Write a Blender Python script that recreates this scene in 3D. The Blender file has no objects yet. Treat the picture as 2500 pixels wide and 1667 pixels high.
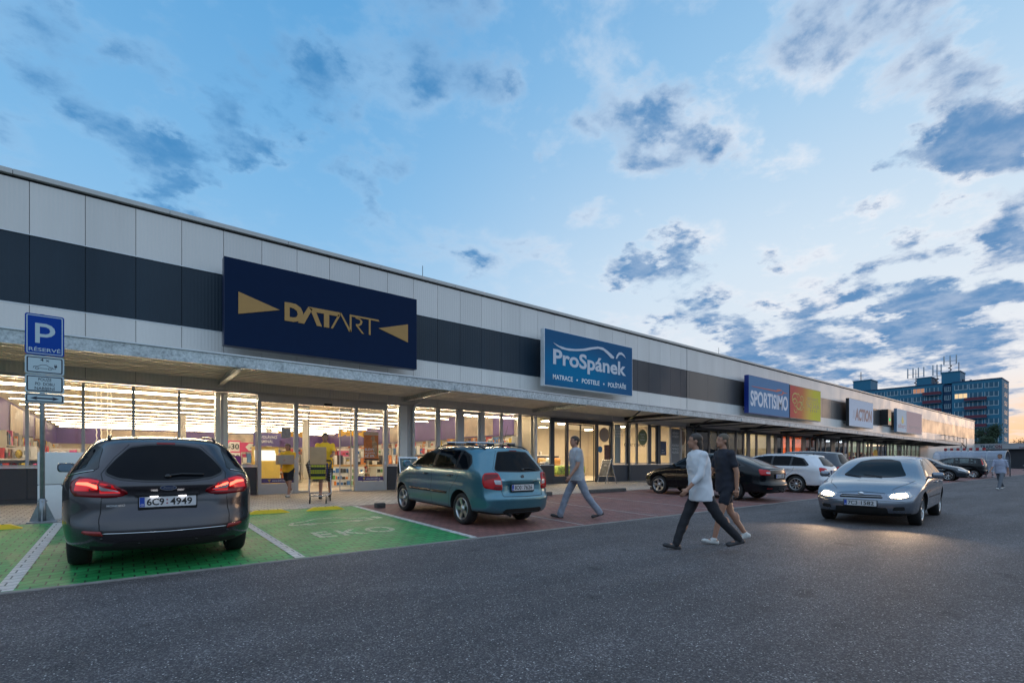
# Dusk scene: long retail park facade, parked cars, shoppers.  Units are metres.
# X runs along the facade, Y towards it, Z up.
import bpy, bmesh, math, random
from mathutils import Vector, Matrix, noise
from mathutils.bvhtree import BVHTree
from mathutils.geometry import delaunay_2d_cdt, tessellate_polygon

scene = bpy.context.scene
COL = scene.collection
R = math.radians
random.seed(11)

# ------------------------------------------------------------------ camera
cam_d = bpy.data.cameras.new('camera')
cam = bpy.data.objects.new('camera', cam_d)
COL.objects.link(cam)
cam.location = (0, 0, 1.22)
cam.rotation_euler = (R(90), 0, R(51.618) - R(90))
cam_d.sensor_width = 36.0
cam_d.lens = 17.28
cam_d.shift_y = (1127 - 833.5) / 2500.0
cam_d.clip_start = 0.1
cam_d.clip_end = 4000
scene.camera = cam
try:
    scene.cycles.max_bounces = 7
    scene.cycles.diffuse_bounces = 4
    scene.cycles.glossy_bounces = 4
    scene.cycles.transparent_max_bounces = 14
    scene.cycles.transmission_bounces = 4
    scene.cycles.sample_clamp_indirect = 6.0
    scene.cycles.caustics_reflective = False
    scene.cycles.caustics_refractive = False
    scene.cycles.use_denoising = True
except Exception:
    pass
scene.view_settings.view_transform = 'Standard'
scene.view_settings.look = 'None'
scene.view_settings.exposure = 0.0
scene.view_settings.gamma = 1.0


def lin(r, g, b):
    """sRGB 0..255 to linear."""
    o = []
    for c in (r, g, b):
        c /= 255.0
        o.append(c / 12.92 if c <= 0.04045 else ((c + 0.055) / 1.055) ** 2.4)
    return (o[0], o[1], o[2], 1.0)


# ------------------------------------------------------------------ world
TH = R(51.618)


def pxdir(x, y):
    """direction of sky seen at a pixel of the 2500 wide photograph (used to note cloud bearings)"""
    u = (x - 1250) / 1200.0
    v = (1127 - y) / 1200.0
    c, s = math.cos(TH), math.sin(TH)
    return Vector((c + u * s, s - u * c, v)).normalized()


GLOW = Vector((1.0, -0.03, 0.05)).normalized()      # where the sun has just gone down
world = bpy.data.worlds.new('World')
scene.world = world
world.use_nodes = True
nt = world.node_tree
nt.nodes.clear()


class G:
    """tiny node graph helper"""
    def __init__(s, tree):
        s.t = tree

    def n(s, typ, **kw):
        nd = s.t.nodes.new(typ)
        ins = kw.pop('ins', {})
        for k, v in kw.items():
            setattr(nd, k, v)
        for k, v in ins.items():
            if hasattr(v, 'is_output'):
                s.t.links.new(v, nd.inputs[k])
            else:
                nd.inputs[k].default_value = v
        return nd

    def m(s, op, a, b=0.0, c=None, clamp=False):
        i = {0: a, 1: b}
        if c is not None:
            i[2] = c
        return s.n('ShaderNodeMath', operation=op, use_clamp=clamp, ins=i).outputs[0]

    def vm(s, op, a, b=None, out=0):
        i = {0: a}
        if b is not None:
            i[1] = b
        return s.n('ShaderNodeVectorMath', operation=op, ins=i).outputs[out]

    def mr(s, v, a, b, c=0.0, d=1.0, smooth=True):
        return s.n('ShaderNodeMapRange', interpolation_type='SMOOTHSTEP' if smooth else 'LINEAR',
                   ins={0: v, 1: a, 2: b, 3: c, 4: d}).outputs[0]

    def mix(s, f, a, b, blend='MIX'):
        nd = s.n('ShaderNodeMix', data_type='RGBA', blend_type=blend, clamp_factor=True)
        for k, v in ((0, f), (6, a), (7, b)):
            if hasattr(v, 'is_output'):
                s.t.links.new(v, nd.inputs[k])
            else:
                nd.inputs[k].default_value = v
        return nd.outputs[2]

    def noise(s, vec, scale, detail=2.0, rough=0.5, dist=0.0):
        return s.n('ShaderNodeTexNoise', ins={'Vector': vec, 'Scale': scale, 'Detail': detail,
                                             'Roughness': rough, 'Distortion': dist}).outputs[0]

    def ramp(s, f, stops, interp='LINEAR'):
        nd = s.n('ShaderNodeValToRGB', ins={0: f})
        nd.color_ramp.interpolation = interp
        e = nd.color_ramp.elements
        while len(e) < len(stops):
            e.new(0.5)
        for el, (p, c) in zip(e, stops):
            el.position = p
            el.color = c
        return nd.outputs[0]


g = G(nt)
tc = g.n('ShaderNodeTexCoord').outputs['Generated']
dirn = g.vm('NORMALIZE', tc)
sep = g.n('ShaderNodeSeparateXYZ', ins={0: dirn})
dz = g.m('MAXIMUM', sep.outputs[2], 0.0)
side = g.vm('DOT_PRODUCT', dirn, tuple(GLOW), out=1)
# clear sky: deep blue away from the sunset, pale towards it
sky_tex = g.n('ShaderNodeTexSky', sky_type='NISHITA')
sky_tex.sun_disc = False
sky_tex.sun_elevation = R(3.0)
sky_tex.sun_rotation = math.atan2(GLOW.x, GLOW.y)
far = g.ramp(dz, [(0.0, lin(196, 218, 240)), (0.22, lin(164, 209, 244)), (0.45, lin(130, 189, 236)), (0.68, lin(98, 168, 224)), (1.0, lin(84, 152, 214))])
near = g.ramp(dz, [(0.0, lin(236, 232, 232)), (0.07, lin(238, 238, 242)), (0.16, lin(236, 241, 248)), (0.34, lin(218, 235, 250)), (0.6, lin(164, 207, 242)), (1.0, lin(96, 160, 216))])
w_side = g.mr(side, 0.22, 0.95)
base = g.mix(w_side, far, near)
warm = g.m('MULTIPLY', g.mr(side, 0.955, 0.997), g.mr(dz, 0.015, 0.15, 1.0, 0.0))
base = g.mix(warm, base, lin(255, 205, 158))
nsky = g.vm('SCALE', sky_tex.outputs[0])
nt.nodes[-1].inputs[3].default_value = 0.10
base = g.mix(0.05, base, nsky)
# cloud sheet: directions projected on a flat layer overhead
den = g.m('ADD', dz, 0.16)
px_ = g.m('DIVIDE', sep.outputs[0], den)
py_ = g.m('DIVIDE', sep.outputs[1], den)
pl = g.n('ShaderNodeCombineXYZ', ins={0: px_, 1: py_, 2: 0.0}).outputs[0]
n1 = g.noise(pl, 3.3, 10.0, 0.58, 0.25)
n2 = g.noise(g.vm('ADD', pl, (3.1, 7.7, 0.0)), 1.3, 4.0, 0.55, 0.2)
n3 = g.noise(g.vm('ADD', pl, (9.1, 1.7, 0.0)), 7.0, 8.0, 0.62, 0.1)
D = g.m('ADD', g.m('MULTIPLY', n1, 0.95), g.m('ADD', g.m('MULTIPLY', n2, 0.30), g.m('MULTIPLY', n3, 0.32)))
D = g.m('SUBTRACT', D, 0.285)
Dn = D
# ragged outlines: the bearings are warped by a turbulent vector field
wn_ = g.n('ShaderNodeTexNoise', ins={'Vector': pl, 'Scale': 3.6, 'Detail': 8.0, 'Roughness': 0.62})
wv = g.vm('SUBTRACT', wn_.outputs[1], (0.5, 0.5, 0.5))
wv = g.vm('SCALE', wv)
nt.nodes[-1].inputs[3].default_value = 0.50
wdir = g.vm('NORMALIZE', g.vm('ADD', dirn, g.vm('MULTIPLY', wv, (1, 1, .7))))
bumps = [  # photo x, y, angular radius, weight
    (2230, 150, 8, .12), (2330, 230, 7, .12), (2480, 270, 6, .10), (2100, 60, 7, .08), (1900, 30, 6, .05), (1560, 300, 5, .12), (1640, 370, 5, .12), (1720, 300, 4, .06), (2390, 410, 5, .13), (2270, 390, 4, .06),
    (2440, 590, 6, .14), (2400, 660, 4, .08), (2170, 700, 5, .14), (2270, 740, 5, .11), (2210, 830, 6, .14), (2380, 830, 6, .12), (2080, 870, 5, .10),
    (1650, 690, 5, .16), (1740, 740, 6, .17), (1840, 790, 5, .15), (1780, 840, 5, .12), (1950, 870, 6, .14), (1580, 650, 4, .10), (1990, 620, 2.6, .11), (2130, 630, 2.6, .11), (1540, 610, 3.5, .11), (1620, 620, 3, .07),
    (300, 400, 5, .13), (390, 450, 5, .14), (480, 500, 5, .10), (590, 220, 6, .13), (520, 330, 4, .09), (640, 300, 4, .09), (500, 130, 4, .06), (130, 120, 6, .12), (240, 150, 5, .09), (1160, 690, 3.4, .11), (820, 290, 5, .13), (760, 230, 4, .09), (30, 270, 5, .09), (900, 530, 3, .07),
    (1060, 70, 8, .09), (1150, 130, 5, .06), (1730, 170, 3.2, .13), (1260, 240, 2.6, .10), (1330, 240, 2.4, .09), (700, 40, 4, .07), (500, 400, 4, .07), (890, 460, 4, .10), (1130, 430, 5, .11), (1240, 470, 4, .09), (960, 420, 3, .08), (1340, 330, 3, .08), (1420, 390, 5, .10), (1030, 430, 3, .07), (1310, 60, 3, .08),
    (1850, 480, 15, -.11), (2050, 400, 8, -.06), (1450, 520, 9, -.05), (1450, 120, 7, -.05), (960, 350, 8, -.05), (200, 250, 8, -.05), (2450, 60, 8, -.12), (700, 400, 6, -.05), (2330, 520, 5, -.07)]
for bx, by, br, bw in bumps:
    dt = g.vm('DOT_PRODUCT', wdir, tuple(pxdir(bx, by)), out=1)
    D = g.m('ADD', D, g.mr(dt, math.cos(R(br * 1.15)), 1.0, 0.0, bw * 1.0))
wisp = g.m('ADD', g.m('MULTIPLY', Dn, 0.55), g.m('MULTIPLY', D, 0.45))
lit = g.mr(wisp, 0.465, 0.64)
thick = g.mr(D, 0.56, 0.80)
lit_c = g.mix(w_side, lin(166, 202, 234), lin(240, 242, 248))
low = g.mr(dz, 0.02, 0.22, 1.0, 0.0)
lit_c = g.mix(g.m('MULTIPLY', g.m('MULTIPLY', low, w_side), .6), lit_c, lin(250, 232, 216))
dark_c = g.mix(w_side, lin(62, 134, 192), lin(62, 128, 184))
c1 = g.mix(g.m('MULTIPLY', lit, g.m('ADD', 0.42, g.m('MULTIPLY', w_side, 0.35))), base, lit_c)
c2 = g.mix(g.m('MULTIPLY', thick, g.mr(n3, 0.3, 0.65, 0.62, 0.90)), c1, dark_c)
# unseen sky behind the camera and overhead, boosted to light facade and ground
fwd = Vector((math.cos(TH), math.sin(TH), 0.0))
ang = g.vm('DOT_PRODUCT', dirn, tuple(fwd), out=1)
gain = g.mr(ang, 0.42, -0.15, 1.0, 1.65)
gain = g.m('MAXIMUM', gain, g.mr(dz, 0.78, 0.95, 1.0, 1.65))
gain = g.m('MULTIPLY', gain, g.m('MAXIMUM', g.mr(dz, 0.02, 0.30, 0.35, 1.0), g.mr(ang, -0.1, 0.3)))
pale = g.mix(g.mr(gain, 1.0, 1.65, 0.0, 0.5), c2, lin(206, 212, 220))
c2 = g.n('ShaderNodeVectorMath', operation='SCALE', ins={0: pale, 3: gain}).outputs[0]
# below the horizon: plain dull ground tone
below = g.mr(sep.outputs[2], -0.03, 0.0)
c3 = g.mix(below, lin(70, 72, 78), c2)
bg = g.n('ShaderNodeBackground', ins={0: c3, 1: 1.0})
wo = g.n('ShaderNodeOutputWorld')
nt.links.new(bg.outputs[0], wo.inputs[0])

# last direct light of the sunset, low over the far end of the car park
sun_d = bpy.data.lights.new('sun', 'SUN')
sun_d.energy = 0.22
sun_d.angle = R(14)
sun_d.color = (1.0, 0.62, 0.36)
sun = bpy.data.objects.new('sun', sun_d)
COL.objects.link(sun)
sun.rotation_euler = (-Vector((1.0, -0.16, 0.06))).to_track_quat('-Z', 'Y').to_euler()

# ------------------------------------------------------------------ materials
MATS = {}


def pmat(name, col, rough=0.5, metal=0.0, spec=0.5, var=0.0, vscale=4.0, bump=0.0, bscale=40.0, coat=0.0,
         emit=None, estr=0.0, stretch=None, coatrough=0.05, alpha=None):
    if name in MATS:
        return MATS[name]
    m = bpy.data.materials.new(name)
    MATS[name] = m
    m.use_nodes = True
    t = m.node_tree
    p = t.nodes['Principled BSDF']
    h = G(t)
    p.inputs['Base Color'].default_value = col if len(col) == 4 else (*col, 1)
    p.inputs['Roughness'].default_value = rough
    p.inputs['Metallic'].default_value = metal
    p.inputs['Specular IOR Level'].default_value = spec
    p.inputs['Coat Weight'].default_value = coat
    p.inputs['Coat Roughness'].default_value = coatrough
    if emit is not None:
        p.inputs['Emission Color'].default_value = emit if len(emit) == 4 else (*emit, 1)
        p.inputs['Emission Strength'].default_value = estr
    if var or bump:
        co = h.n('ShaderNodeTexCoord').outputs['Object']
        if stretch:
            co = h.vm('MULTIPLY', co, stretch)
    if var:
        nz = h.noise(co, vscale, 5.0, 0.6)
        f = h.mr(nz, 0.3, 0.7, 1.0 - var, 1.0 + var, smooth=False)
        c = h.n('ShaderNodeVectorMath', operation='SCALE', ins={0: tuple(col[:3]), 3: f}).outputs[0]
        t.links.new(c, p.inputs['Base Color'])
        r2 = h.mr(nz, 0.3, 0.7, rough * (1 - var * 0.7), min(1.0, rough * (1 + var * 0.7)), smooth=False)
        t.links.new(r2, p.inputs['Roughness'])
    if bump:
        nz2 = h.noise(co, bscale, 3.0, 0.6)
        b = h.n('ShaderNodeBump', ins={'Strength': bump, 'Distance': 0.02, 'Height': nz2})
        t.links.new(b.outputs[0], p.inputs['Normal'])
    return m


def emat(name, col, strength):
    if name in MATS:
        return MATS[name]
    m = bpy.data.materials.new(name)
    MATS[name] = m
    m.use_nodes = True
    t = m.node_tree
    t.nodes.clear()
    h = G(t)
    e = h.n('ShaderNodeEmission', ins={0: col if len(col) == 4 else (*col, 1), 1: strength})
    o = h.n('ShaderNodeOutputMaterial')
    t.links.new(e.outputs[0], o.inputs[0])
    return m


def glassmat(name, tint=(1, 1, 1), refl=1.0, dark=0.0, rough=0.0):
    """thin glazing: see-through with a fresnel mirror on top"""
    if name in MATS:
        return MATS[name]
    m = bpy.data.materials.new(name)
    MATS[name] = m
    m.use_nodes = True
    t = m.node_tree
    t.nodes.clear()
    h = G(t)
    tr = h.n('ShaderNodeBsdfTransparent', ins={0: (*tint, 1)})
    gl = h.n('ShaderNodeBsdfGlossy', ins={0: (0.9, 0.95, 1, 1), 1: rough})
    ge = h.n('ShaderNodeNewGeometry')
    cs = h.m('ABSOLUTE', h.vm('DOT_PRODUCT', ge.outputs['Normal'], ge.outputs['Incoming'], out=1))
    fr = h.m('ADD', h.m('MULTIPLY', h.m('POWER', h.m('SUBTRACT', 1.0, cs, clamp=True), 5.0), 0.62), 0.035)
    f = h.m('MULTIPLY', fr, refl, clamp=True)
    mx = h.n('ShaderNodeMixShader', ins={0: f, 1: tr.outputs[0], 2: gl.outputs[0]})
    o = h.n('ShaderNodeOutputMaterial')
    t.links.new(mx.outputs[0], o.inputs[0])
    return m


# ------------------------------------------------------------------ mesh building
def tag(o, label=None, cat=None, group=None, kind=None):
    if label:
        o['label'] = label
    if cat:
        o['category'] = cat
    if group:
        o['group'] = group
    if kind:
        o['kind'] = kind
    return o


def empty(name, loc=(0, 0, 0), rz=0.0, label=None, cat=None, group=None, parent=None):
    o = bpy.data.objects.new(name, None)
    COL.objects.link(o)
    o.location = loc
    o.rotation_euler = (0, 0, rz)
    if parent:
        o.parent = parent
    o.empty_display_size = 0.1
    return tag(o, label, cat, group)


def origin_of(p):
    v = Vector((0, 0, 0))
    while p is not None:
        v += Vector(p.location)
        p = p.parent
    return v


class MB:
    """collects geometry, becomes ONE mesh object"""
    def __init__(s):
        s.v = []
        s.f = []
        s.mi = []
        s.sm = []

    def add(s, vs, fs, mi=0, sm=False):
        b = len(s.v)
        s.v += [tuple(v) for v in vs]
        for f in fs:
            s.f.append([b + i for i in f])
            s.mi.append(mi)
            s.sm.append(sm)
        return s

    def box(s, x0, x1, y0, y1, z0, z1, mi=0, M=None):
        if x0 > x1: x0, x1 = x1, x0
        if y0 > y1: y0, y1 = y1, y0
        if z0 > z1: z0, z1 = z1, z0
        vs = [Vector(p) for p in ((x0, y0, z0), (x1, y0, z0), (x1, y1, z0), (x0, y1, z0), (x0, y0, z1), (x1, y0, z1), (x1, y1, z1), (x0, y1, z1))]
        if M is not None:
            vs = [M @ v for v in vs]
        return s.add(vs, [(0, 3, 2, 1), (4, 5, 6, 7), (0, 1, 5, 4), (1, 2, 6, 5), (2, 3, 7, 6), (3, 0, 4, 7)], mi)

    def cbox(s, c, d, mi=0, M=None):
        return s.box(c[0] - d[0] / 2, c[0] + d[0] / 2, c[1] - d[1] / 2, c[1] + d[1] / 2, c[2] - d[2] / 2, c[2] + d[2] / 2, mi, M)

    def rbox(s, c, d, r, mi=0, M=None, seg=3):
        """box with all edges rounded"""
        bm = bmesh.new()
        bmesh.ops.create_cube(bm, size=1.0)
        for v in bm.verts:
            v.co = Vector((v.co.x * d[0], v.co.y * d[1], v.co.z * d[2]))
        r = min(r, min(d) * 0.49)
        bmesh.ops.bevel(bm, geom=bm.edges[:], offset=r, segments=seg, profile=0.5, affect='EDGES')
        vs = [v.co + Vector(c) for v in bm.verts]
        if M is not None:
            vs = [M @ v for v in vs]
        bm.verts.index_update()
        s.add(vs, [[v.index for v in f.verts] for f in bm.faces], mi, True)
        bm.free()
        return s

    def tube(s, pts, r, n=8, mi=0, cap=True, closed=False):
        pts = [Vector(p) for p in pts]
        if not isinstance(r, (list, tuple)):
            r = [r] * len(pts)
        rings = []
        up = None
        for i, p in enumerate(pts):
            if closed:
                t = (pts[(i + 1) % len(pts)] - pts[i - 1]).normalized()
            else:
                t = (pts[min(i + 1, len(pts) - 1)] - pts[max(i - 1, 0)]).normalized()
            if up is None:
                up = Vector((0, 0, 1)) if abs(t.z) < 0.9 else Vector((0, 1, 0))
            a = t.cross(up)
            if a.length < 1e-6:
                a = t.orthogonal()
            a.normalize()
            b = a.cross(t).normalized()
            up = b
            rings.append([p + a * (math.cos(2 * math.pi * k / n) * r[i]) + b * (math.sin(2 * math.pi * k / n) * r[i]) for k in range(n)])
        vs = [v for q in rings for v in q]
        fs = []
        m = len(rings)
        for i in range(m if closed else m - 1):
            for k in range(n):
                j = (i + 1) % m
                fs.append((i * n + k, j * n + k, j * n + (k + 1) % n, i * n + (k + 1) % n))
        if cap and not closed:
            fs.append(tuple(range(n)))
            fs.append(tuple(reversed(range((m - 1) * n, m * n))))
        return s.add(vs, fs, mi, True)

    def lathe(s, prof, M, n=32, mi=0, closed=False):
        """prof = [(radius, along)] revolved about local Z of M"""
        vs = []
        for r, z in prof:
            for k in range(n):
                a = 2 * math.pi * k / n
                vs.append(M @ Vector((r * math.cos(a), r * math.sin(a), z)))
        fs = []
        L = len(prof)
        for i in range(L if closed else L - 1):
            j = (i + 1) % L
            for k in range(n):
                fs.append((i * n + k, i * n + (k + 1) % n, j * n + (k + 1) % n, j * n + k))
        return s.add(vs, fs, mi, True)

    def ball(s, c, r, M=None, nu=16, nv=10, mi=0):
        if not isinstance(r, (list, tuple)):
            r = (r, r, r)
        vs = []
        for j in range(nv + 1):
            ph = math.pi * j / nv
            for i in range(nu):
                a = 2 * math.pi * i / nu
                v = Vector((r[0] * math.sin(ph) * math.cos(a), r[1] * math.sin(ph) * math.sin(a), r[2] * math.cos(ph)))
                if M is not None:
                    v = M @ v
                vs.append(v + Vector(c))
        fs = []
        for j in range(nv):
            for i in range(nu):
                fs.append((j * nu + i, (j + 1) * nu + i, (j + 1) * nu + (i + 1) % nu, j * nu + (i + 1) % nu))
        return s.add(vs, fs, mi, True)

    def prism(s, poly, fn, d0, d1, mi=0, hole=None):
        """poly in 2D, fn(u,w,d)->3D, extruded from d0 (back) to d1 (front)"""
        loops = [poly] + ([hole] if hole else [])
        flat = [p for l in loops for p in l]
        tris = tessellate_polygon([[Vector((p[0], p[1], 0)) for p in l] for l in loops])
        n = len(flat)
        vs = [fn(p[0], p[1], d0) for p in flat] + [fn(p[0], p[1], d1) for p in flat]
        fs = [tuple(i + n for i in t) for t in tris] + [tuple(reversed(t)) for t in tris]
        b = 0
        for l in loops:
            k = len(l)
            for i in range(k):
                fs.append((b + i, b + (i + 1) % k, b + (i + 1) % k + n, b + i + n))
            b += k
        return s.add(vs, fs, mi)

    def build(s, name, mats, parent=None, local=False, fixn=True, label=None, cat=None, group=None, kind=None, recalc=False):
        me = bpy.data.meshes.new(name)
        off = origin_of(parent) if (parent is not None and not local) else Vector((0, 0, 0))
        me.from_pydata([(v[0] - off.x, v[1] - off.y, v[2] - off.z) for v in s.v], [], s.f)
        if not isinstance(mats, (list, tuple)):
            mats = [mats]
        for m in mats:
            me.materials.append(m)
        for p, i, q in zip(me.polygons, s.mi, s.sm):
            p.material_index = i
            p.use_smooth = q
        if recalc:
            bm = bmesh.new()
            bm.from_mesh(me)
            bmesh.ops.recalc_face_normals(bm, faces=bm.faces[:])
            bm.to_mesh(me)
            bm.free()
        me.update()
        o = bpy.data.objects.new(name, me)
        COL.objects.link(o)
        if parent is not None:
            o.parent = parent
        return tag(o, label, cat, group, kind)


def bevel(o, w=0.01, seg=2):
    m = o.modifiers.new('bevel', 'BEVEL')
    m.width = w
    m.segments = seg
    m.limit_method = 'ANGLE'
    m.angle_limit = R(40)
    return o


_TXT = {}


def text2d(body, bold=0.0, align='LEFT', spacing=1.0):
    """outline text as flat triangles; returns verts (x,y), faces; height normalised so capitals are 1.0 tall"""
    k = (body, bold, align, spacing)
    if k in _TXT:
        return _TXT[k]
    cu = bpy.data.curves.new('t', 'FONT')
    cu.body = body
    cu.size = 1.0
    cu.offset = bold
    cu.space_character = spacing
    cu.align_x = align
    cu.resolution_u = 4
    o = bpy.data.objects.new('t', cu)
    me = bpy.data.meshes.new_from_object(o)
    vs = [(v.co.x / 0.70, v.co.y / 0.70) for v in me.vertices]
    fs = [tuple(p.vertices) for p in me.polygons]
    bpy.data.objects.remove(o)
    bpy.data.curves.remove(cu)
    bpy.data.meshes.remove(me)
    _TXT[k] = (vs, fs)
    return _TXT[k]


def put_text(mb, body, fn, u0, w0, height, width=None, bold=0.0, d=0.0, mi=0, centre=False, skew=0.0, spacing=1.0):
    """place text with its lower-left corner (or bottom centre) at u0,w0 in plane fn(u,w,d)"""
    vs, fs = text2d(body, bold, 'LEFT', spacing)
    if not vs:
        return mb
    x0 = min(v[0] for v in vs)
    x1 = max(v[0] for v in vs)
    sx = height if width is None else width / (x1 - x0)
    off = u0 - (sx * (x1 - x0) / 2 if centre else 0)
    mb.add([fn(off + (x - x0) * sx + skew * y * height, w0 + y * height, d) for x, y in vs], fs, mi)
    return mb


def face_y(Y):          # a plane parallel to the facade that looks towards the road (-Y)
    return lambda u, w, d: Vector((u, Y - d, w))
# ------------------------------------------------------------------ shared materials
def paver_mat(name, col, mortar, rough, scale=1.0, var=0.15, worn=None, wave=0.010, spec=0.5):
    m = pmat(name, col, rough, 0, spec)
    t = m.node_tree
    h = G(t)
    p = t.nodes['Principled BSDF']
    co = h.n('ShaderNodeTexCoord').outputs['Object']
    sp = h.n('ShaderNodeSeparateXYZ', ins={0: co})
    sy = h.m('MULTIPLY', h.m('SINE', h.m('MULTIPLY', sp.outputs[0], 2 * math.pi / 0.10)), wave)
    y2 = h.m('ADD', sp.outputs[1], sy)
    wob = h.noise(co, 0.8, 2.0)
    y2 = h.m('ADD', y2, h.m('MULTIPLY', wob, 0.03))
    v = h.n('ShaderNodeCombineXYZ', ins={0: sp.outputs[0], 1: y2, 2: 0.0}).outputs[0]
    br = h.n('ShaderNodeTexBrick', ins={'Vector': v, 'Color1': tuple(c * (1 - var) for c in col[:3]) + (1,),
                                        'Color2': tuple(min(1, c * (1 + var)) for c in col[:3]) + (1,), 'Mortar': mortar,
                                        'Scale': 1.0, 'Mortar Size': 0.0085, 'Mortar Smooth': 0.3, 'Brick Width': 0.2 * scale, 'Row Height': 0.155 * scale})
    n1 = h.noise(co, 1.3, 5.0, 0.65)
    n2 = h.noise(co, 60.0, 3.0, 0.6)
    c = h.n('ShaderNodeVectorMath', operation='SCALE', ins={0: br.outputs[0], 3: h.mr(n1, 0.25, 0.75, 0.72, 1.22, smooth=False)}).outputs[0]
    c = h.n('ShaderNodeVectorMath', operation='SCALE', ins={0: c, 3: h.mr(n2, 0.2, 0.8, 0.8, 1.2, smooth=False)}).outputs[0]
    if worn:
        n3 = h.noise(co, 5.0, 6.0, 0.7)
        c = h.mix(h.mr(n3, 0.60, 0.72, 0.0, 0.55), c, worn)
    t.links.new(c, p.inputs['Base Color'])
    t.links.new(h.mr(n1, 0.3, 0.7, rough * 0.85, min(1, rough * 1.25)), p.inputs['Roughness'])
    hh = h.m('ADD', h.m('MULTIPLY', br.outputs[1], -1.0), h.m('MULTIPLY', n2, 0.35))
    b = h.n('ShaderNodeBump', ins={'Strength': 0.5, 'Distance': 0.006, 'Height': hh})
    t.links.new(b.outputs[0], p.inputs['Normal'])
    return m


def asphalt_mat():
    m = pmat('asphalt', (0.12, 0.12, 0.125), 0.75, 0, 0.35)
    t = m.node_tree
    h = G(t)
    p = t.nodes['Principled BSDF']
    co = h.n('ShaderNodeTexCoord').outputs['Object']
    n1 = h.noise(co, 0.35, 6.0, 0.6)
    n2 = h.noise(co, 130.0, 3.0, 0.75)
    n4 = h.noise(co, 3.0, 5.0, 0.6)
    vo = h.n('ShaderNodeTexVoronoi', ins={'Vector': co, 'Scale': 55.0, 'Randomness': 1.0})
    vs = h.n('ShaderNodeSeparateColor', ins={0: vo.outputs['Color']}).outputs[0]
    chip = h.m('MULTIPLY', h.mr(vo.outputs['Distance'], 0.20, 0.34, 1.0, 0.0), h.mr(vs, 0.90, 0.92))
    vo2 = h.n('ShaderNodeTexVoronoi', ins={'Vector': co, 'Scale': 110.0, 'Randomness': 1.0})
    vs2 = h.n('ShaderNodeSeparateColor', ins={0: vo2.outputs['Color']}).outputs[0]
    c = h.ramp(vs2, [(0.0, (0.038, 0.034, 0.037, 1)), (0.55, (0.077, 0.069, 0.072, 1)), (0.86, (0.124, 0.111, 0.109, 1)), (1.0, (0.24, 0.23, 0.23, 1))])
    c = h.n('ShaderNodeVectorMath', operation='SCALE', ins={0: c, 3: h.mr(n1, 0.3, 0.7, 0.80, 1.18, smooth=False)}).outputs[0]
    c = h.n('ShaderNodeVectorMath', operation='SCALE', ins={0: c, 3: h.mr(n4, 0.3, 0.7, 0.88, 1.10, smooth=False)}).outputs[0]
    st = h.noise(h.vm('MULTIPLY', co, (.22, 1.3, 1)), 1.0, 4.0, 0.6)
    c = h.n('ShaderNodeVectorMath', operation='SCALE', ins={0: c, 3: h.mr(st, .35, .65, .84, 1.12)}).outputs[0]
    oil = h.noise(co, 1.7, 2.0, .5)
    c = h.n('ShaderNodeVectorMath', operation='SCALE', ins={0: c, 3: h.mr(oil, .66, .74, 1.0, .62)}).outputs[0]
    c = h.mix(chip, c, (0.55, 0.53, 0.51, 1))
    t.links.new(c, p.inputs['Base Color'])
    t.links.new(h.mr(n2, 0.3, 0.7, 0.62, 0.9), p.inputs['Roughness'])
    hh = h.m('ADD', h.m('MULTIPLY', vo2.outputs['Distance'], -0.8), h.m('ADD', n2, chip))
    b = h.n('ShaderNodeBump', ins={'Strength': 0.6, 'Distance': 0.007, 'Height': hh})
    t.links.new(b.outputs[0], p.inputs['Normal'])
    return m


def panel_mat(name, col, rough, var=0.05, streak=0.0, ribs=True, spec=0.5, coat=0.0):
    """coil-coated sandwich panel with fine vertical ribs"""
    m = pmat(name, col, rough, 0.0, spec, coat=coat, coatrough=0.25)
    t = m.node_tree
    h = G(t)
    p = t.nodes['Principled BSDF']
    co = h.n('ShaderNodeTexCoord').outputs['Object']
    sp = h.n('ShaderNodeSeparateXYZ', ins={0: co})
    st = h.vm('MULTIPLY', co, (1.0, 1.0, 0.12))
    n1 = h.noise(st, 1.1, 6.0, 0.62)
    n3 = h.noise(co, 0.5, 3.0, 0.5)
    # each 1 m panel has its own very slight tint
    wn = h.n('ShaderNodeTexWhiteNoise', noise_dimensions='1D', ins={'W': h.m('FLOOR', h.m('ADD', sp.outputs[0], 50 - 0.27))}).outputs[0]
    f = h.m('MULTIPLY', h.mr(n1, 0.3, 0.7, 1 - var, 1 + var, smooth=False), h.mr(wn, 0, 1, 0.96, 1.04, smooth=False))
    c = h.n('ShaderNodeVectorMath', operation='SCALE', ins={0: tuple(col[:3]), 3: f}).outputs[0]
    if streak:
        st2 = h.vm('MULTIPLY', co, (1.0, 1.0, 0.05))
        n2 = h.noise(st2, 3.0, 4.0, 0.7)
        topf = h.mr(sp.outputs[2], 6.7, 7.7)
        farf = h.mr(sp.outputs[0], 10.0, 30.0)
        c = h.mix(h.m('MULTIPLY', h.m('MULTIPLY', h.mr(n2, 0.56, 0.74), topf), h.m('MULTIPLY', farf, streak)), c, (0.18, 0.15, 0.12, 1))
    t.links.new(c, p.inputs['Base Color'])
    t.links.new(h.mr(n3, 0.3, 0.7, rough * 0.85, rough * 1.15), p.inputs['Roughness'])
    if ribs:
        w = h.m('SINE', h.m('MULTIPLY', sp.outputs[0], 2 * math.pi / 0.0833))
        b = h.n('ShaderNodeBump', ins={'Strength': 0.35, 'Distance': 0.004, 'Height': w})
        t.links.new(b.outputs[0], p.inputs['Normal'])
    return m


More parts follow.
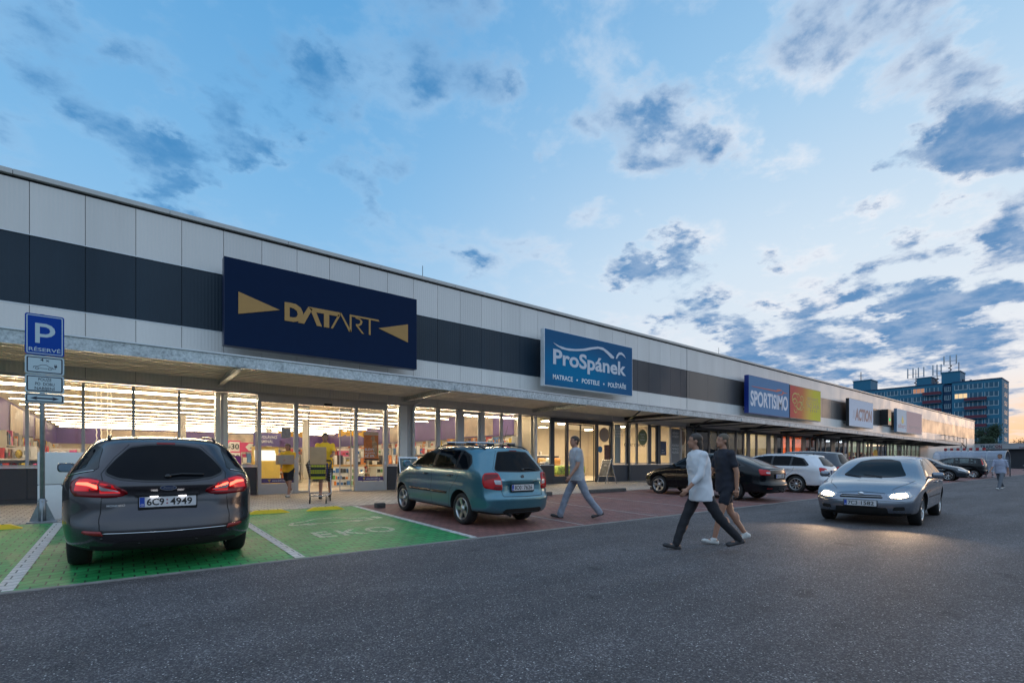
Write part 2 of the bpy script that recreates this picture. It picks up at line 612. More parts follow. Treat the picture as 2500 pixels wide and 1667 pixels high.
def galv_mat():
    m = pmat('galvanised_steel', (0.42, 0.46, 0.50), 0.5, 0.35, 0.5)
    t = m.node_tree
    h = G(t)
    p = t.nodes['Principled BSDF']
    co = h.n('ShaderNodeTexCoord').outputs['Object']
    n1 = h.noise(co, 15.0, 5.0, 0.75)
    n2 = h.noise(co, 3.0, 5.0, 0.6)
    f = h.m('ADD', h.m('MULTIPLY', n1, 0.7), h.m('MULTIPLY', n2, 0.3))
    c = h.ramp(f, [(0.38, (0.20, 0.22, 0.235, 1)), (0.48, (0.40, 0.44, 0.46, 1)), (0.56, (0.53, 0.57, 0.59, 1)), (0.64, (0.66, 0.70, 0.72, 1))])
    t.links.new(c, p.inputs['Base Color'])
    t.links.new(h.mr(n1, 0.3, 0.7, 0.35, 0.65), p.inputs['Roughness'])
    return m


M_asph = asphalt_mat()
M_green = paver_mat('green_painted_pavers', (0.020, 0.250, 0.070), (0.006, 0.030, 0.012, 1), 0.48, worn=(0.09, 0.17, 0.09, 1))
M_red = paver_mat('red_pavers', (0.195, 0.085, 0.074), (0.05, 0.03, 0.028, 1), 0.66, worn=(0.10, 0.08, 0.078, 1))
M_pave = paver_mat('pavement_pavers', (0.42, 0.37, 0.32), (0.08, 0.06, 0.05, 1), 0.62, worn=(0.20, 0.18, 0.165, 1))
M_line = paver_mat('white_paint_on_pavers', (0.52, 0.52, 0.50), (0.10, 0.11, 0.10, 1), 0.55, worn=(0.30, 0.34, 0.29, 1), var=0.05)
M_faded = paver_mat('faded_marking_paint', (0.38, 0.47, 0.36), (0.05, 0.09, 0.05, 1), 0.55, worn=(0.08, 0.22, 0.09, 1), var=0.12)
M_thin = pmat('faded_line', (0.30, 0.28, 0.27), 0.7, var=0.3, vscale=8)
M_kerb = pmat('kerb_concrete', (0.20, 0.195, 0.185), 0.8, var=0.25, vscale=7, bump=0.3, bscale=60)
M_light = panel_mat('light_grey_cladding', (0.60, 0.59, 0.575), 0.42, 0.05, 0.0)
M_dark = panel_mat('anthracite_cladding', (0.012, 0.026, 0.042), 0.45, 0.12, spec=.28)
M_light2 = panel_mat('old_light_cladding', (0.57, 0.555, 0.54), 0.36, 0.08, 0.9, ribs=False)
M_dark2 = panel_mat('old_dark_cladding', (0.055, 0.055, 0.058), 0.33, 0.10, 0.0, ribs=False)
M_trim = pmat('light_metal_trim', (0.58, 0.61, 0.64), 0.35, 0.2, var=0.08)
M_groove = pmat('dark_groove', (0.012, 0.013, 0.015), 0.6)
M_galv = galv_mat()
M_alu = pmat('grey_aluminium_frame', (0.43, 0.425, 0.43), 0.42, 0.1, var=0.05)
M_alud = pmat('dark_aluminium_frame', (0.045, 0.05, 0.06), 0.35, 0.2, var=0.08)
M_plinth = pmat('dark_plinth_panel', (0.035, 0.033, 0.038), 0.5, var=0.12)
M_plinthb = pmat('dark_blue_plinth', (0.03, 0.036, 0.05), 0.5, var=0.12)
M_glass = glassmat('shop_glass', (0.97, 0.98, 0.96), 1.0)
M_glassd = glassmat('tinted_shop_glass', (0.30, 0.32, 0.38), .8)
M_white = pmat('white_paint', (0.72, 0.72, 0.70), 0.5, var=0.04)
M_cream = pmat('cream_wall', (0.55, 0.49, 0.39), 0.7, var=0.04)
M_rubber = pmat('black_rubber', (0.012, 0.012, 0.013), 0.7, var=0.15, vscale=20)
M_black = pmat('black_plastic', (0.01, 0.01, 0.012), 0.4)
M_zinc = pmat('zinc_post', (0.26, 0.28, 0.30), 0.42, 0.6, var=0.2, vscale=9)
M_steel = pmat('bright_steel', (0.55, 0.56, 0.58), 0.25, 1.0)

GZ = lambda Y: 0.0 if Y < 6.5 else ((Y - 6.5) * 0.14 / 5.3 if Y < 11.8 else 0.14 + (min(Y, 16.2) - 11.8) * 0.10 / 4.4)


def sheet(name, mat, pts, lift=0.0, label=None, step=None):
    mb = MB()
    mb.add([(x, y, GZ(y) + lift) for x, y in pts], [tuple(range(len(pts)))])
    o = mb.build(name, mat)
    o['kind'] = 'structure'
    return o


# ------------------------------------------------------------------ ground
mb = MB()
mb.add([(-1500, -1500, -0.02), (2500, -1500, -0.02), (2500, 2500, -0.02), (-1500, 2500, -0.02)], [(0, 1, 2, 3)])
mb.build('ground', pmat('far_ground', (0.10, 0.10, 0.10), 0.9, var=0.2, vscale=0.05), kind='structure')
sheet('asphalt_road', M_asph, [(-60, -60), (160, -60), (160, 6.46), (-60, 6.46)])
sheet('parking_bays_green', M_green, [(-30, 6.54), (4.43, 6.54), (4.43, 11.8), (-30, 11.8)], 0.004)
sheet('parking_bays_red', M_red, [(4.43, 6.54), (112, 6.54), (112, 11.8), (4.43, 11.8)], 0.004)
sheet('pavement', M_pave, [(-30, 11.9), (112, 11.9), (112, 16.3), (-30, 16.3)], 0.004)
mb = MB()
mb.box(-30, 112, 6.46, 6.54, -0.1, 0.009)
x = -30.0
mb.build('edge_kerb', M_kerb, kind='structure')
mb = MB()
y0, y1 = 11.8, 11.9
mb.add([(-30, y0, .146), (112, y0, .146), (112, y1, .149), (-30, y1, .149)], [(0, 1, 2, 3)])
mb.build('bay_end_kerb', M_kerb, kind='structure')
# painted bay lines
for X, w, mt in ((4.43, .12, M_line), (1.77, .12, M_line), (-.88, .14, M_line), (-3.53, .12, M_line), (-6.2, .12, M_line)):
    sheet('bay_line', mt, [(X - w / 2, 6.56), (X + w / 2, 6.56), (X + w / 2, 11.78), (X - w / 2, 11.78)], 0.008)
for X in (6.95, 9.35, 11.8, 14.45, 17.1, 19.75, 22.4, 25.05, 27.7, 30.35, 33.0, 35.65, 38.3, 40.95, 43.6, 46.25, 48.9):
    sheet('bay_line', M_thin, [(X - .03, 6.56), (X + .03, 6.56), (X + .03, 11.6), (X - .03, 11.6)], 0.008)
mb = MB()
gp = lambda u, w, d: Vector((u, w, GZ(w) + 0.0085 + d))
put_text(mb, 'EKO', gp, 2.40, 7.85, 0.55, 1.35, bold=0.02, spacing=1.2)
mb.build('painted_word_marking', M_faded, kind='structure')
mb = MB()      # painted car with a plug
car = [(2.35, 9.35), (2.45, 9.62), (2.72, 9.72), (2.95, 9.98), (3.35, 9.98), (3.6, 9.72), (3.85, 9.66), (3.9, 9.35)]
for a, b in zip(car, car[1:] + car[:1]):
    d = (Vector(b) - Vector(a)).normalized()
    nrm = Vector((-d.y, d.x)) * 0.035
    q = [Vector(a) + nrm, Vector(a) - nrm, Vector(b) - nrm, Vector(b) + nrm]
    mb.add([gp(v.x, v.y, 0) for v in q], [(0, 1, 2, 3)])
for cx in (2.68, 3.55):
    ring = [(cx + .12 * math.cos(a * math.pi / 8), 9.33 + .12 * math.sin(a * math.pi / 8)) for a in range(16)]
    mb.add([gp(u, w, 0.001) for u, w in ring], [tuple(range(16))])
mb.add([gp(3.98, 9.45, 0), gp(4.15, 9.45, 0), gp(4.15, 9.75, 0), gp(3.98, 9.75, 0)], [(0, 1, 2, 3)])
mb.build('painted_car_marking', M_faded, kind='structure')

# ------------------------------------------------------------------ retail building
X0, X1, FY = -14.0, 110.2, 16.2
bld = empty('retail_building', (48, FY, .24), label='long flat retail building with light grey cladding, a dark band and lit shop windows', cat='building')


def joints(a, b, pitch, first):
    xs = [a]
    x = first
    while x <= a + .05:
        x += pitch
    while x < b - .05:
        xs.append(x)
        x += pitch
    return xs + [b]


def cladding(name, mat, xa, xb, z0, z1, pitch, first, y=FY, gap=.010, th=.06):
    mb = MB()
    js = joints(xa, xb, pitch, first)
    for a, b in zip(js[:-1], js[1:]):
        mb.box(a + gap / 2, b - gap / 2, y, y + th, z0, z1)
    o = mb.build(name, mat, bld)
    return bevel(o, .006, 2)


cladding('upper_cladding', M_light, X0, 25.88, 6.60, 7.84, 1.0, -13.73)
cladding('band_cladding', M_dark, X0, 25.88, 4.94, 6.58, 1.0, -13.73, y=FY + .01)
cladding('lower_cladding', M_light, X0, 25.88, 3.30, 4.92, 1.0, -13.73)
cladding('upper_cladding', M_light2, 25.92, X1, 6.60, 7.84, 6.0, 32.2, gap=.006)
cladding('band_cladding', M_dark2, 25.92, X1, 4.94, 6.58, 2.0, 26.2, y=FY + .01, gap=.006)
cladding('lower_cladding', M_light2, 25.92, X1, 3.30, 4.92, 6.0, 32.2, gap=.006)
mb = MB()
mb.box(X0, X1, FY - .012, FY + .05, 6.58, 6.60)
mb.box(X0, X1, FY - .008, FY + .05, 4.92, 4.94)
mb.build('band_flashing', M_trim, bld)
mb = MB()
mb.box(X0, X1, FY + .065, FY + .14, 3.24, 7.9)
mb.box(X0, X1, FY + .05, FY + .14, 7.84, 7.90)
mb.build('backing', M_groove, bld)
mb = MB()
x = X0
while x < X1:
    b = min(x + 3.0, X1)
    mb.box(x + .004, b - .004, FY - .07, FY + .35, 7.90, 8.02)
    x = b
bevel(mb.build('parapet_coping', pmat('coping_metal', (0.40, 0.40, 0.39), .4, .2, var=.06), bld), .008)
mb = MB()      # roof and the walls nobody stands in front of
mb.box(X0, X1, FY + .36, 62, 7.3, 7.5)
mb.box(X0, X0 + .2, FY + .141, 62, .1, 7.3)
mb.box(X1 - .2, X1, FY + .15, 62, .1, 7.88)
mb.box(X0 + .2, X1 - .2, 61.8, 62, .1, 7.3)
mb.build('outer_wall', M_light2, bld)
# lintel strip over the shop windows, lit from below
mb = MB()
mb.box(X0, 25.9, FY + .005, FY + .10, 3.22, 3.30)
mb.build('lintel', M_alu, bld)

# storefront solid parts ------------------------------------------------------
def plinth(a, b, mat=M_plinth):
    mb = MB()
    n = max(1, round((b - a) / 2.4))
    for i in range(n):
        mb.box(a + (b - a) * i / n + .003, a + (b - a) * (i + 1) / n - .003, FY - .05, FY + .08, .34, 1.06)
    mb.box(a, b, FY - .03, FY + .08, .2, .335)
    mb.build('plinth', mat, bld)
    mb = MB()
    mb.box(a, b, FY - .10, FY + .06, 1.065, 1.10)
    bevel(mb.build('window_sill', M_trim, bld), .005)


plinth(X0, 3.13)
plinth(7.25, 15.14)
plinth(19.24, 25.85, M_plinthb)


def post(a, b, z0=1.1, z1=3.22, mat=None, y0=-.04, y1=.10, name='mullion'):
    mb = MB()
    mb.box(a, b, FY + y0, FY + y1, z0, z1)
    return bevel(mb.build(name, mat or M_alu, bld), .004)


def window(a, b, z0=1.13, z1=3.20, fr=.035, mat=None, gl=None, y=0.0):
    """one pane: glass with its slim frame as sub-part"""
    mb = MB()
    mb.box(a + fr, b - fr, FY + .025 + y, FY + .037 + y, z0 + fr, z1 - fr)
    w = mb.build('window', gl or M_glass, bld)
    mb = MB()
    for r in ((a, b, z0, z0 + fr), (a, b, z1 - fr, z1), (a, a + fr, z0 + fr, z1 - fr), (b - fr, b, z0 + fr, z1 - fr)):
        mb.box(r[0], r[1], FY + .0 + y, FY + .06 + y, r[2], r[3])
    f = mb.build('frame', mat or M_alu, bld)
    f.parent = w
    f.location = (0, 0, 0)
    return w


mull = [-13.8, -11.8, -9.8, -7.8, -5.8, -3.78, -1.77, -.77, .22, 1.21, 2.235, 3.13]
for a, b in zip(mull[:-1], mull[1:]):
    window(a, b, z0=1.11, fr=.032)
for a, b in ((7.27, 7.74), (8.28, 9.22), (9.36, 10.12)):
    window(a, b, z0=1.11)
post(7.74, 8.02, mat=M_white, y0=-.02, name='pilaster')
post(8.02, 8.28, mat=M_alu, y0=-.03, name='pilaster')
post(9.22, 9.36)
post(10.12, 10.36)
window(10.36, 11.20, fr=.09)
post(11.20, 11.40)
window(11.40, 12.24)
post(12.24, 12.32)
window(12.32, 13.18)
post(13.18, 13.33)
window(13.33, 14.11)
post(14.11, 14.20, mat=M_trim)
window(14.20, 15.04)
post(15.04, 15.14, mat=M_alud)
for a, b in ((19.32, 20.36), (20.5, 21.2), (21.26, 22.2)):
    window(a, b)
post(20.36, 20.5, mat=M_alud)
post(21.2, 21.26, mat=M_alud)
post(22.2, 22.38, mat=M_alud)
window(22.38, 23.0, fr=.10, mat=M_alud)
post(23.0, 23.27, mat=M_alud)
window(23.27, 24.22)
post(24.22, 24.28)
window(24.28, 25.25)
post(25.25, 25.32)
window(25.32, 25.8)
post(25.8, 26.3, .2, 3.30, M_alud, -.06, .3, 'pilaster')


# sliding entrances -----------------------------------------------------------
def entrance(a, b, side1, opening, side2, leaves, mat, stripe=None):
    """a..b overall; side panels glazed; opening closed by two sliding leaves"""
    mb = MB()
    mb.box(a, b, FY - .06, FY + .12, 3.02, 3.215)
    for p in ((a, side1[0]), (side1[1], opening[0]), (opening[1], side2[0]), (side2[1], b)):
        mb.box(p[0], p[1], FY - .04, FY + .10, .24, 3.02)
    for s in (side1, side2):
        mb.box(s[0], s[1], FY - .03, FY + .08, .24, .56)
    fr = bevel(mb.build('door_frame', mat, bld), .005)
    for s in (side1, side2):
        mb = MB()
        mb.box(s[0], s[1], FY + .02, FY + .032, .56, 3.02)
        mb.build('window', M_glass, bld)
    for l0, l1 in leaves:
        mb = MB()
        mb.box(l0 + .03, l1 - .03, FY + .14, FY + .15, .30, 2.95)
        lf = mb.build('door', M_glass, bld)
        mb = MB()
        for r in ((l0, l0 + .03, .26, 3.0), (l1 - .03, l1, .26, 3.0), (l0 + .03, l1 - .03, .26, .30), (l0 + .03, l1 - .03, 2.95, 3.0)):
            mb.box(r[0], r[1], FY + .125, FY + .165, r[2], r[3])
        f2 = mb.build('frame', mat, bld)
        f2.parent = lf
        f2.location = (0, 0, 0)
    c = (opening[0] + opening[1]) / 2
    mb = MB()
    mb.rbox((c, FY - .09, 3.06), (.26, .07, .08), .02)
    mb.build('door_sensor', M_black, bld)
    return fr


entrance(3.15, 7.23, (3.25, 4.18), (4.30, 6.09), (6.20, 7.13), ((4.30, 4.68), (5.64, 6.04)), M_alu)
entrance(15.15, 19.22, (15.25, 16.02), (16.14, 18.05), (18.18, 19.10), ((16.14, 17.1), (17.1, 18.05)), M_alud)

# dark shop row further along: px-measured pane edges
rows = [(26.4, 28.3, 'r'), (28.4, 29.35, 't'), (29.45, 30.4, 'r'), (30.5, 31.6, 'd'), (31.7, 32.6, 'd'), (32.75, 33.2, 'w'), (33.55, 34.45, 'g'), (34.6, 36.1, 'y'), (36.6, 37.3, 'y'),
        (37.65, 38.4, 'h'), (38.6, 39.3, 'o'), (39.75, 40.4, 'o'), (40.7, 42.1, 'O'), (42.7, 43.6, 'd'), (43.8, 44.7, 'd'), (45.2, 45.75, 'l'), (45.9, 46.8, 'l'), (46.9, 48.1, 'd'), (49.0, 49.9, 'l'),
        (50.0, 50.95, 'l'), (51.2, 52.0, 'b'), (52.25, 53.05, 'w'), (53.35, 54.6, 'w'), (54.9, 55.4, 'd'), (55.5, 56.3, 'g'), (56.5, 57.6, 'g'), (57.8, 58.5, 'w'), (59.0, 60.6, 'Y'), (60.8, 61.6, 'b'), (61.75, 63.6, 'b'),
        (63.7, 64.7, 'g'), (64.9, 65.8, 'g'), (66.0, 67.5, 'g'), (67.7, 68.9, 'B'), (69.0, 70.1, 'g'), (70.2, 71.2, 'g'), (71.4, 72.9, 'g'), (73.1, 74.9, 'g'), (75.1, 76.5, 'g')]
mb = MB()
mb.box(26.3, 76.7, FY + .05, FY + .18, 3.16, 3.30)
mb.box(26.3, 76.7, FY - .02, FY + .18, .2, .42)
mb.build('lintel', M_alud, bld)
prev = 26.3
film = {'r': pmat('red_window_film', (0.13, 0.012, 0.018), .35, var=.5, vscale=1.4), 't': pmat('teal_window_film', (0.02, 0.10, 0.09), .35, var=.4, vscale=2),
        'l': pmat('lilac_window_film', (0.28, 0.25, 0.32), .4, var=.08), 'b': pmat('blue_window_film', (0.01, 0.10, 0.26), .35, var=.1),
        'B': pmat('brown_panel', (0.10, 0.06, 0.035), .5, var=.1), 'h': pmat('grey_film', (0.20, 0.19, 0.15), .5, var=.2)}
for a, b, k in rows:
    post(prev, a, .2, 3.2, M_alud, 0, .1)
    window(a, b, z0=.43, z1=3.16, fr=.04, mat=M_alud, gl=M_glassd if k in 'dlrth' else M_glass)
    if k in film:
        mb = MB()
        hi = {'r': 3.1, 't': 2.0, 'l': 2.35, 'b': 3.1, 'B': 3.1, 'h': 3.1}[k]
        mb.box(a + .05, b - .05, FY + .05, FY + .055, .5, hi)
        mb.build('window_film', film[k], bld)
    prev = b
post(prev, 76.9, .2, 3.2, M_alud, 0, .1)
# blind wall at the far end with dark plinth and small frames
mb = MB()
mb.box(76.9, X1, FY, FY + .14, 1.35, 3.296)
mb.build('end_wall', M_light2, bld)
mb = MB()
mb.box(76.9, X1, FY - .04, FY + .14, .1, 1.345)
mb.build('plinth', M_plinth, bld)
for X, z0, z1 in ((87.0, 4.25, 4.9), (92.5, 4.2, 4.9), (98.5, 3.4, 4.85)):
    mb = MB()
    for r in ((X, X + 2.4, z1 - .06, z1), (X, X + 2.4, z0, z0 + .06), (X, X + .07, z0, z1), (X + 2.33, X + 2.4, z0, z1)):
        mb.box(r[0], r[1], FY - .5, FY - .44, r[2], r[3])
    mb.box(X, X + .06, FY - .5, FY, z1 - .06, z1)
    mb.box(X + 2.34, X + 2.4, FY - .5, FY, z1 - .06, z1)
    mb.build('wall_bracket', M_alud, bld)

# canopy -----------------------------------------------------------------------
can = empty('canopy', (40, 14.6, 3.4), parent=None)
can.parent = bld
can.location = (40 - 48, 14.6 - FY, 3.4 - .24)
CE = 80.6
sl = lambda x: -0.0022 * max(0.0, x)
mb = MB()
js = joints(X0, CE, 6.0, -9.8)
for a, b in zip(js[:-1], js[1:]):
    n = 3
    for i in range(n):
        xa, xb = a + (b - a) * i / n, a + (b - a) * (i + 1) / n
        vs = []
        for X in (xa, xb):
            for (y, z) in ((13.10, 3.44), (13.06, 3.44), (13.06, 3.70), (13.10, 3.70)):
                vs.append((X + (.006 if X == xa and i == 0 else 0), y, z + sl(X)))
        mb.add(vs, [(0, 1, 2, 3), (7, 6, 5, 4), (1, 5, 6, 2), (0, 4, 5, 1), (3, 2, 6, 7), (0, 3, 7, 4)])
    mb.box(b - .12, b + .12, 13.04, 13.06, 3.47 + sl(b), 3.62 + sl(b))
mb.build('fascia', M_galv, can)
mb = MB()
for a, b in zip(js[:-1], js[1:]):
    mb.add([(a, 13.03, 3.705 + sl(a)), (b, 13.03, 3.705 + sl(b)), (b, 13.03, 3.735 + sl(b)), (a, 13.03, 3.735 + sl(a)), (a, 13.6, 3.72 + sl(a)), (b, 13.6, 3.72 + sl(b)), (a, 13.6, 3.74 + sl(a)), (b, 13.6, 3.74 + sl(b))],
           [(0, 1, 2, 3), (3, 2, 7, 6), (1, 0, 4, 5), (0, 3, 6, 4), (1, 5, 7, 2)])
mb.build('top_flashing', M_trim, can)
mb = MB()      # corrugated deck, ribs run along the facade
prof = []
y = 13.12
while y < 15.95:
    prof += [(y, 3.55), (y + .12, 3.55), (y + .15, 3.62), (y + .28, 3.62)]
    y += .31
vs, fs = [], []
xs = [X0, 0, 20, 40, 60, CE]
for X in xs:
    for (y, z) in prof:
        vs.append((X, y, z + sl(X)))
    for (y, z) in prof:
        vs.append((X, y, z + .03 + sl(X)))
P = len(prof)
for i in range(len(xs) - 1):
    for k in range(P - 1):
        fs.append((i * 2 * P + k, i * 2 * P + k + 1, (i + 1) * 2 * P + k + 1, (i + 1) * 2 * P + k))
        fs.append((i * 2 * P + P + k + 1, i * 2 * P + P + k, (i + 1) * 2 * P + P + k, (i + 1) * 2 * P + P + k + 1))
mb.add(vs, fs)
mb.build('deck', pmat('corrugated_deck', (0.68, 0.64, 0.56), .5, .1, var=.15, vscale=3), can)
mb = MB()
mb.box(CE, CE + .05, 13.06, 16.16, 3.24, 3.56)
mb.build('end_fascia', M_galv, can)
brk = None
bx = [-9.8, -3.8, 2.18, 7.95, 14.0, 20.2, 26.2, 32.2, 38.2, 44.2, 50.2, 56.2, 62.2, 68.2, 74.2, 80.2]
for X in bx:
    mb = MB()
    s = sl(X)
    for z0, z1, w in ((3.40, 3.415, .11), (3.53, 3.545, .11), (3.415, 3.53, .012)):
        mb.box(X - w / 2, X + w / 2, 13.10, FY - .002, z0 + s, z1 + s)
    mb.build('bracket', M_galv if X < 20 else M_alud, can)
for X in bx[5:]:
    s = sl(X)
    for dx in (-2.6, 2.6):
        mb = MB()
        mb.tube([(X, FY - .1, 3.30 + s), (X + dx, 13.2, 3.50 + s)], .035, 6)
        mb.build('brace', M_alud, can)
# downpipes
for X, mt in ((8.22, M_trim), (20.46, M_zinc), (26.6, M_alud), (44.4, M_alud), (62.4, M_alud)):
    mb = MB()
    mb.tube([(X + .25, FY - .22, 3.38), (X + .18, FY - .25, 3.36), (X + .04, FY - .22, 3.28), (X, FY - .14, 3.12), (X, FY - .11, 2.9), (X, FY - .11, .24)], .05, 10)
    mb.build('downpipe', mt, bld)
mb = MB()
mb.tube([(84, 13.6, .15), (84, 13.6, 3.4)], .06, 8)
mb.build('canopy_post', M_alud, bld)
mb = MB()      # sagging black hose over the end of the canopy
pts = [(70.0, 13.5, 3.62), (74.0, 13.4, 3.70), (78.0, 13.3, 3.6), (81.5, 13.2, 3.58), (83.0, 13.1, 3.2), (84.5, 13.0, 2.6), (88.0, 12.9, 2.45)]
mb.tube(pts, .07, 6)
mb.build('cable', M_black, label='black cable sagging over the far end of the canopy', cat='cable')
# ------------------------------------------------------------------ shop interiors
M_tile = pmat('pale_floor_tile', (0.74, 0.69, 0.60), 0.25, var=0.08, vscale=0.7)
M_ceil = pmat('cream_deck_ceiling', (0.72, 0.64, 0.49), 0.8, var=0.06, vscale=0.6, stretch=(0.2, 3, 1))
M_purple = pmat('purple_fascia', (0.095, 0.065, 0.20), 0.5, var=0.1)
M_purple2 = pmat('violet_poster', (0.14, 0.085, 0.30), 0.5, var=0.35, vscale=0.5)
M_tube = emat('shop_tube_light', (1.0, 0.78, 0.52), 26.0)
M_tube2 = emat('soft_lamp', (1.0, 0.80, 0.55), 16.0)


def room(nm, xa, xb, ya, yb, z0, z1, wall, floor, ceil):
    mb = MB()
    mb.box(xa, xb, ya, yb, z0 - .05, z0)
    mb.build('interior_floor', floor, bld)
    mb = MB()
    mb.box(xa, xb, ya, yb, z1, z1 + .05)
    mb.build('interior_ceiling', ceil, bld)
    mb = MB()
    mb.box(xa - .08, xa, ya, yb, z0, z1)
    mb.box(xb, xb + .08, ya, yb, z0, z1)
    mb.box(xa, xb, yb, yb + .08, z0, z1)
    mb.box(xa - .08, xb + .08, FY + .16, FY + .18, 3.30, z1 + .05)
    mb.build('interior_wall', wall, bld)


room('electro', -3.6, 14.04, FY + .18, 44.2, .26, 4.35, M_cream, M_tile, M_ceil)
room('beds', 14.16, 25.9, FY + .18, 24.0, .26, 3.42, M_cream, M_tile, M_white)
room('sport', 26.1, 38.4, FY + .18, 27.0, .26, 3.9, pmat('grey_shop_wall', (.50, .46, .36), .7, var=.1), M_tile, M_ceil)
room('diner', 38.5, 44.8, FY + .18, 23.0, .26, 3.4, pmat('orange_wall', (.50, .16, .03), .6, var=.2), M_tile, pmat('orange_ceiling', (.4, .2, .07), .6))
room('discount', 45.0, 76.8, FY + .18, 30.0, .26, 3.9, pmat('pale_green_wall', (.55, .62, .56), .7, var=.1), M_tile, M_white)
mb = MB()      # roof trusses below the deck
for X in (-1.5, 4.5, 10.5):
    mb.box(X - .08, X + .08, 16.5, 44, 3.95, 4.3)
mb.build('ceiling_beam', M_ceil, bld)

# rows of tube lights, each row one hanging luminaire
for k in range(13):
    Y = 18.3 + 2.25 * k if k < 12 else 16.62
    r = empty('ceiling_light', (5, Y, 3.5), label='continuous tube light row running along the electronics shop ceiling' if k < 12 else 'tube light row right behind the top edge of the electronics shop windows', cat='light', group='tube light rows over the shop floor' if k < 12 else None)
    zt = 3.5 if k < 12 else 3.09
    mb = MB()
    mb.box(-3.2, 13.7, Y - .012, Y + .012, zt - .012, zt + .012)
    mb.build('tube', M_tube if k < 12 else emat('window_row_tube', (1.0, 0.78, 0.52), 135.0), r)
    mb = MB()
    mb.box(-3.2, 13.7, Y - .010, Y + .010, zt + .02, zt + .05)
    for X in range(-3, 14, 2):
        mb.tube([(X, Y, zt + .05), (X, Y, 4.34)], .006, 4)
    mb.build('housing', M_white, r)

# structural columns and glazed-in white pillars
for X, Y in ((2.28, 16.72), (8.12, 16.72), (2.28, 29), (8.12, 29), (8.12, 38)):
    mb = MB()
    mb.box(X - .16, X + .16, Y - .16, Y + .16, .26, 4.3)
    bevel(mb.build('interior_column', M_white, bld), .01)
# purple wall band with image panels
mb = MB()
mb.box(-3.52, 13.97, 44.10, 44.16, 2.45, 3.50)
mb.box(-3.52, -3.44, 17.5, 44.1, 2.35, 3.55)
mb.box(13.90, 13.97, 17.5, 44.1, 2.45, 3.62)
mb.build('wall_band', M_purple2, bld)
mb = MB()
for a, b in ((-1.2, 3.4), (6.0, 9.2)):
    mb.box(a, b, 44.05, 44.09, 2.5, 3.42)
for a, b in ((20.4, 22.8), (27, 30), (34, 37)):
    mb.box(-3.43, -3.40, a, b, 2.3, 3.45)
mb.box(13.86, 13.89, 19.0, 21.6, 2.5, 3.58)
mb.box(13.86, 13.89, 28.0, 30.5, 2.5, 3.58)
mb.build('picture_panel', pmat('pale_picture_panel', (.55, .45, .36), .5, var=.4, vscale=1.2), bld)

PAL = [pmat('goods_white', (.72, .70, .68), .5), pmat('goods_red', (.50, .05, .04), .5), pmat('goods_orange', (.62, .22, .04), .5), pmat('goods_blue', (.06, .17, .42), .5),
       pmat('goods_black', (.03, .03, .035), .4), pmat('goods_yellow', (.66, .48, .06), .5), pmat('goods_green', (.12, .32, .10), .5), pmat('goods_grey', (.30, .31, .33), .5),
       pmat('goods_pink', (.62, .10, .25), .5), pmat('goods_brown', (.22, .12, .06), .6)]
M_shelf = pmat('shelf_metal', (.62, .60, .55), .4, .1)
M_wood = pmat('light_wood_board', (.46, .30, .14), .5, var=.15, vscale=4, stretch=(1, 6, 6))


def shelf(x, y, rz, length, h, label, depth=.45, levels=5, seed=1, weights=None, back=True, group=None, round_=0.0):
    """shelving unit facing local -Y; base + backboard + boards, goods as one mass"""
    rn = random.Random(seed)
    t = empty('shelf_unit', (x, y, .26), rz, label, 'shelf', group)
    mb = MB()
    if back:
        mb.box(-length / 2, length / 2, depth - .03, depth, 0, h)
    mb.box(-length / 2, length / 2, 0, depth - .03, 0, .12)
    mb.box(-length / 2 - .02, -length / 2, 0, depth, 0, h)
    mb.box(length / 2, length / 2 + .02, 0, depth, 0, h)
    mb.build('frame', M_shelf, t, local=True)
    mb = MB()
    zs = [.12 + (h - .15) * i / levels for i in range(levels)]
    for z in zs[1:]:
        mb.box(-length / 2, length / 2, .02, depth - .03, z, z + .025)
        mb.box(-length / 2, length / 2, .005, .018, z - .012, z + .03)
    mb.build('board', M_shelf, t, local=True)
    mb = MB()
    w = weights or [5, 2, 1.5, 1.5, 1.5, 1, .6, 1.5, .6, .6]
    for i, z in enumerate(zs):
        top = (zs[i + 1] if i + 1 < len(zs) else h + .12) - z - .06
        X = -length / 2 + .03
        while X < length / 2 - .08:
            bw = rn.uniform(.05, .17)
            n = rn.choice([1, 2, 3])
            c = rn.choices(range(10), w)[0]
            bh = rn.uniform(.45, .95) * top
            for _ in range(n):
                if X + bw > length / 2 - .02:
                    break
                d = rn.uniform(.18, depth - .12)
                if rn.random() < round_:
                    mb.ball((X + bw / 2, depth / 2, z + .03 + bh / 2), (bw / 2, .08, bh / 2), nu=8, nv=5, mi=c)
                else:
                    mb.box(X + .006, X + bw - .006, .04, .04 + d, z + .026, z + .026 + bh, c)
                    if rn.random() < .5:
                        mb.box(X + .02, X + bw - .02, .034, .039, z + .026 + bh * .3, z + .026 + bh * .65, rn.choices(range(10), w)[0])
                X += bw
            X += rn.choice([0, 0, .02, .06])
    mb.build('goods', PAL, t, local=True, kind='stuff')
    return t


sd = 3
# left wall racks (hanging vacuum cleaners and small appliances)
for i, Y in enumerate((24.5, 27.6, 30.7, 33.8, 37, 40.2)):
    shelf(-3.0, Y, R(90), 2.9, 2.0, 'wall rack of small appliances along the purple side wall, ' + ['beside the front counters', 'behind the first rack', 'third along the wall', 'fourth along the wall', 'fifth along the wall', 'in the far corner'][i], seed=20 + i, levels=4, weights=[5, 1, 1, .5, 3, 2, .5, 2, .3, .5], round_=.25)
shelf(-2.2, 18.6, 0, 2.6, 1.35, 'rack of colourful small goods right behind the leftmost window', seed=5, levels=4, weights=[4, 2, 2, 1, 1, 3, 1, 1, 1, 1], round_=.3)
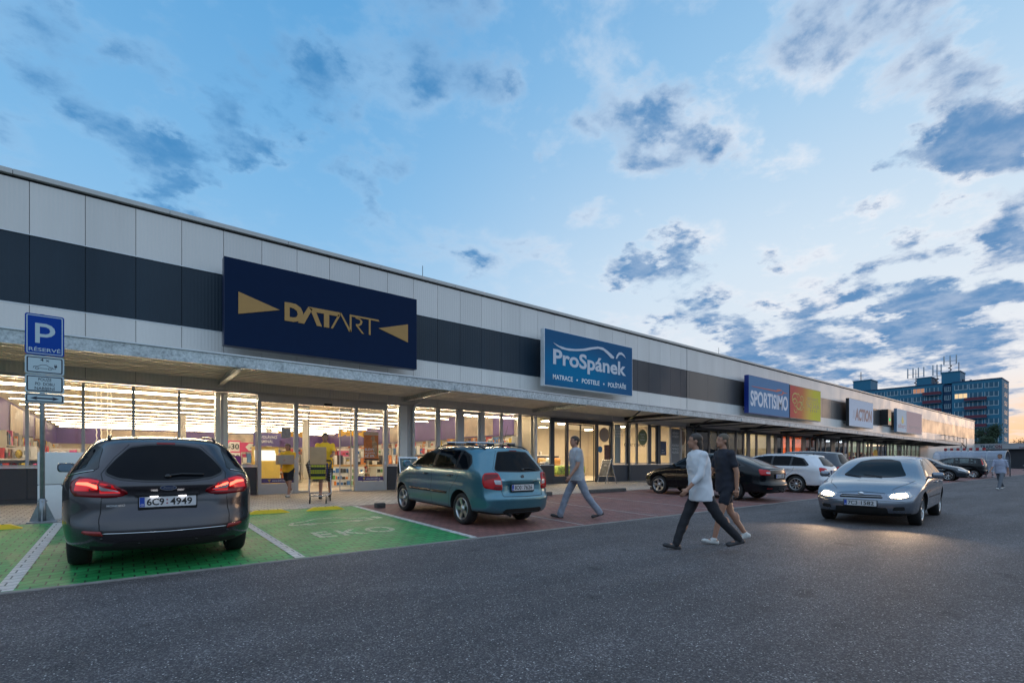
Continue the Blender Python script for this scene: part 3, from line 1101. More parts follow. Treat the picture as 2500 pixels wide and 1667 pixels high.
# island rows seen over the grey car
for i, (x, y, L, h) in enumerate(((0.6, 21.5, 3.4, 1.05), (4.0, 27.5, 3.0, 1.45), (0.2, 29, 3.6, 1.5), (5.2, 23.6, 2.4, 1.3), (7.4, 21.2, 2.4, 1.55), (6.4, 31, 4.2, 1.7), (1.5, 36, 5, 1.8), (9.5, 36, 5, 1.8))):
    shelf(x, y, 0, L, h, ['low white counter of kitchen machines behind the second window', 'mid height display under the pink price boards', 'long rack in the middle of the shop floor', 'counter display behind the yellow terminal', 'display unit seen through the open entrance', 'long white display behind the entrance', 'tall rack near the back wall on the left side', 'tall rack near the back wall on the right side'][i],
          seed=40 + i, levels=3 if h < 1.4 else 4, weights=[6, 1.5, 1, 1.5, 1.5, .5, .4, 2, .6, .4])
# right wall: bright orange, red and blue goods below the violet band
for i, Y in enumerate((18.4, 21.4, 24.4, 27.4, 30.4, 33.4, 36.4, 39.4)):
    shelf(13.4, Y, R(-90), 2.9, 2.1, 'wall shelf of boxed goods below the violet band, ' + ['nearest the windows', 'second from the windows', 'third from the windows', 'fourth from the windows', 'fifth from the windows', 'sixth from the windows', 'seventh from the windows', 'nearest the back wall'][i],
          seed=60 + i, levels=6, weights=[6, 2, 2.5, 2, 1, 1, .8, 1, .6, .6])
for i, (x, y, rz) in enumerate(((10.2, 19.2, 0), (12.3, 19.3, 0), (9.4, 22.6, 0), (11.6, 23.0, 0))):
    shelf(x, y, rz, 1.95, 1.6, ['white shelf of bottles and boxes behind the teal car', 'shelf of toiletries behind the glazed side door', 'low shelf behind the first row of bottles', 'shelf with blue boxes in the second row'][i], seed=90 + i, levels=5, weights=[7, 1.5, 1.5, 2.5, .8, .5, .8, .8, .5, .4])
# low tables with blue lit fronts inside the entrance
for i, (x, y, L) in enumerate(((6.7, 19.0, 1.5), (8.3, 18.6, 1.2), (5.3, 25.5, 2.2))):
    t = empty('display_table', (x, y, .26), 0, ['low white display table with wooden top behind the orange poster', 'low white display table with wooden top behind the narrow window', 'low white display table deep inside the entrance'][i], 'table')
    mb = MB()
    mb.box(-L / 2, L / 2, -.35, .35, .78, .86)
    mb.build('table_top', M_wood, t, local=True)
    mb = MB()
    mb.box(-L / 2 + .03, L / 2 - .03, -.32, .32, 0, .775)
    mb.build('front', M_white, t, local=True)
    mb = MB()
    rn = random.Random(i)
    for zz in (.08, .30, .55):
        X = -L / 2 + .08
        while X < L / 2 - .1:
            w = rn.uniform(.04, .12)
            mb.box(X, X + w, -.36, -.321, zz, zz + rn.uniform(.08, .17), rn.choice([3, 3, 2, 0, 4, 6]))
            X += w + .03
    X = -L / 2 + .05
    while X < L / 2 - .1:
        w = rn.uniform(.06, .2)
        mb.box(X, X + w, -.1, .1, .86, .86 + rn.uniform(.1, .4), rn.choice([0, 4, 7, 1, 0, 2]))
        X += w + .04
    mb.build('goods', PAL, t, local=True, kind='stuff')

# round white appliances on the counter behind the charging cabinet
for i, (x, z, r) in enumerate(((-.62, 1.42, .14), (-.28, 1.44, .14), (.02, 1.42, .12), (.34, 1.46, .15), (.68, 1.52, .19))):
    t = empty('fan_heater', (x, 21.4, z - r), label=['round white fan on the counter, leftmost of five', 'round white fan on the counter, second of five', 'smallest round white fan on the counter', 'round white fan on the counter, fourth of five', 'largest round white fan on the counter'][i], cat='fan', group='round fans on the counter')
    mb = MB()
    Mx = Matrix.Translation((x, 21.4, z)) @ Matrix.Rotation(R(90), 4, 'X')
    mb.lathe([(r, -.03), (r, .03), (r - .02, .035), (r - .02, -.035)], Mx, 20, closed=True)
    mb.tube([(x, 21.42, z - r), (x, 21.42, z - r - .08)], .02, 6)
    mb.build('casing', M_white, t)
    mb = MB()
    for k in range(6):
        a = k * math.pi / 6
        mb.tube([(x - math.cos(a) * r, 21.4, z - math.sin(a) * r), (x + math.cos(a) * r, 21.4, z + math.sin(a) * r)], .004, 4)
    mb.build('grille', M_steel, t)

# pink price boards with a white arrow tag
M_pink = pmat('pink_board', (.62, .035, .16), .5)
for i, (x, z, y) in enumerate(((1.9, 1.86, 24.0), (3.1, 1.86, 24.0), (4.3, 1.86, 24.0), (1.9, 1.36, 23.9), (3.1, 1.36, 23.9), (4.3, 1.36, 23.9), (2.72, 1.72, 18.3), (2.72, 1.36, 18.2))):
    t = empty('price_sign', (x, y, z), label=['upper pink price board with white arrow, behind the third pane', 'upper middle pink price board with white arrow', 'upper pink price board with white arrow next to the terminal', 'lower pink price board with white arrow, behind the third pane', 'lower middle pink price board with white arrow', 'lower pink price board with white arrow next to the terminal',
                                              'upper pink board in the window left of the entrance', 'lower pink board in the window left of the entrance'][i], cat='sign', group='pink price boards')
    w = .55 if i < 6 else .33
    mb = MB()
    mb.box(x - w, x + w, y, y + .03, z - .2, z + .2)
    mb.build('board', M_pink, t)
    mb = MB()
    mb.prism([(x - w * .2, z), (x + .05 * w, z + .16), (x + w * .92, z + .16), (x + w * .92, z - .16), (x + .05 * w, z - .16)], face_y(y), .001, .006)
    mb.build('tag', M_white, t)
    mb = MB()
    put_text(mb, '-30', face_y(y), x + w * .4, z - .08, .17, centre=True, bold=.02, d=.008)
    mb.build('lettering', M_black, t)

# yellow information terminal behind the left door pane
t = empty('info_terminal', (3.72, 17.6, .26), label='yellow information terminal with slanted white top behind the left door pane', cat='terminal')
mb = MB()
mb.box(3.30, 4.08, 17.5, 17.9, .26, 1.25)
mb.box(3.30, 4.08, 17.68, 17.9, 1.25, 1.72)
bevel(mb.build('cabinet', pmat('yellow_cabinet', (.85, .60, .14), .45), t), .02)
mb = MB()
mb.add([(3.33, 17.49, 1.28), (4.0, 17.49, 1.28), (3.94, 17.62, 1.60), (3.33, 17.62, 1.60), (3.33, 17.60, 1.26), (4.0, 17.60, 1.26)], [(0, 1, 2, 3), (0, 4, 5, 1)])
mb.build('screen', emat('bright_screen', (1, .95, .85), 1.4), t)
mb = MB()
mb.box(3.28, 4.10, 17.45, 17.49, 1.74, 2.16)
mb.build('header', M_purple, t)
mb = MB()
put_text(mb, 'VYVOLÁVACÍ', face_y(17.45), 3.36, 1.98, .085, .62, bold=.02, d=.003)
put_text(mb, 'TERMINÁL', face_y(17.45), 3.36, 1.84, .085, .5, bold=.02, d=.003)
mb.build('lettering', M_white, t)
# yellow banner signs deep in the shop
for i, (x, y, z) in enumerate(((8.6, 34, 3.0), (10.4, 28, 2.85))):
    t = empty('hanging_banner', (x, y, z), label=['yellow arrow logo panel on the far side wall seen through the entrance', 'larger yellow arrow logo panel seen through the entrance'][i], cat='sign')
    mb = MB()
    f = face_y(y)
    mb.prism([(x - .8, z + .25), (x - .2, z), (x - .8, z - .25)], f, 0, .02)
    mb.prism([(x + .8, z + .25), (x + .2, z), (x + .8, z - .25)], f, 0, .02)
    mb.box(x - .35, x + .35, y - .02, y, z - .14, z + .14)
    mb.build('panel', pmat('banner_yellow', (.70, .40, .03), .5), t)
# air ducts under the ceiling
for i, (x, y, L) in enumerate(((3.0, 22, 3.2), (1.2, 31, 4), (8.5, 26, 3))):
    mb = MB()
    mb.box(x, x + L, y, y + .5, 3.72, 3.95)
    mb.tube([(x + L, y + .25, 3.8), (x + L + .5, y + .1, 3.85), (x + L + .9, y - .4, 3.9)], .09, 8)
    mb.build('air_duct', pmat('duct', (.35, .36, .33), .5, .3), label=['grey air duct under the ceiling behind the third window', 'grey air duct further back over the racks', 'grey air duct above the entrance hall'][i], cat='duct')
# twisted LED strings hanging behind the second pane
for i, (x, y) in enumerate(((-.62, 19.5), (-.52, 19.9), (-.38, 20.4), (-.30, 21.0))):
    mb = MB()
    pts = [(x + .012 * math.cos(k * 1.2), y + .025 * math.sin(k * 1.2), 1.75 + k * .035) for k in range(56)]
    mb.tube(pts, .008, 4)
    mb.build('light_string', emat('string_glow', (1, .80, .5), 1.6), label='twisted warm light string hanging behind the second pane', cat='light string', group='light strings behind the second pane')

# --- bed shop ---------------------------------------------------------------
for i, (x, y) in enumerate(((15.0, 18.0), (17.0, 18.6), (18.9, 19.4), (21.0, 18.4), (23.3, 18.8), (16.0, 21.5), (19.8, 22), (23.8, 22))):
    t = empty('ceiling_light', (x, y, 3.3), label='round flat lamp on the bed shop ceiling', cat='light', group='round lamps in the bed shop')
    mb = MB()
    mb.lathe([(0.0, 3.30), (.30, 3.30)], Matrix.Translation((x, y, 0)), 20)
    mb.build('diffuser', emat('bed_shop_lamp', (1.0, .76, .50), 95.0), t)
    mb = MB()
    mb.lathe([(.30, 3.29), (.33, 3.29), (.33, 3.415), (0, 3.415)], Matrix.Translation((x, y, 0)), 20)
    mb.build('housing', M_white, t)
M_brown = pmat('brown_feature_wall', (.12, .085, .07), .6, var=.06)
mb = MB()
mb.box(14.4, 18.3, 21.0, 21.1, 1.55, 2.72)
mb.build('display_wall', M_brown, label='dark brown wall panel with bed brand lettering inside the bed shop', cat='wall panel')
w = bpy.data.objects['display_wall']
mb = MB()
put_text(mb, 'TEMPUR', face_y(21.0), 16.55, 2.22, .26, 1.5, bold=.02, d=.004)
put_text(mb, 'perdormire', face_y(21.0), 14.9, 2.3, .16, 1.2, d=.004)
put_text(mb, 'KLINMAM', face_y(21.0), 14.8, 1.78, .12, .8, d=.004)
mb.build('lettering', M_white, w, local=True)
mb = MB()
mb.box(16.2, 19.5, 20.6, 20.95, 1.32, 1.60)
bevel(mb.build('wall_shelf', M_white, label='thick white wall shelf below the brown panel', cat='shelf'), .01)
for i in range(5):
    mb = MB()
    mb.rbox((16.5 + i * .5, 20.78, 1.70), (.12, .12, .19), .02)
    mb.build('carton', M_white, label='small white carton standing on the wall shelf', cat='box', group='cartons on the wall shelf')
t = empty('bed', (18.2, 18.8, .26), label='bed with a green leaf blanket and orange cushions behind the sliding door', cat='bed')
mb = MB(); mb.rbox((18.1, 18.9, .82), (1.9, 2.0, .35), .10); mb.build('mattress', M_white, t)
mb = MB(); mb.rbox((18.0, 18.5, .80), (2.0, 1.5, .44), .12); mb.build('blanket', pmat('green_leaf_blanket', (.30, .42, .06), .8, var=.8, vscale=7), t)
mb = MB(); mb.box(17.2, 19.0, 18.0, 19.8, .26, .62); mb.build('bed_frame', M_wood, t)
mb = MB(); mb.box(17.1, 19.1, 19.9, 20.0, .3, 1.55); mb.build('headboard', pmat('dark_headboard', (.05, .04, .045), .6), t)
for i, (x, c) in enumerate(((17.5, M_wood), (18.0, M_white), (18.6, pmat('orange_cushion', (.55, .26, .08), .8)))):
    mb = MB()
    mb.rbox((x, 19.55, 1.22), (.5, .22, .42), .1)
    mb.build('cushion', c, label=['brown cushion on the bed, nearest the door post', 'white cushion in the middle of the bed', 'orange cushion on the far side of the bed'][i], cat='cushion')
t = empty('pillow_rack', (14.65, 17.6, .26), label='wooden rack holding a stack of cream pillows behind the narrow window', cat='rack')
mb = MB()
for X in (14.3, 15.0):
    mb.box(X, X + .05, 17.4, 17.45, .26, 2.0)
    mb.box(X, X + .05, 18.0, 18.05, .26, 2.0)
mb.box(14.3, 15.05, 17.4, 18.05, 1.18, 1.21)
mb.build('frame', M_wood, t)
for i in range(4):
    mb = MB()
    mb.rbox((14.65, 17.72, 1.30 + i * .175), (.66, .6, .165), .075, seg=4)
    mb.build('pillow', pmat('cream_pillow', (.66, .52, .34), .8, var=.12), label=['cream pillow at the bottom of the stack', 'second cream pillow from the bottom of the stack', 'third cream pillow from the bottom of the stack', 'cream pillow on top of the stack'][i], cat='pillow', group='pillows stacked on the rack')
mb = MB(); mb.rbox((15.55, 17.9, .7), (.62, .8, .9), .05); mb.build('display_chest', M_wood, label='wooden chest with bedding just inside the bed shop door', cat='chest')
mb = MB(); mb.rbox((16.1, 17.7, .75), (.42, .4, .98), .02); mb.build('display_pillar', M_white, label='white display pillar beside the wooden chest', cat='display')
# window decals and posters of the bed shop
M_beige = pmat('beige_sticker', (.42, .30, .22), .6)
def disc(name, cx, cz, r, rz_, mat, label, lines=(), y=FY + .014, cat='sticker'):
    mb = MB()
    mb.prism([(cx + r * math.cos(k * math.pi / 16), cz + rz_ * math.sin(k * math.pi / 16)) for k in range(32)], face_y(y), 0, .004)
    o = mb.build(name, mat, label=label, cat=cat)
    if lines:
        mb = MB()
        for s_, dz_, hh in lines:
            put_text(mb, s_, face_y(y), cx, cz + dz_, hh, centre=True, d=.006)
        mb.build('lettering', M_white, o, local=True)
    return o
disc('window_sticker', 18.66, 2.55, .36, .36, M_beige, 'round beige sticker high on the bed shop door pane')
disc('window_sticker', 18.36, 1.83, .16, .16, pmat('blue_sticker', (.02, .16, .32), .5), 'small round blue sticker beside the poster on the door pane')
disc('window_sticker', 21.72, 2.52, .40, .42, pmat('olive_sticker', (.22, .24, .11), .6), 'round olive green sticker on the bed shop window', (('NEJVĚTŠÍ', .12, .07), ('VÝBĚR', -.02, .07), ('MATRACÍ', -.16, .07)))
disc('window_sticker', 25.5, 2.6, .24, .40, pmat('brown_sticker', (.22, .13, .08), .6), 'brown round sticker on the last bed shop pane')
def poster(x0, x1, z0, z1, y, mat, label, parts=(), cat='poster', name='poster'):
    mb = MB()
    mb.box(x0, x1, y - .006, y, z0, z1)
    o = mb.build(name, mat, label=label, cat=cat)
    for nm, m, fn in parts:
        mb = MB()
        fn(mb)
        mb.build(nm, m, o, local=True)
    return o
f = face_y(FY + .012)
poster(18.66, 19.08, 1.32, 2.06, FY + .014, pmat('brown_photo_poster', (.13, .045, .03), .5, var=.9, vscale=9), 'dark red photo poster low on the bed shop door pane')
poster(23.33, 23.86, 1.58, 2.36, FY + .014, pmat('navy_poster', (.01, .03, .09), .5, var=.5, vscale=10), 'navy blue poster on the window behind the black car',
       (('lettering', M_white, lambda mb: (put_text(mb, 'SLEVA', f, 23.42, 1.70, .07, d=.01), put_text(mb, 'AKCE', f, 23.42, 1.84, .05, d=.01))),))
poster(24.32, 25.2, 1.16, 3.1, FY + .022, pmat('grey_window_film', (.16, .16, .17), .6), 'grey film strip with white lettering on a bed shop window',
       (('lettering', M_white, lambda mb: [put_text(mb, s, f, 24.76, z, .12, .62, centre=True, d=-.002) for s, z in (('VEŠKERÝ', 2.8), ('VÝBĚR', 2.6), ('POSTELE', 2.1), ('MATRACE', 1.9), ('POLŠTÁŘE', 1.7))]),), cat='window film', name='window_graphic')
mb = MB()
put_text(mb, 'dormeo', f, 20.2, 2.02, .26, 1.75, d=0)
o = mb.build('window_lettering', pmat('brown_vinyl', (.05, .035, .03), .5), label='brown lower case lettering across the bed shop window', cat='lettering')
mb = MB()
for k, s in enumerate(('matrace', 'postele', 'polštáře', 'přikrývky')):
    put_text(mb, s, f, 19.45, 2.9 - k * .14, .08, .7, d=0)
mb.build('window_lettering', M_white, label='four small white lines of lettering on the first bed shop window', cat='lettering')
# curtains
for a, b, c_ in ((19.85, 20.3, (.30, .34, .36)), (14.25, 14.5, (.3, .34, .4))):
    mb = MB()
    vs, fs = [], []
    n = 28
    for k in range(n + 1):
        X = a + (b - a) * k / n
        dy = .03 * math.sin(k * 1.7)
        vs += [(X, FY + .35 + dy, 1.15), (X, FY + .35 + dy, 3.15)]
        if k:
            fs.append((2 * k - 2, 2 * k, 2 * k + 1, 2 * k - 1))
    mb.add(vs, fs, 0, True)
    mb.build('curtain', pmat('blue_grey_curtain', (*c_, 1), .8), label='blue grey curtain hanging behind the ' + ('first bed shop window' if a > 19 else 'narrow window with the pillows'), cat='curtain')

# --- electronics shop door graphics -----------------------------------------
for i, (a, b) in enumerate(((3.25, 4.18), (6.20, 7.13))):
    poster(a + .01, b - .01, .58, .72, FY + .014, M_purple, ['dark web address strip at the foot of the left door pane', 'dark web address strip at the foot of the right door pane'][i],
           (('lettering', M_white, lambda mb, a=a: put_text(mb, 'www.DATART.cz', f, a + .30, .625, .052, .5, bold=.02, d=.01)),
            ('logo', pmat('logo_yellow', (.75, .52, .04), .5), lambda mb, a=a: mb.prism([(a + .18, .68), (a + .27, .68), (a + .225, .61)], f, .008, .012))), cat='strip', name='web_address_strip')
poster(6.42, 6.94, 1.28, 2.24, FY + .014, pmat('orange_poster', (.62, .17, .03), .5, var=.25, vscale=5), 'orange sale poster on the right glass panel of the entrance',
       (('header', pmat('poster_header', (.6, .40, .28), .5), lambda mb: mb.box(6.425, 6.935, FY + .004, FY + .0075, 2.13, 2.235)),
        ('footer', M_black, lambda mb: mb.box(6.425, 6.935, FY + .004, FY + .0075, 1.285, 1.335)),
        ('picture', pmat('poster_figure', (.55, .30, .14), .5, var=.6, vscale=12), lambda mb: mb.prism([(6.68, 2.08), (6.76, 2.12), (6.82, 2.06), (6.80, 1.96), (6.88, 1.86), (6.90, 1.5), (6.84, 1.40), (6.74, 1.62), (6.70, 1.86), (6.72, 1.96), (6.66, 1.98)], f, .006, .009)),
        ('lettering', M_white, lambda mb: (put_text(mb, 'SLEVY', f, 6.45, 1.60, .085, .34, bold=.02, d=.012), put_text(mb, 'NA ELEKTRO', f, 6.45, 1.50, .05, .36, bold=.01, d=.012), put_text(mb, 'AŽ 30%', f, 6.45, 1.38, .08, .34, bold=.02, d=.012), put_text(mb, 'mall', f, 6.5, 2.16, .05, d=.012)))))
poster(4.22 - .4, 4.22 - .14, 1.95, 2.25, FY + .014, pmat('grey_notice', (.35, .33, .33), .5, var=.4, vscale=30), 'small grey opening hours notice on the left door pane')
mb = MB(); mb.box(7.135, 7.185, FY - .06, FY - .041, 1.14, 1.24); mb.build('key_switch', M_trim, label='small key switch box on the right door post', cat='switch')

# --- lamps and simple fittings in the dark row of shops -----------------------
def panel_lamps(xs, ys, z, col, st, label, grp, size=.5):
    for x in xs:
        for y in ys:
            mb = MB()
            mb.box(x - size / 2, x + size / 2, y - size / 2, y + size / 2, z, z + .03)
            mb.build('ceiling_light', emat(label.split()[0] + '_lamp', col, st), label=label, cat='light', group=grp)
panel_lamps((29, 33, 36.8), (19, 23), 3.8, (1, .80, .5), 60, 'warm square lamp in the sports shop', 'lamps in the sports shop')
panel_lamps((39.6, 41.4, 43.2), (18.5,), 3.3, (1, .42, .10), 130, 'orange square lamp over the food counter', 'lamps over the food counter', .4)
panel_lamps((48, 53.5, 58, 62, 66, 70, 74.5), (18.5, 24), 3.8, (.95, 1, .85), 60, 'cool square lamp in the discount shops', 'lamps in the discount shops')
for i, (x, y, L, sdw) in enumerate(((34.0, 20.5, 4, 1), (28.5, 20, 3, 2), (37, 21, 2.2, 3))):
    shelf(x, y, 0, L, 1.9, ['sports shop rack behind the white car', 'sports shop rack behind the red window film', 'small sports shop rack next to the food counter'][i], seed=200 + sdw, weights=[3, 1, 1, 1, 4, 1, 1, 3, 0, 1])
for i, x in enumerate((39.6, 41.6)):
    shelf(x, 18.2, 0, 1.7, 2.2, ['food counter wall with lit menu colours behind the white car roof', 'food counter wall with a pale menu screen'][i], seed=220 + i, levels=4, weights=[4, 3, 5, .2, 1, 4, .3, .2, 3, 1])
for i, x in enumerate((47, 50.5, 54, 57.5, 61, 64.5, 68, 71.5, 74.5)):
    shelf(x, 19.5, 0, 3.0, 2.0, 'discount shop rack ' + ['behind the lilac film', 'beside the blue pillar', 'behind the brightest panes', 'left of the yellow emblem', 'behind the yellow emblem', 'right of the blue film', 'before the brown panel', 'behind the brown panel', 'at the end of the glazing'][i], seed=240 + i, weights=[4, 2, 1, 2, 2, 1, 1, 1, 1, 1])
disc('window_sticker', 60.0, 2.05, .75, .42, pmat('yellow_emblem', (.80, .45, .02), .5), 'yellow oval emblem on a blue shop window', y=FY + .02)
poster(51.3, 51.95, 1.6, 1.95, FY + .03, M_white, 'small white notice on the blue window film')
mb = MB()
for r_ in range(5):
    for c_ in range(3):
        mb.box(43.9 + c_ * .25, 44.08 + c_ * .25, FY + .02, FY + .024, 1.1 + r_ * .28, 1.28 + r_ * .28)
mb.build('window_lettering', M_white, label='white symbols on the dark window beside the food counter', cat='lettering')
for i, (x, y) in enumerate(((33.3, 17.3), (34.9, 17.4))):
    t = empty('mannequin', (x, y, .26), label=['pale mannequin torso in the sports shop window, on the left', 'pale mannequin torso in the sports shop window, on the right'][i], cat='mannequin')
    mb = MB()
    mb.tube([(x, y, .26), (x, y, .95), (x, y, 1.2), (x, y, 1.45), (x, y, 1.62), (x, y, 1.68)], [.03, .16, .13, .19, .08, .05], 12)
    mb.ball((x, y, 1.78), (.075, .09, .11))
    mb.build('torso', pmat('mannequin_cloth', (.55, .50, .42), .7), t)
# ------------------------------------------------------------------ facade signs
def signbox(name, xa, xb, z0, z1, yf, yb, mat_face, mat_side, label, cat='shop sign', rim=.03):
    t = empty(name, ((xa + xb) / 2, yb, z0), label=label, cat=cat)
    mb = MB()
    mb.box(xa, xb, yf, yb, z0, z1)
    bevel(mb.build('box', mat_side, t), .012)
    mb = MB()
    mb.box(xa + rim, xb - rim, yf - .006, yf, z0 + rim, z1 - rim)
    mb.build('face', mat_face, t)
    mb = MB()      # wall brackets behind the box
    for X in (xa + .6, xb - .6):
        for Z in (z0 + .35, z1 - .4):
            mb.box(X - .04, X + .04, yb, FY - .002, Z - .05, Z + .05)
    mb.build('bracket', M_alud, t)
    return t


M_navy = pmat('navy_sign_face', (0.0035, 0.014, 0.045), .6, spec=.08, var=.05)
M_gold = pmat('gold_letters', (0.34, 0.185, 0.045), .5, var=.04)
yf = 15.45
t = signbox('shop_sign', 2.17, 8.02, 4.42, 6.86, yf, 15.72, M_navy, pmat('navy_sign_side', (.004, .012, .05), .35), 'long navy sign with gold lettering between two gold arrowheads', rim=.012)
fs_ = face_y(yf)
mb = MB()
mb.prism([(2.52, 5.95), (3.59, 5.64), (2.52, 5.33)], fs_, .007, .02)
mb.build('arrowhead', M_gold, t)
mb = MB()
mb.prism([(6.61, 5.62), (7.67, 5.93), (7.67, 5.31)], fs_, .007, .02)
mb.build('arrowhead', M_gold, t)
mb = MB()
mb.prism([(3.72, 5.9), (3.86, 5.91), (4.03, 5.9), (4.17, 5.82), (4.235, 5.69), (4.235, 5.55), (4.16, 5.42), (3.97, 5.36), (3.72, 5.36)], fs_, .007, .02,
         hole=[(3.86, 5.77), (3.97, 5.76), (4.06, 5.70), (4.09, 5.61), (4.05, 5.52), (3.96, 5.49), (3.86, 5.49)])
for q in ([(4.09, 5.36), (4.27, 5.36), (4.51, 5.84), (4.39, 5.89)], [(4.39, 5.895), (5.38, 5.895), (5.30, 5.765), (4.50, 5.765)], [(4.47, 5.765), (4.62, 5.765), (4.79, 5.36), (4.64, 5.36)],
          [(4.85, 5.765), (5.01, 5.765), (5.01, 5.36), (4.85, 5.36)], [(5.06, 5.36), (5.12, 5.36), (5.36, 5.82), (5.29, 5.82)], [(5.33, 5.89), (5.385, 5.89), (5.71, 5.35), (5.63, 5.35)],
          [(5.65, 5.84), (5.71, 5.84), (5.71, 5.35), (5.65, 5.36)], [(5.65, 5.895), (6.61, 5.895), (6.64, 5.84), (5.65, 5.84)],
          [(5.84, 5.84), (5.99, 5.82), (6.07, 5.74), (6.04, 5.64), (5.97, 5.585), (5.85, 5.575), (5.85, 5.625), (5.95, 5.64), (5.995, 5.69), (5.995, 5.76), (5.94, 5.79), (5.84, 5.80)],
          [(5.85, 5.58), (5.92, 5.58), (6.12, 5.35), (6.05, 5.355)], [(6.28, 5.84), (6.34, 5.84), (6.34, 5.35), (6.28, 5.355)]):
    mb.prism(q, fs_, .007, .019)
mb.build('lettering', M_gold, t)

M_ps = pmat('blue_sign_face', (0.018, 0.085, 0.235), .6, spec=.08)
h = G(M_ps.node_tree)
co = h.n('ShaderNodeTexCoord').outputs['Object']
sp = h.n('ShaderNodeSeparateXYZ', ins={0: co})
# the printed background of this sign has a lighter cyan swirl at its lower left
dx = h.m('MULTIPLY', h.m('SUBTRACT', sp.outputs[0], -.9), .33)
dzz = h.m('SUBTRACT', sp.outputs[2], .9)
dist = h.m('SQRT', h.m('ADD', h.m('MULTIPLY', dx, dx), h.m('MULTIPLY', dzz, dzz)))
c = h.mix(h.mr(dist, .2, 1.3), (0.0, 0.155, 0.32, 1), (0.018, 0.095, 0.21, 1))
M_ps.node_tree.links.new(c, M_ps.node_tree.nodes['Principled BSDF'].inputs['Base Color'])
M_let = pmat('pale_sign_letters', (.50, .53, .60), .5)
t = signbox('shop_sign', 13.93, 19.82, 4.45, 6.88, 15.40, 15.64, M_ps, M_trim, 'blue bed shop sign with white lettering under a wavy line', rim=.03)
fs_ = face_y(15.40)
mb = MB()
mb.prism([(14.44, 6.32), (14.77, 6.23), (15.21, 6.19), (15.73, 6.22), (16.26, 6.31), (16.74, 6.44), (17.24, 6.55), (17.6, 6.56), (17.89, 6.47), (18.19, 6.34), (18.43, 6.21), (18.36, 6.13), (18.19, 6.14), (17.93, 6.29), (17.64, 6.43), (17.31, 6.46), (16.92, 6.38), (16.47, 6.25), (15.93, 6.16), (15.4, 6.1), (14.96, 6.11), (14.64, 6.21)], fs_, .007, .02)
mb.prism([(18.54, 6.17), (18.61, 6.34), (18.77, 6.49), (18.96, 6.52), (19.14, 6.44), (19.29, 6.27), (19.08, 6.37), (18.92, 6.41), (18.77, 6.36), (18.62, 6.17)], fs_, .007, .02)
mb.build('wavy_line', M_let, t)
mb = MB()
put_text(mb, 'ProSpánek', fs_, 14.43, 5.43, .62, 4.86, bold=.028, d=.018)
mb.build('lettering', M_let, t)
mb = MB()
put_text(mb, 'MATRACE', fs_, 14.42, 4.77, .20, 1.2, bold=.02, d=.012)
put_text(mb, 'POSTELE', fs_, 16.2, 4.77, .20, 1.18, bold=.02, d=.012)
put_text(mb, 'POLŠTÁŘE', fs_, 17.98, 4.77, .20, 1.33, bold=.02, d=.012)
for X in (15.9, 17.68):
    mb.prism([(X + .045 * math.cos(k), 4.86 + .045 * math.sin(k)) for k in [i * math.pi / 6 for i in range(12)]], fs_, .007, .012)
mb.build('lettering', pmat('white_sign_letters', (.66, .69, .72), .5), t)

t = signbox('shop_sign', 32.0, 38.12, 4.42, 6.91, 15.55, 15.84, pmat('sport_sign_blue', (.11, .215, .37), .6, spec=.08, var=.03), pmat('deep_blue_side', (.003, .02, .18), .3), 'light blue sports shop sign with tall white lettering and a red stroke')
fs_ = face_y(15.55)
mb = MB()
vs, fc = text2d('SPORTISIMO', .03)
put_text(mb, 'SPORTISIMO', fs_, 32.25, 4.95, .95, 5.6, bold=.03, d=.012)
mb.build('lettering', pmat('sport_letters', (.55, .58, .66), .5), t)
mb = MB()
red = pmat('red_stroke', (.42, .06, .05), .5)
mb.prism([(32.4, 6.20), (36.0, 6.23), (36.15, 6.33), (36.7, 6.36), (36.9, 6.30), (36.35, 6.18), (36.05, 6.13), (34.4, 6.15), (32.4, 6.17)], fs_, .007, .016)
mb.prism([(36.2, 5.92), (36.9, 5.98), (37.2, 6.12), (37.9, 6.17), (37.2, 6.20), (36.95, 6.3), (37.0, 6.1), (36.6, 5.99), (36.3, 5.97)], fs_, .007, .016)
mb.build('red_stroke', red, t)

M_rest = pmat('restaurant_sign_face', (.5, .2, .1), .6, spec=.08)
h = G(M_rest.node_tree)
co = h.n('ShaderNodeTexCoord').outputs['Object']
sp = h.n('ShaderNodeSeparateXYZ', ins={0: co})
nn = h.m('ADD', sp.outputs[0], h.m('MULTIPLY', sp.outputs[2], -.15))
c = h.ramp(h.mr(nn, -2.6, 2.2, smooth=False), [(0, (.56, .10, .09, 1)), (.35, (.62, .19, .08, 1)), (.6, (.70, .44, .09, 1)), (.8, (.66, .54, .06, 1)), (1, (.62, .54, .06, 1))])
M_rest.node_tree.links.new(c, M_rest.node_tree.nodes['Principled BSDF'].inputs['Base Color'])
t = signbox('shop_sign', 38.34, 44.1, 4.43, 6.90, 15.60, 15.84, M_rest, M_alud, 'red to yellow restaurant sign with a curled golden ornament', rim=.05)
fs_ = face_y(15.60)
mb = MB()
yel = pmat('ornament_gold', (.50, .40, .08), .5)
def curl(cx, cz, r0, r1, a0, a1, th):
    n = 18
    pts = []
    for k in range(n + 1):
        f_ = k / n
        a = R(a0 + (a1 - a0) * f_)
        r = r0 + (r1 - r0) * f_
        pts.append(Vector((cx + r * 1.2 * math.cos(a), cz + r * math.sin(a))))
    for k in range(n):
        d = (pts[k + 1] - pts[k])
        nr = Vector((-d.y, d.x)).normalized() * th * (1 - .7 * k / n)
        mb.add([fs_(p.x, p.y, .012) for p in (pts[k] - nr, pts[k + 1] - nr, pts[k + 1] + nr, pts[k] + nr)], [(0, 1, 2, 3)])
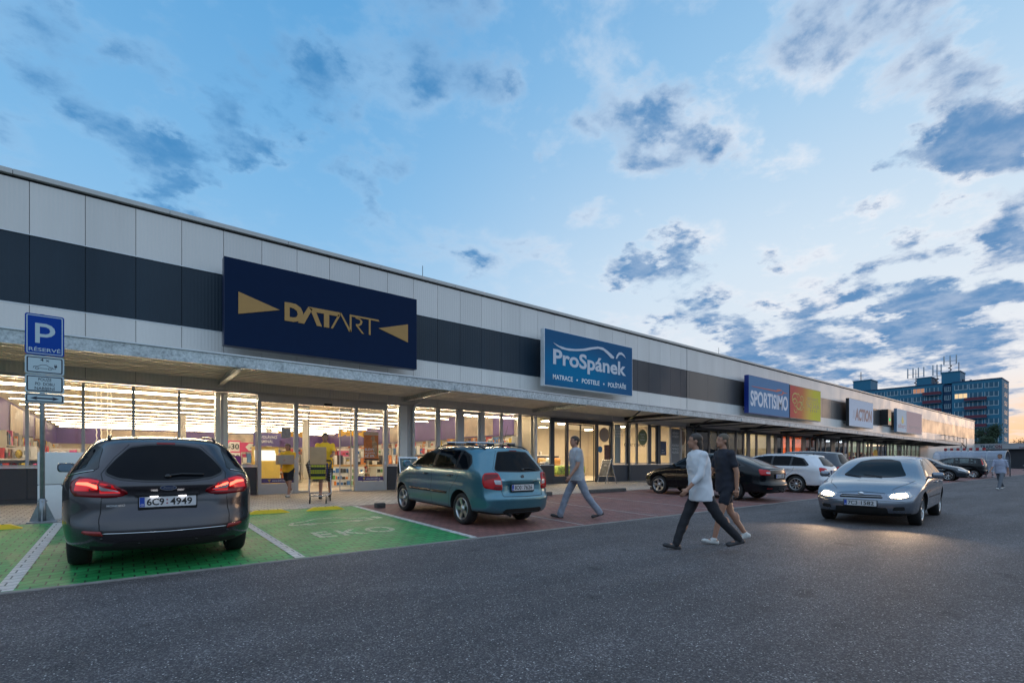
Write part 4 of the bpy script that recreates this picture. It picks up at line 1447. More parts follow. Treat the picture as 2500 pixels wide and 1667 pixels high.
for a in ((39.2, 5.85, .50, .12, 60, 420, .05), (39.25, 5.55, .42, .1, 150, -200, .05), (39.95, 5.55, .45, .12, 200, 520, .06), (40.35, 6.0, .30, .05, -60, 300, .05), (40.2, 5.35, .40, .08, 90, -220, .05), (39.7, 6.15, .22, .05, 0, 330, .04), (39.4, 5.1, .3, .05, 180, 400, .04), (40.8, 5.2, .25, .05, 160, -120, .03), (40.5, 5.7, .2, .05, 200, 500, .04)):
    curl(*a)
mb.build('ornament', yel, t)
mb = MB()
put_text(mb, 'RESTAURACE', fs_, 41.5, 5.98, .26, 2.0, d=.01)
put_text(mb, 'YAO SHUN', fs_, 41.25, 5.38, .40, 2.5, d=.01)
mb.box(41.2, 43.8, 15.588, 15.594, 5.86, 5.89)
mb.box(41.2, 41.7, 15.588, 15.594, 5.22, 5.24)
mb.box(43.4, 43.8, 15.588, 15.594, 5.22, 5.24)
for X in (41.95, 42.35, 42.75, 43.1):
    mb.box(X, X + .22, 15.588, 15.594, 5.24, 5.27)
    mb.box(X + .09, X + .13, 15.588, 15.594, 5.12, 5.33)
    mb.box(X + .02, X + .20, 15.588, 15.594, 5.13, 5.16)
mb.build('lettering', pmat('rose_letters', (.42, .24, .17), .5), t)

t = signbox('shop_sign', 50.4, 56.9, 4.40, 6.88, 15.58, 15.84, pmat('pale_sign_face', (.60, .62, .70), .6, spec=.08), M_black, 'pale grey sign with slanted dark lettering and a black side')
fs_ = face_y(15.58)
mb = MB()
put_text(mb, 'ACTION', fs_, 51.9, 5.05, 1.0, 4.5, bold=.045, d=.01, skew=.12)
mb.build('lettering', pmat('plum_letters', (.12, .07, .11), .5), t)
mb = MB()
for k in range(3):
    mb.prism([(51.3 + k * .22, 5.1), (51.36 + k * .22, 5.1), (51.5 + k * .22, 5.9), (51.44 + k * .22, 5.9)], fs_, .007, .01)
mb.build('stroke', pmat('grey_stroke', (.30, .31, .38), .5), t)

t = signbox('shop_sign', 64.6, 74.6, 4.43, 6.92, 15.58, 15.84, pmat('pale_blue_sign', (.60, .62, .66), .6, spec=.08), pmat('blue_grey_side', (.10, .17, .26), .3), 'pale supermarket sign with a yellow fruit emblem and a pink right half')
fs_ = face_y(15.58)
mb = MB()
mb.box(68.2, 74.5, 15.566, 15.572, 4.5, 6.85)
mb.build('pink_panel', pmat('pink_panel', (.66, .42, .40), .6, spec=.08), t)
mb = MB()
mb.prism([(66.6, 6.25), (66.8, 6.0), (67.05, 5.8), (67.15, 5.62), (67.05, 5.45), (66.75, 5.38), (66.4, 5.42), (66.25, 5.6), (66.35, 5.85), (66.5, 6.05)], fs_, .007, .014)
mb.build('emblem', pmat('emblem_yellow', (.55, .42, .09), .5), t)
mb = MB()
put_text(mb, 'albert', fs_, 65.0, 4.9, .48, 2.9, bold=.02, d=.012)
mb.build('lettering', pmat('faded_letters', (.30, .22, .30), .5), t)
mb = MB()
put_text(mb, 'hypermarket', fs_, 69.2, 5.0, .45, 4.4, d=.02)
mb.build('lettering', pmat('faded_pale_letters', (.40, .30, .33), .5), t)
# small pharmacy cross box between the last two signs
t = empty('cross_sign', (61.8, 15.9, 5.0), label='small black box sign with a green lit cross between the last two shop signs', cat='sign')
mb = MB(); mb.box(61.3, 62.3, 15.5, FY - .02, 5.0, 6.6); mb.build('box', M_black, t)
mb = MB(); mb.box(61.55, 62.05, 15.488, 15.498, 5.5, 5.62); mb.box(61.75, 61.87, 15.488, 15.498, 5.35, 5.78); mb.build('cross', emat('green_led', (.05, .8, .25), 1.2), t)

# ------------------------------------------------------------------ street furniture
# parking sign post
px0, py0 = -1.12, 12.02
t = empty('parking_sign', (px0, py0, GZ(py0)), R(2.5), label='blue P parking sign with three white plates on one grey post', cat='road sign')
pf = lambda u, w, d: Vector((u, -d, w))
zb = GZ(py0)
mb = MB()
mb.tube([(0, .04, .02), (0, .04, 2.3 - zb), (0, .04, 3.84 - zb)], .035, 16)
mb.build('post', M_zinc, t, local=True)
mb = MB()
mb.rbox((0, .04, .012), (.40, .30, .024), .004)
mb.tube([(0, .04, .02), (0, .04, .42)], .05, 12)
for dx, dy in ((1, 0), (-1, 0), (0, 1), (0, -1)):
    n_ = Vector((-dy, dx, 0)) * .006
    a_ = Vector((dx * .05, .04 + dy * .05, .025)); b_ = Vector((dx * .17, .04 + dy * .13, .025)); c_ = Vector((dx * .05, .04 + dy * .05, .36))
    mb.add([a_ + n_, b_ + n_, c_ + n_, a_ - n_, b_ - n_, c_ - n_], [(0, 1, 2), (5, 4, 3), (0, 3, 4, 1), (1, 4, 5, 2), (2, 5, 3, 0)])
for a in range(4):
    mb.ball((.055 * math.cos(a * 1.57), .04 + .055 * math.sin(a * 1.57), .38), .014, nu=8, nv=6)
mb.build('base', M_zinc, t, local=True)


def rrect(x0, x1, z0, z1, r, n=5):
    pts = []
    for cx, cz, a0 in ((x1 - r, z1 - r, 0), (x0 + r, z1 - r, 90), (x0 + r, z0 + r, 180), (x1 - r, z0 + r, 270)):
        for k in range(n + 1):
            a = R(a0 + 90 * k / n)
            pts.append((cx + r * math.cos(a), cz + r * math.sin(a)))
    return pts


def plate(z0, z1, outer, border, inner, fn=None, bw=.022, lab=None):
    ox = .035
    mb = MB()
    mb.prism(rrect(-.255 + ox, .255 + ox, z0 - zb, z1 - zb, .035), pf, 0, .006)
    p_ = mb.build('plate', outer, t, local=True)
    mb = MB()
    mb.prism(rrect(-.255 + bw + ox, .255 - bw + ox, z0 - zb + bw, z1 - zb - bw, .022), pf, .006, .008)
    b_ = mb.build('border', border, p_, local=True)
    mb = MB()
    k = bw + (.015 if border is not M_black2 else .018)
    mb.prism(rrect(-.255 + k + ox, .255 - k + ox, z0 - zb + k, z1 - zb - k, .014), pf, .008, .0095)
    mb.build('field', inner, p_, local=True)
    if fn:
        mb = MB()
        fn(mb)
        mb.build('lettering', M_reflw if outer is M_signblue else M_black2, p_, local=True)
    if lab:
        p_['label'] = lab


M_signblue = pmat('sign_blue', (.0, .045, .30), .45, spec=.15)
M_reflw = pmat('reflective_white', (.42, .52, .58), .4)
M_black2 = pmat('sign_black', (.004, .004, .02), .4)
ox = .035
def fp(mb):
    mb.prism([(-.125 + ox, 3.32 - zb), (-.065 + ox, 3.32 - zb), (-.065 + ox, 3.43 - zb), (.02 + ox, 3.43 - zb), (.085 + ox, 3.455 - zb), (.125 + ox, 3.50 - zb), (.135 + ox, 3.545 - zb), (.125 + ox, 3.60 - zb), (.085 + ox, 3.645 - zb), (.02 + ox, 3.67 - zb), (-.125 + ox, 3.67 - zb)], pf, .0095, .011,
             hole=[(-.065 + ox, 3.485 - zb), (.015 + ox, 3.485 - zb), (.055 + ox, 3.505 - zb), (.07 + ox, 3.545 - zb), (.055 + ox, 3.59 - zb), (.015 + ox, 3.612 - zb), (-.065 + ox, 3.612 - zb)])
    put_text(mb, 'RÉSERVÉ', pf, -.205 + ox, 3.175 - zb, .062, .41, bold=.01, d=.011)
plate(3.11, 3.83, M_signblue, M_reflw, M_signblue, fp, bw=.02)
def fcar(mb):
    put_text(mb, '4 x', pf, ox, 3.0 - zb, .05, .12, bold=.01, d=.011, centre=True)
    pts = [(-.15, 2.875), (-.14, 2.905), (-.09, 2.91), (-.04, 2.94), (.02, 2.94), (.06, 2.91), (.10, 2.90), (.105, 2.875)]
    for a, b in zip(pts, pts[1:]):
        mb.tube([(a[0] + ox, -.0105, a[1] - zb), (b[0] + ox, -.0105, b[1] - zb)], .0035, 4)
    mb.tube([(-.07 + ox, -.0105, 2.875 - zb), (.03 + ox, -.0105, 2.875 - zb)], .0035, 4)
    for cx in (-.10, .065):
        mb.tube([(cx + ox + .022 * math.cos(k), -.0105, 2.873 - zb + .018 * math.sin(k)) for k in [i * math.pi / 6 for i in range(12)]], .0035, 4, closed=True)
    mb.tube([(.11 + ox, -.0105, 2.88 - zb), (.14 + ox, -.0105, 2.88 - zb), (.14 + ox, -.0105, 2.91 - zb)], .0035, 4)
    mb.box(.122 + ox, .160 + ox, -.012, -.0098, 2.91 - zb, 2.94 - zb)
    for dx in (.130, .150):
        mb.box(dx - .003 + ox, dx + .003 + ox, -.012, -.0098, 2.94 - zb, 2.962 - zb)
plate(2.775, 3.095, M_reflw, M_black2, M_reflw, fcar)
def ftx(mb):
    for s, z, w in (('POUZE', 2.655, .17), ('PO  DOBU', 2.575, .25), ('NABÍJENÍ', 2.495, .26)):
        put_text(mb, s, pf, ox, z - zb, .052, w, bold=.008, d=.011, centre=True)
plate(2.445, 2.76, M_reflw, M_black2, M_reflw, ftx)
def farr(mb):
    z = 2.345 - zb
    mb.prism([(-.19 + ox, z), (-.09 + ox, z + .036), (-.11 + ox, z + .013), (.11 + ox, z + .013), (.09 + ox, z + .036), (.19 + ox, z), (.09 + ox, z - .036), (.11 + ox, z - .013), (-.11 + ox, z - .013), (-.09 + ox, z - .036)], pf, .0095, .011)
plate(2.265, 2.43, M_reflw, M_black2, M_reflw, farr, bw=.014)

# white charging cabinet behind the post
t = empty('charging_cabinet', (-.88, 12.75, GZ(12.7)), label='tall white charging cabinet behind the parking sign post', cat='cabinet')
mb = MB()
mb.rbox((-.86, 12.73, .84), (.68, .42, .56 * 2 + .02), .012)
mb.rbox((-.86, 12.73, .72), (.69, .43, .02), .003)
M_cab = pmat('cabinet_white', (.66, .66, .66), .45, var=.04)
mb = MB()
mb.rbox((-.88, 12.73, 1.10), (.70, .44, .60), .012)
mb.build('upper_door', M_cab, t)
mb = MB()
mb.rbox((-.88, 12.73, .465), (.70, .44, .65), .012)
mb.build('lower_door', M_cab, t)
mb = MB()
mb.box(-1.21, -.55, 12.53, 12.93, .12, .15)
mb.build('foot', M_alud, t)
# purple parcel terminal
t = empty('parcel_terminal', (2.0, 14.6, GZ(14.6)), label='magenta parcel terminal with white slots standing beside the entrance', cat='terminal')
mb = MB()
mb.rbox((2.02, 14.6, .80), (.80, .36, 1.14), .015)
mb.build('cabinet', pmat('magenta_panel', (.20, .006, .13), .4), t)
mb = MB()
mb.box(1.95, 2.24, 14.405, 14.418, 1.27, 1.34)
for z in (1.20, 1.14, 1.08):
    mb.box(1.90, 2.30, 14.405, 14.418, z, z + .024)
mb.build('slot', M_white, t)
mb = MB()
put_text(mb, '0003', face_y(14.403), 2.095, 1.285, .04, .22, bold=.02, centre=True)
mb.build('lettering', M_black, t)
# wheel stops
M_ystop = pmat('yellow_wheel_stop', (.80, .50, .01), .6, var=.08, vscale=12)
for i, xc in enumerate((2.42, 3.60, -1.70, -2.9)):
    t = empty('wheel_stop', (xc, 11.35, GZ(11.35) + .004), label=['yellow wheel stop nearest the grey car\'s right side', 'yellow wheel stop beside the open green bay edge', 'yellow wheel stop left of the parking sign', 'yellow wheel stop at the far left of the green bays'][i], cat='wheel stop', group='yellow wheel stops on the green bays')
    mb = MB()
    pr = [(-.075, 0), (-.05, .075), (.05, .075), (.075, 0)]
    vs = []
    for X, s in ((-.41, .05), (-.26, 1), (.26, 1), (.41, .05)):
        for y, z in pr:
            vs.append((X, y, z * s if z else 0))
    fs = []
    for k in range(3):
        for j in range(3):
            fs.append((k * 4 + j, k * 4 + j + 1, (k + 1) * 4 + j + 1, (k + 1) * 4 + j))
    mb.add(vs, fs)
    mb.build('body', M_ystop, t, local=True)
    mb = MB()
    for X in (-.18, .0, .18):
        mb.ball((X, 0, .076), (.018, .018, .008), nu=8, nv=4)
    mb.build('bolt', M_black, t, local=True)
for i, (xa, xb, y) in enumerate(((7.5, 10.85, 11.68), (12.6, 14.55, 11.66), (4.70, 4.92, 11.15), (16.2, 17.9, 11.66))):
    mb = MB()
    mb.box(xa, xb, y - .09, y + .09, GZ(y), GZ(y) + .12)
    bevel(mb.build('kerb_stone', pmat('old_kerb', (.085, .078, .072), .85, var=.4, vscale=9, bump=.5, bscale=40), label=['long rough kerb stone behind the walking man', 'rough kerb stone in front of the black car', 'short kerb block at the teal car\'s front wheel', 'rough kerb stone behind the black car'][i], cat='kerb stone'), .02)


def aboard(x, y, rz, label, face, txt, h=1.12, w=.58):
    t = empty('pavement_sign', (x, y, GZ(y)), rz, label, 'pavement sign')
    for s in (1, -1):
        tilt = Matrix.Translation((0, 0, h)) @ Matrix.Rotation(s * R(16), 4, 'X')
        mb = MB()
        for X in (-w / 2, w / 2):
            mb.box(X - .014, X + .014, -.012, .012, -h / math.cos(R(16)), 0, M=tilt)
        for Z in (-.03, -.80):
            mb.box(-w / 2, w / 2, -.012, .012, Z - .02, Z + .01, M=tilt)
        mb.build('frame', M_steel, t, local=True)
        mb = MB()
        mb.box(-w / 2 + .014, w / 2 - .014, -.004, .004, -.80, -.03, M=tilt)
        p_ = mb.build('board', face, t, local=True)
        if s == -1:
            pass
        mb = MB()
        for k, (s_, sz) in enumerate(txt):
            put_text(mb, s_, lambda u, w_, d: tilt @ (Vector((-u, d, w_)) if s == 1 else Vector((u, -d, w_))), 0, -.18 - k * .15, sz, centre=True, d=.007)
        mb.build('lettering', M_white, t, local=True)


aboard(7.35, 14.8, R(-8), 'dark pavement sign with yellow heading left of the teal car', pmat('poster_teal', (.07, .10, .10), .4, var=.8, vscale=6), (('AKCE', .06), ('SLEVY', .05)), h=1.18, w=.6)
aboard(17.5, 15.05, R(78), 'tall folding pavement sign with steel frame outside the bed shop door', pmat('chalk_board', (.14, .155, .18), .4, var=.5, vscale=7), (('MATRACE', .06), ('30%', .09)), h=1.12, w=.6)
# ------------------------------------------------------------------ cars
def paint(name, col, rough=.28, metal=.55, coat=1.0):
    m = pmat(name, col, rough, metal, .5, coat=coat, coatrough=.03)
    t = m.node_tree
    h = G(t)
    p = t.nodes['Principled BSDF']
    co = h.n('ShaderNodeTexCoord').outputs['Object']
    n1 = h.noise(co, 1400.0, 2.0, 0.6)
    n2 = h.noise(co, 2.2, 5.0, 0.65)
    c = h.n('ShaderNodeVectorMath', operation='SCALE', ins={0: tuple(col[:3]), 3: h.m('MULTIPLY', h.mr(n1, .3, .7, .8, 1.25, smooth=False), h.mr(n2, .3, .7, .94, 1.06, smooth=False))}).outputs[0]
    # a film of road dust low on the body
    sp = h.n('ShaderNodeSeparateXYZ', ins={0: co})
    dust = h.m('MULTIPLY', h.mr(sp.outputs[2], .50, .22), h.mr(n2, .35, .7, 0, .22))
    c = h.mix(dust, c, (.10, .092, .08, 1))
    t.links.new(c, p.inputs['Base Color'])
    t.links.new(h.m('ADD', h.m('MULTIPLY', dust, .5), rough), p.inputs['Roughness'])
    t.links.new(h.m('MULTIPLY', h.m('SUBTRACT', 1.0, h.m('MULTIPLY', dust, 1.6), clamp=True), coat), p.inputs['Coat Weight'])
    t.links.new(h.mr(n2, .3, .7, .02, .06), p.inputs['Coat Roughness'])
    return m


M_cglass = pmat('car_privacy_glass', (.003, .004, .006), .03, 0, .10)
M_frit = pmat('car_black_trim', (.006, .006, .007), .25)
M_gap = pmat('panel_gap', (.002, .002, .002), .7)
M_under = pmat('underbody', (.006, .006, .006), .9)
M_tyre = pmat('tyre', (.011, .011, .012), .75, var=.2, vscale=30)
M_rim = pmat('alloy_rim', (.46, .47, .48), .28, .9, var=.05)
M_rimd = pmat('brake_shadow', (.012, .012, .012), .6)
M_redl = pmat('red_lamp_lens', (.42, .003, .006), .12, 0, .4)
M_redlit = pmat('lit_red_lens', (.42, .003, .006), .15, 0, .4, emit=(1, .02, .03), estr=.32)
M_redd = pmat('dark_red_lamp_lens', (.16, .002, .006), .12, 0, .4)
M_clear = pmat('clear_lamp_lens', (.45, .45, .47), .12, .3, .6, coat=1, bump=.4, bscale=160)
M_reflr = pmat('red_reflector', (.22, .01, .01), .2, bump=.3, bscale=200)
M_plate = pmat('licence_plate', (.50, .51, .53), .4)
M_plateb = pmat('plate_blue', (.01, .05, .32), .4)
M_plblack = pmat('plate_black', (.006, .006, .006), .4)
M_mirror = pmat('mirror_glass', (.5, .7, .85), .03, 1.0)
M_chrome = pmat('chrome', (.62, .63, .65), .1, 1.0)
M_cint = glassmat('clear_car_glass', (.66, .72, .66), 1.2)
M_ctint = glassmat('tinted_car_glass', (.22, .24, .24), 1.2)


def interp(pts, x):
    if x <= pts[0][0]:
        return pts[0][1]
    for (a, b), (c, d) in zip(pts, pts[1:]):
        if x <= c:
            t = (x - a) / (c - a) if c > a else 0
            return b + (d - b) * t
    return pts[-1][1]


class Curve:
    """smooth curve through points, sampled by arc length"""
    def __init__(s, pts, n=24, smooth=True):
        P = [Vector(p) for p in pts]
        out = []
        if smooth and len(P) > 2:
            Q = [P[0] * 2 - P[1]] + P + [P[-1] * 2 - P[-2]]
            for i in range(1, len(Q) - 2):
                p0, p1, p2, p3 = Q[i - 1:i + 3]
                d1 = max((p1 - p0).length, 1e-4) ** .5
                d2 = max((p2 - p1).length, 1e-4) ** .5
                d3 = max((p3 - p2).length, 1e-4) ** .5
                m1 = ((p1 - p0) / d1 - (p2 - p0) / (d1 + d2) + (p2 - p1) / d2) * d2
                m2 = ((p2 - p1) / d2 - (p3 - p1) / (d2 + d3) + (p3 - p2) / d3) * d2
                for k in range(n):
                    t = k / n
                    out.append(p1 * (2 * t ** 3 - 3 * t ** 2 + 1) + m1 * (t ** 3 - 2 * t ** 2 + t) + p2 * (-2 * t ** 3 + 3 * t ** 2) + m2 * (t ** 3 - t ** 2))
            out.append(P[-1])
        else:
            out = P
        s.p = out
        s.L = [0]
        for a, b in zip(out, out[1:]):
            s.L.append(s.L[-1] + (b - a).length)

    def at(s, t):
        d = t * s.L[-1]
        lo, hi = 0, len(s.L) - 1
        while hi - lo > 1:
            m = (lo + hi) // 2
            if s.L[m] <= d:
                lo = m
            else:
                hi = m
        f = (d - s.L[lo]) / max(1e-9, s.L[hi] - s.L[lo])
        return s.p[lo].lerp(s.p[hi], f)


def sm(a, b, x):
    t = max(0, min(1, (x - a) / (b - a)))
    return t * t * (3 - 2 * t)


class Car:
    """s = distance from the rear bumper forward, x = right, z = up (local y = s)"""
    def __init__(c, sp, mats):
        c.sp = sp
        c.mats = mats
        L = c.L = sp['L']
        c.hw = sp['hw']
        T, Rr, F = Curve(sp['top']), Curve(sp['rear']), Curve(sp['front'])
        B = Curve([sp['rear'][0], sp['front'][0]], smooth=False)
        na, nc, nb = 110, 30, 26
        belt = sp['belt']

        def coons(a, k):
            P = B.at(a) * (1 - k) + T.at(a) * k + Rr.at(k) * (1 - a) + F.at(k) * a
            c00, c10, c01, c11 = B.at(0), B.at(1), T.at(0), T.at(1)
            return P - (c00 * (1 - a) * (1 - k) + c10 * a * (1 - k) + c01 * (1 - a) * k + c11 * a * k)

        zb = sp['rear'][0][1]

        def W(s, z):
            w = c.hw
            zz = interp(belt, s)
            if z > zz:
                w -= .010 + (z - zz) * sp.get('tumble', .42) + max(0, z - zz - .3) ** 2 * .5
            elif z > zz - .12:
                w -= .010 * sm(zz - .12, zz, z)
            else:
                w -= .022 * sm(.55, .30, z) * 1.0
                w -= .020 * math.exp(-((z - (zz - .19)) / .05) ** 2) * sm(.6, 1.0, s) * sm(L - .8, L - 1.3, s)
            w -= .05 * sm(.34, .16, z)
            tr, tf = sp.get('taper_r', .10), sp.get('taper_f', .14)
            w -= tr * max(0, (1.0 - s) / 1.0) ** 2.2
            w -= tf * max(0, (s - (L - 1.2)) / 1.2) ** 2.4
            w -= sp.get('roof_r', .05) * max(0, min(1, (1.4 - s) / 1.4)) * sm(zz, zz + .4, z)
            return max(w, .2)
        c.W = W
        er, ef = sp.get('round_r', .16), sp.get('round_f', .34)

        def pos(a, b, k):
            P = coons(a, k)
            s, z = P.x, P.y
            w = W(s, z)
            ab = abs(b)
            e = (ab ** 2.2) * .45 + (ab ** 7) * .55
            # ends bow outwards in plan
            s2 = s + er * e * (max(0, 1 - a / .22)) ** 2.2 - ef * e * (max(0, (a - .72) / .28)) ** 2.0
            crown = (.035 * ab ** 2 + .045 * ab ** 8) * max(0, k) ** 3
            z2 = z - crown
            if k < .5:
                z2 += .05 * (ab ** 8) * (1 - k * 2) ** 4 * 1.0
            return Vector((b * w, s2, z2))
        # box topology
        idx = {}
        vs, fs = [], []

        def V(i, j, k):
            key = (i, j, k)
            if key not in idx:
                idx[key] = len(vs)
                vs.append(pos(i / na, j / nb * 2 - 1, k / nc))
            return idx[key]
        for i in range(na):
            for k in range(nc):
                fs.append((V(i, 0, k), V(i, 0, k + 1), V(i + 1, 0, k + 1), V(i + 1, 0, k)))
                fs.append((V(i, nb, k), V(i + 1, nb, k), V(i + 1, nb, k + 1), V(i, nb, k + 1)))
            for j in range(nb):
                fs.append((V(i, j, nc), V(i, j + 1, nc), V(i + 1, j + 1, nc), V(i + 1, j, nc)))
                fs.append((V(i, j, 0), V(i + 1, j, 0), V(i + 1, j + 1, 0), V(i, j + 1, 0)))
        for j in range(nb):
            for k in range(nc):
                fs.append((V(0, j, k), V(0, j + 1, k), V(0, j + 1, k + 1), V(0, j, k + 1)))
                fs.append((V(na, j, k), V(na, j, k + 1), V(na, j + 1, k + 1), V(na, j + 1, k)))
        bm = bmesh.new()
        bv = [bm.verts.new(v) for v in vs]
        for f in fs:
            bm.faces.new([bv[i] for i in f])
        bmesh.ops.recalc_face_normals(bm, faces=bm.faces[:])
        bmesh.ops.smooth_vert(bm, verts=bm.verts[:], factor=.5, use_axis_x=True, use_axis_y=True, use_axis_z=True)
        bmesh.ops.smooth_vert(bm, verts=bm.verts[:], factor=.5, use_axis_x=True, use_axis_y=True, use_axis_z=True)
        # number plate recess / tailgate sculpting by displacing vertices
        for v in bm.verts:
            d = sp.get('sculpt')
            if d:
                v.co = d(v.co)
        bm.normal_update()
        c.bvh = BVHTree.FromBMesh(bm)
        me = bpy.data.meshes.new('body')
        bm.to_mesh(me)
        bm.free()
        me.materials.append(mats['paint'])
        me.materials.append(M_under)
        me.materials.append(M_gap)
        body = bpy.data.objects.new('body', me)
        # wheel housings
        c.wr = sp['wr']
        c.ys = (sp['roh'], sp['roh'] + sp['wb'])
        cut = MB()
        ra = c.wr + .055
        for y in c.ys:
            for sx in (-1, 1):
                Mx = Matrix.Translation((sx * (c.hw + .2), y, c.wr + .01)) @ Matrix.Rotation(R(-90 * sx), 4, 'Y')
                n = 48
                prof = [(0.0001, 0), (ra, 0), (ra, .55), (0.0001, .55)]
                vs_, fs_ = [], []
                for q in range(n):
                    an = 2 * math.pi * q / n
                    vs_.append(Mx @ Vector((ra * math.cos(an), ra * math.sin(an), 0)))
                    vs_.append(Mx @ Vector((ra * math.cos(an), ra * math.sin(an), .52)))
                for q in range(n):
                    r_ = (q + 1) % n
                    fs_.append((2 * q, 2 * r_, 2 * r_ + 1, 2 * q + 1))
                fs_.append(tuple(2 * q for q in range(n)))
                fs_.append(tuple(2 * q + 1 for q in reversed(range(n))))
                cut.add(vs_, fs_)
        co_ = cut.build('cutter', M_under, recalc=True)
        COL.objects.link(body)
        md = body.modifiers.new('b', 'BOOLEAN')
        md.operation = 'DIFFERENCE'
        md.object = co_
        md.solver = 'EXACT'
        md.use_self = False
        dg = bpy.context.evaluated_depsgraph_get()
        me2 = bpy.data.meshes.new_from_object(body.evaluated_get(dg))
        bpy.data.objects.remove(body)
        bpy.data.objects.remove(co_)
        me2.materials.clear()
        for m in (mats['paint'], M_under, M_gap):
            me2.materials.append(m)
        for p in me2.polygons:
            ce = p.center
            p.material_index = 0
            p.use_smooth = True
            for y in c.ys:
                d = math.hypot(ce.y - y, ce.z - c.wr - .01)
                if d < ra + .004 and abs(ce.x) < c.W(ce.y, ce.z) - .004 and abs(p.normal.x) < .5 or (d < ra - .01 and abs(ce.x) < c.hw - .12):
                    p.material_index = 1
                    p.use_smooth = False
            if p.normal.z < -.6 and ce.z < .4:
                p.material_index = 1
        me2.name = 'body'
        c.body_me = me2
        c.root = None

    # -------- projection helpers
    def hit(c, o, d):
        r = c.bvh.ray_cast(o, d, 8.0)
        if r[0] is None:
            r = c.bvh.find_nearest(o + d * c.hw)
            return r[0], r[1]
        return r[0], r[1]

    def P(c, view, u, z, off):
        """map a flat coordinate to the body surface"""
        if view in ('L', 'R'):
            sx = -1 if view == 'L' else 1
            p, n = c.hit(Vector((sx * 3, u, z)), Vector((-sx, 0, 0)))
        elif view == 'top':
            p, n = c.hit(Vector((u, z, 4)), Vector((0, 0, -1)))
        else:
            w = c.hw - .12
            depth = 3.3 if view == 'ws' else 1.15
            if view == 'ws':
                u, z = u * 1.09, z + .025 * sm(1.1, 1.3, z)
                q = Vector((u, c.L, z))
                d = (Vector((u * .2, c.L - depth, z)) - q).normalized()
                p, n = c.hit(q - d, d)
                return p + n * off
            if view == 'rear':
                cen = Vector((0, depth, z))
                q = Vector((u, 0, z)) if abs(u) <= w else Vector((math.copysign(w + .12 * min(1, (abs(u) - w) / .15), u), (abs(u) - w) * .98, z))
            else:
                cen = Vector((0, c.L - depth, z))
                q = Vector((u, c.L, z)) if abs(u) <= w else Vector((math.copysign(w + .12 * min(1, (abs(u) - w) / .15), u), c.L - (abs(u) - w) * .98, z))
            d = (cen - q).normalized()
            p, n = c.hit(q - d * 2.0, d)
        return p + n * off

    def patch(c, view, poly, mat, name, off=.004, step=.035, parent=None, thick=0.0, label=None):
        """area of the body skin covered by another material"""
        pts = []
        n = len(poly)
        for i in range(n):
            a, b = Vector(poly[i]), Vector(poly[(i + 1) % n])
            k = max(1, int((b - a).length / step))
            for j in range(k):
                pts.append(a.lerp(b, j / k))
        nb = len(pts)
        x0, x1 = min(p.x for p in pts), max(p.x for p in pts)
        y0, y1 = min(p.y for p in pts), max(p.y for p in pts)
        edges = [(i, (i + 1) % nb) for i in range(nb)]

        def inside(q):
            r = False
            md = 9
            for i in range(nb):
                a, b = pts[i], pts[(i + 1) % nb]
                if (a.y > q.y) != (b.y > q.y) and q.x < (b.x - a.x) * (q.y - a.y) / (b.y - a.y) + a.x:
                    r = not r
                md = min(md, (a - q).length)
            return r and md > step * .5
        gx = int((x1 - x0) / step)
        gy = int((y1 - y0) / step)
        for i in range(1, gx + 1):
            for j in range(1, gy + 1):
                q = Vector((x0 + (x1 - x0) * i / (gx + 1), y0 + (y1 - y0) * j / (gy + 1)))
                if inside(q):
                    pts.append(q)
        r = delaunay_2d_cdt(pts, edges, [], 1, 1e-5)
        vs = [c.P(view, v.x, v.y, off) for v in r[0]]
        mb = MB()
        mb.add(vs, [tuple(f) for f in r[2]], 0, True)
        o = mb.build(name, mat, parent or c.root, local=True, label=label)
        me = o.data
        # face outwards
        cen = Vector((0, c.L / 2, .7))
        s_ = sum((p.center - cen).dot(p.normal) * p.area for p in me.polygons)
        if s_ < 0:
            me.flip_normals()
        if thick:
            md = o.modifiers.new('s', 'SOLIDIFY')
            md.thickness = thick
            md.offset = -1
        return o

    def line(c, view, pts, w, mat, name, off=.0025, step=.04, parent=None, closed=False, r=None, mb=None):
        """thin ribbon (or tube when r is given) following the skin"""
        P2 = [Vector(p) for p in pts]
        if closed:
            P2.append(P2[0])
        q = [P2[0]]
        for a, b in zip(P2, P2[1:]):
            k = max(1, int((b - a).length / step))
            for j in range(1, k + 1):
                q.append(a.lerp(b, j / k))
        own = mb is None
        if own:
            mb = MB()
        if r:
            mb.tube([c.P(view, p.x, p.y, off) for p in q], r, 6)
        else:
            vs = []
            for i, p in enumerate(q):
                t = (q[min(i + 1, len(q) - 1)] - q[max(i - 1, 0)]).normalized()
                nr = Vector((-t.y, t.x)) * w / 2
                a, b = p + nr, p - nr
                vs += [c.P(view, a.x, a.y, off), c.P(view, b.x, b.y, off)]
            mb.add(vs, [(2 * i, 2 * i + 1, 2 * i + 3, 2 * i + 2) for i in range(len(q) - 1)], 0, True)
        if own:
            return mb.build(name, mat, parent or c.root, local=True)

    def place(c, name, loc, rz, label, extra=None):
        """rz: heading of local +y; loc = ground point under the rear bumper centre"""
        if name == 'parked_car':
            loc = (loc[0], loc[1], GZ(6.5) + (loc[1] - 6.5) * .14 / 5.3 + .003)
        c.root = empty(name, loc, rz, label, 'car')
        if name == 'parked_car':
            c.root.rotation_euler.x = math.atan(.14 / 5.3) * (1 if abs(rz) < 1 else -1)
        ob = bpy.data.objects.new('body', c.body_me)
        COL.objects.link(ob)
        ob.parent = c.root
        c.body = ob
        return c.root

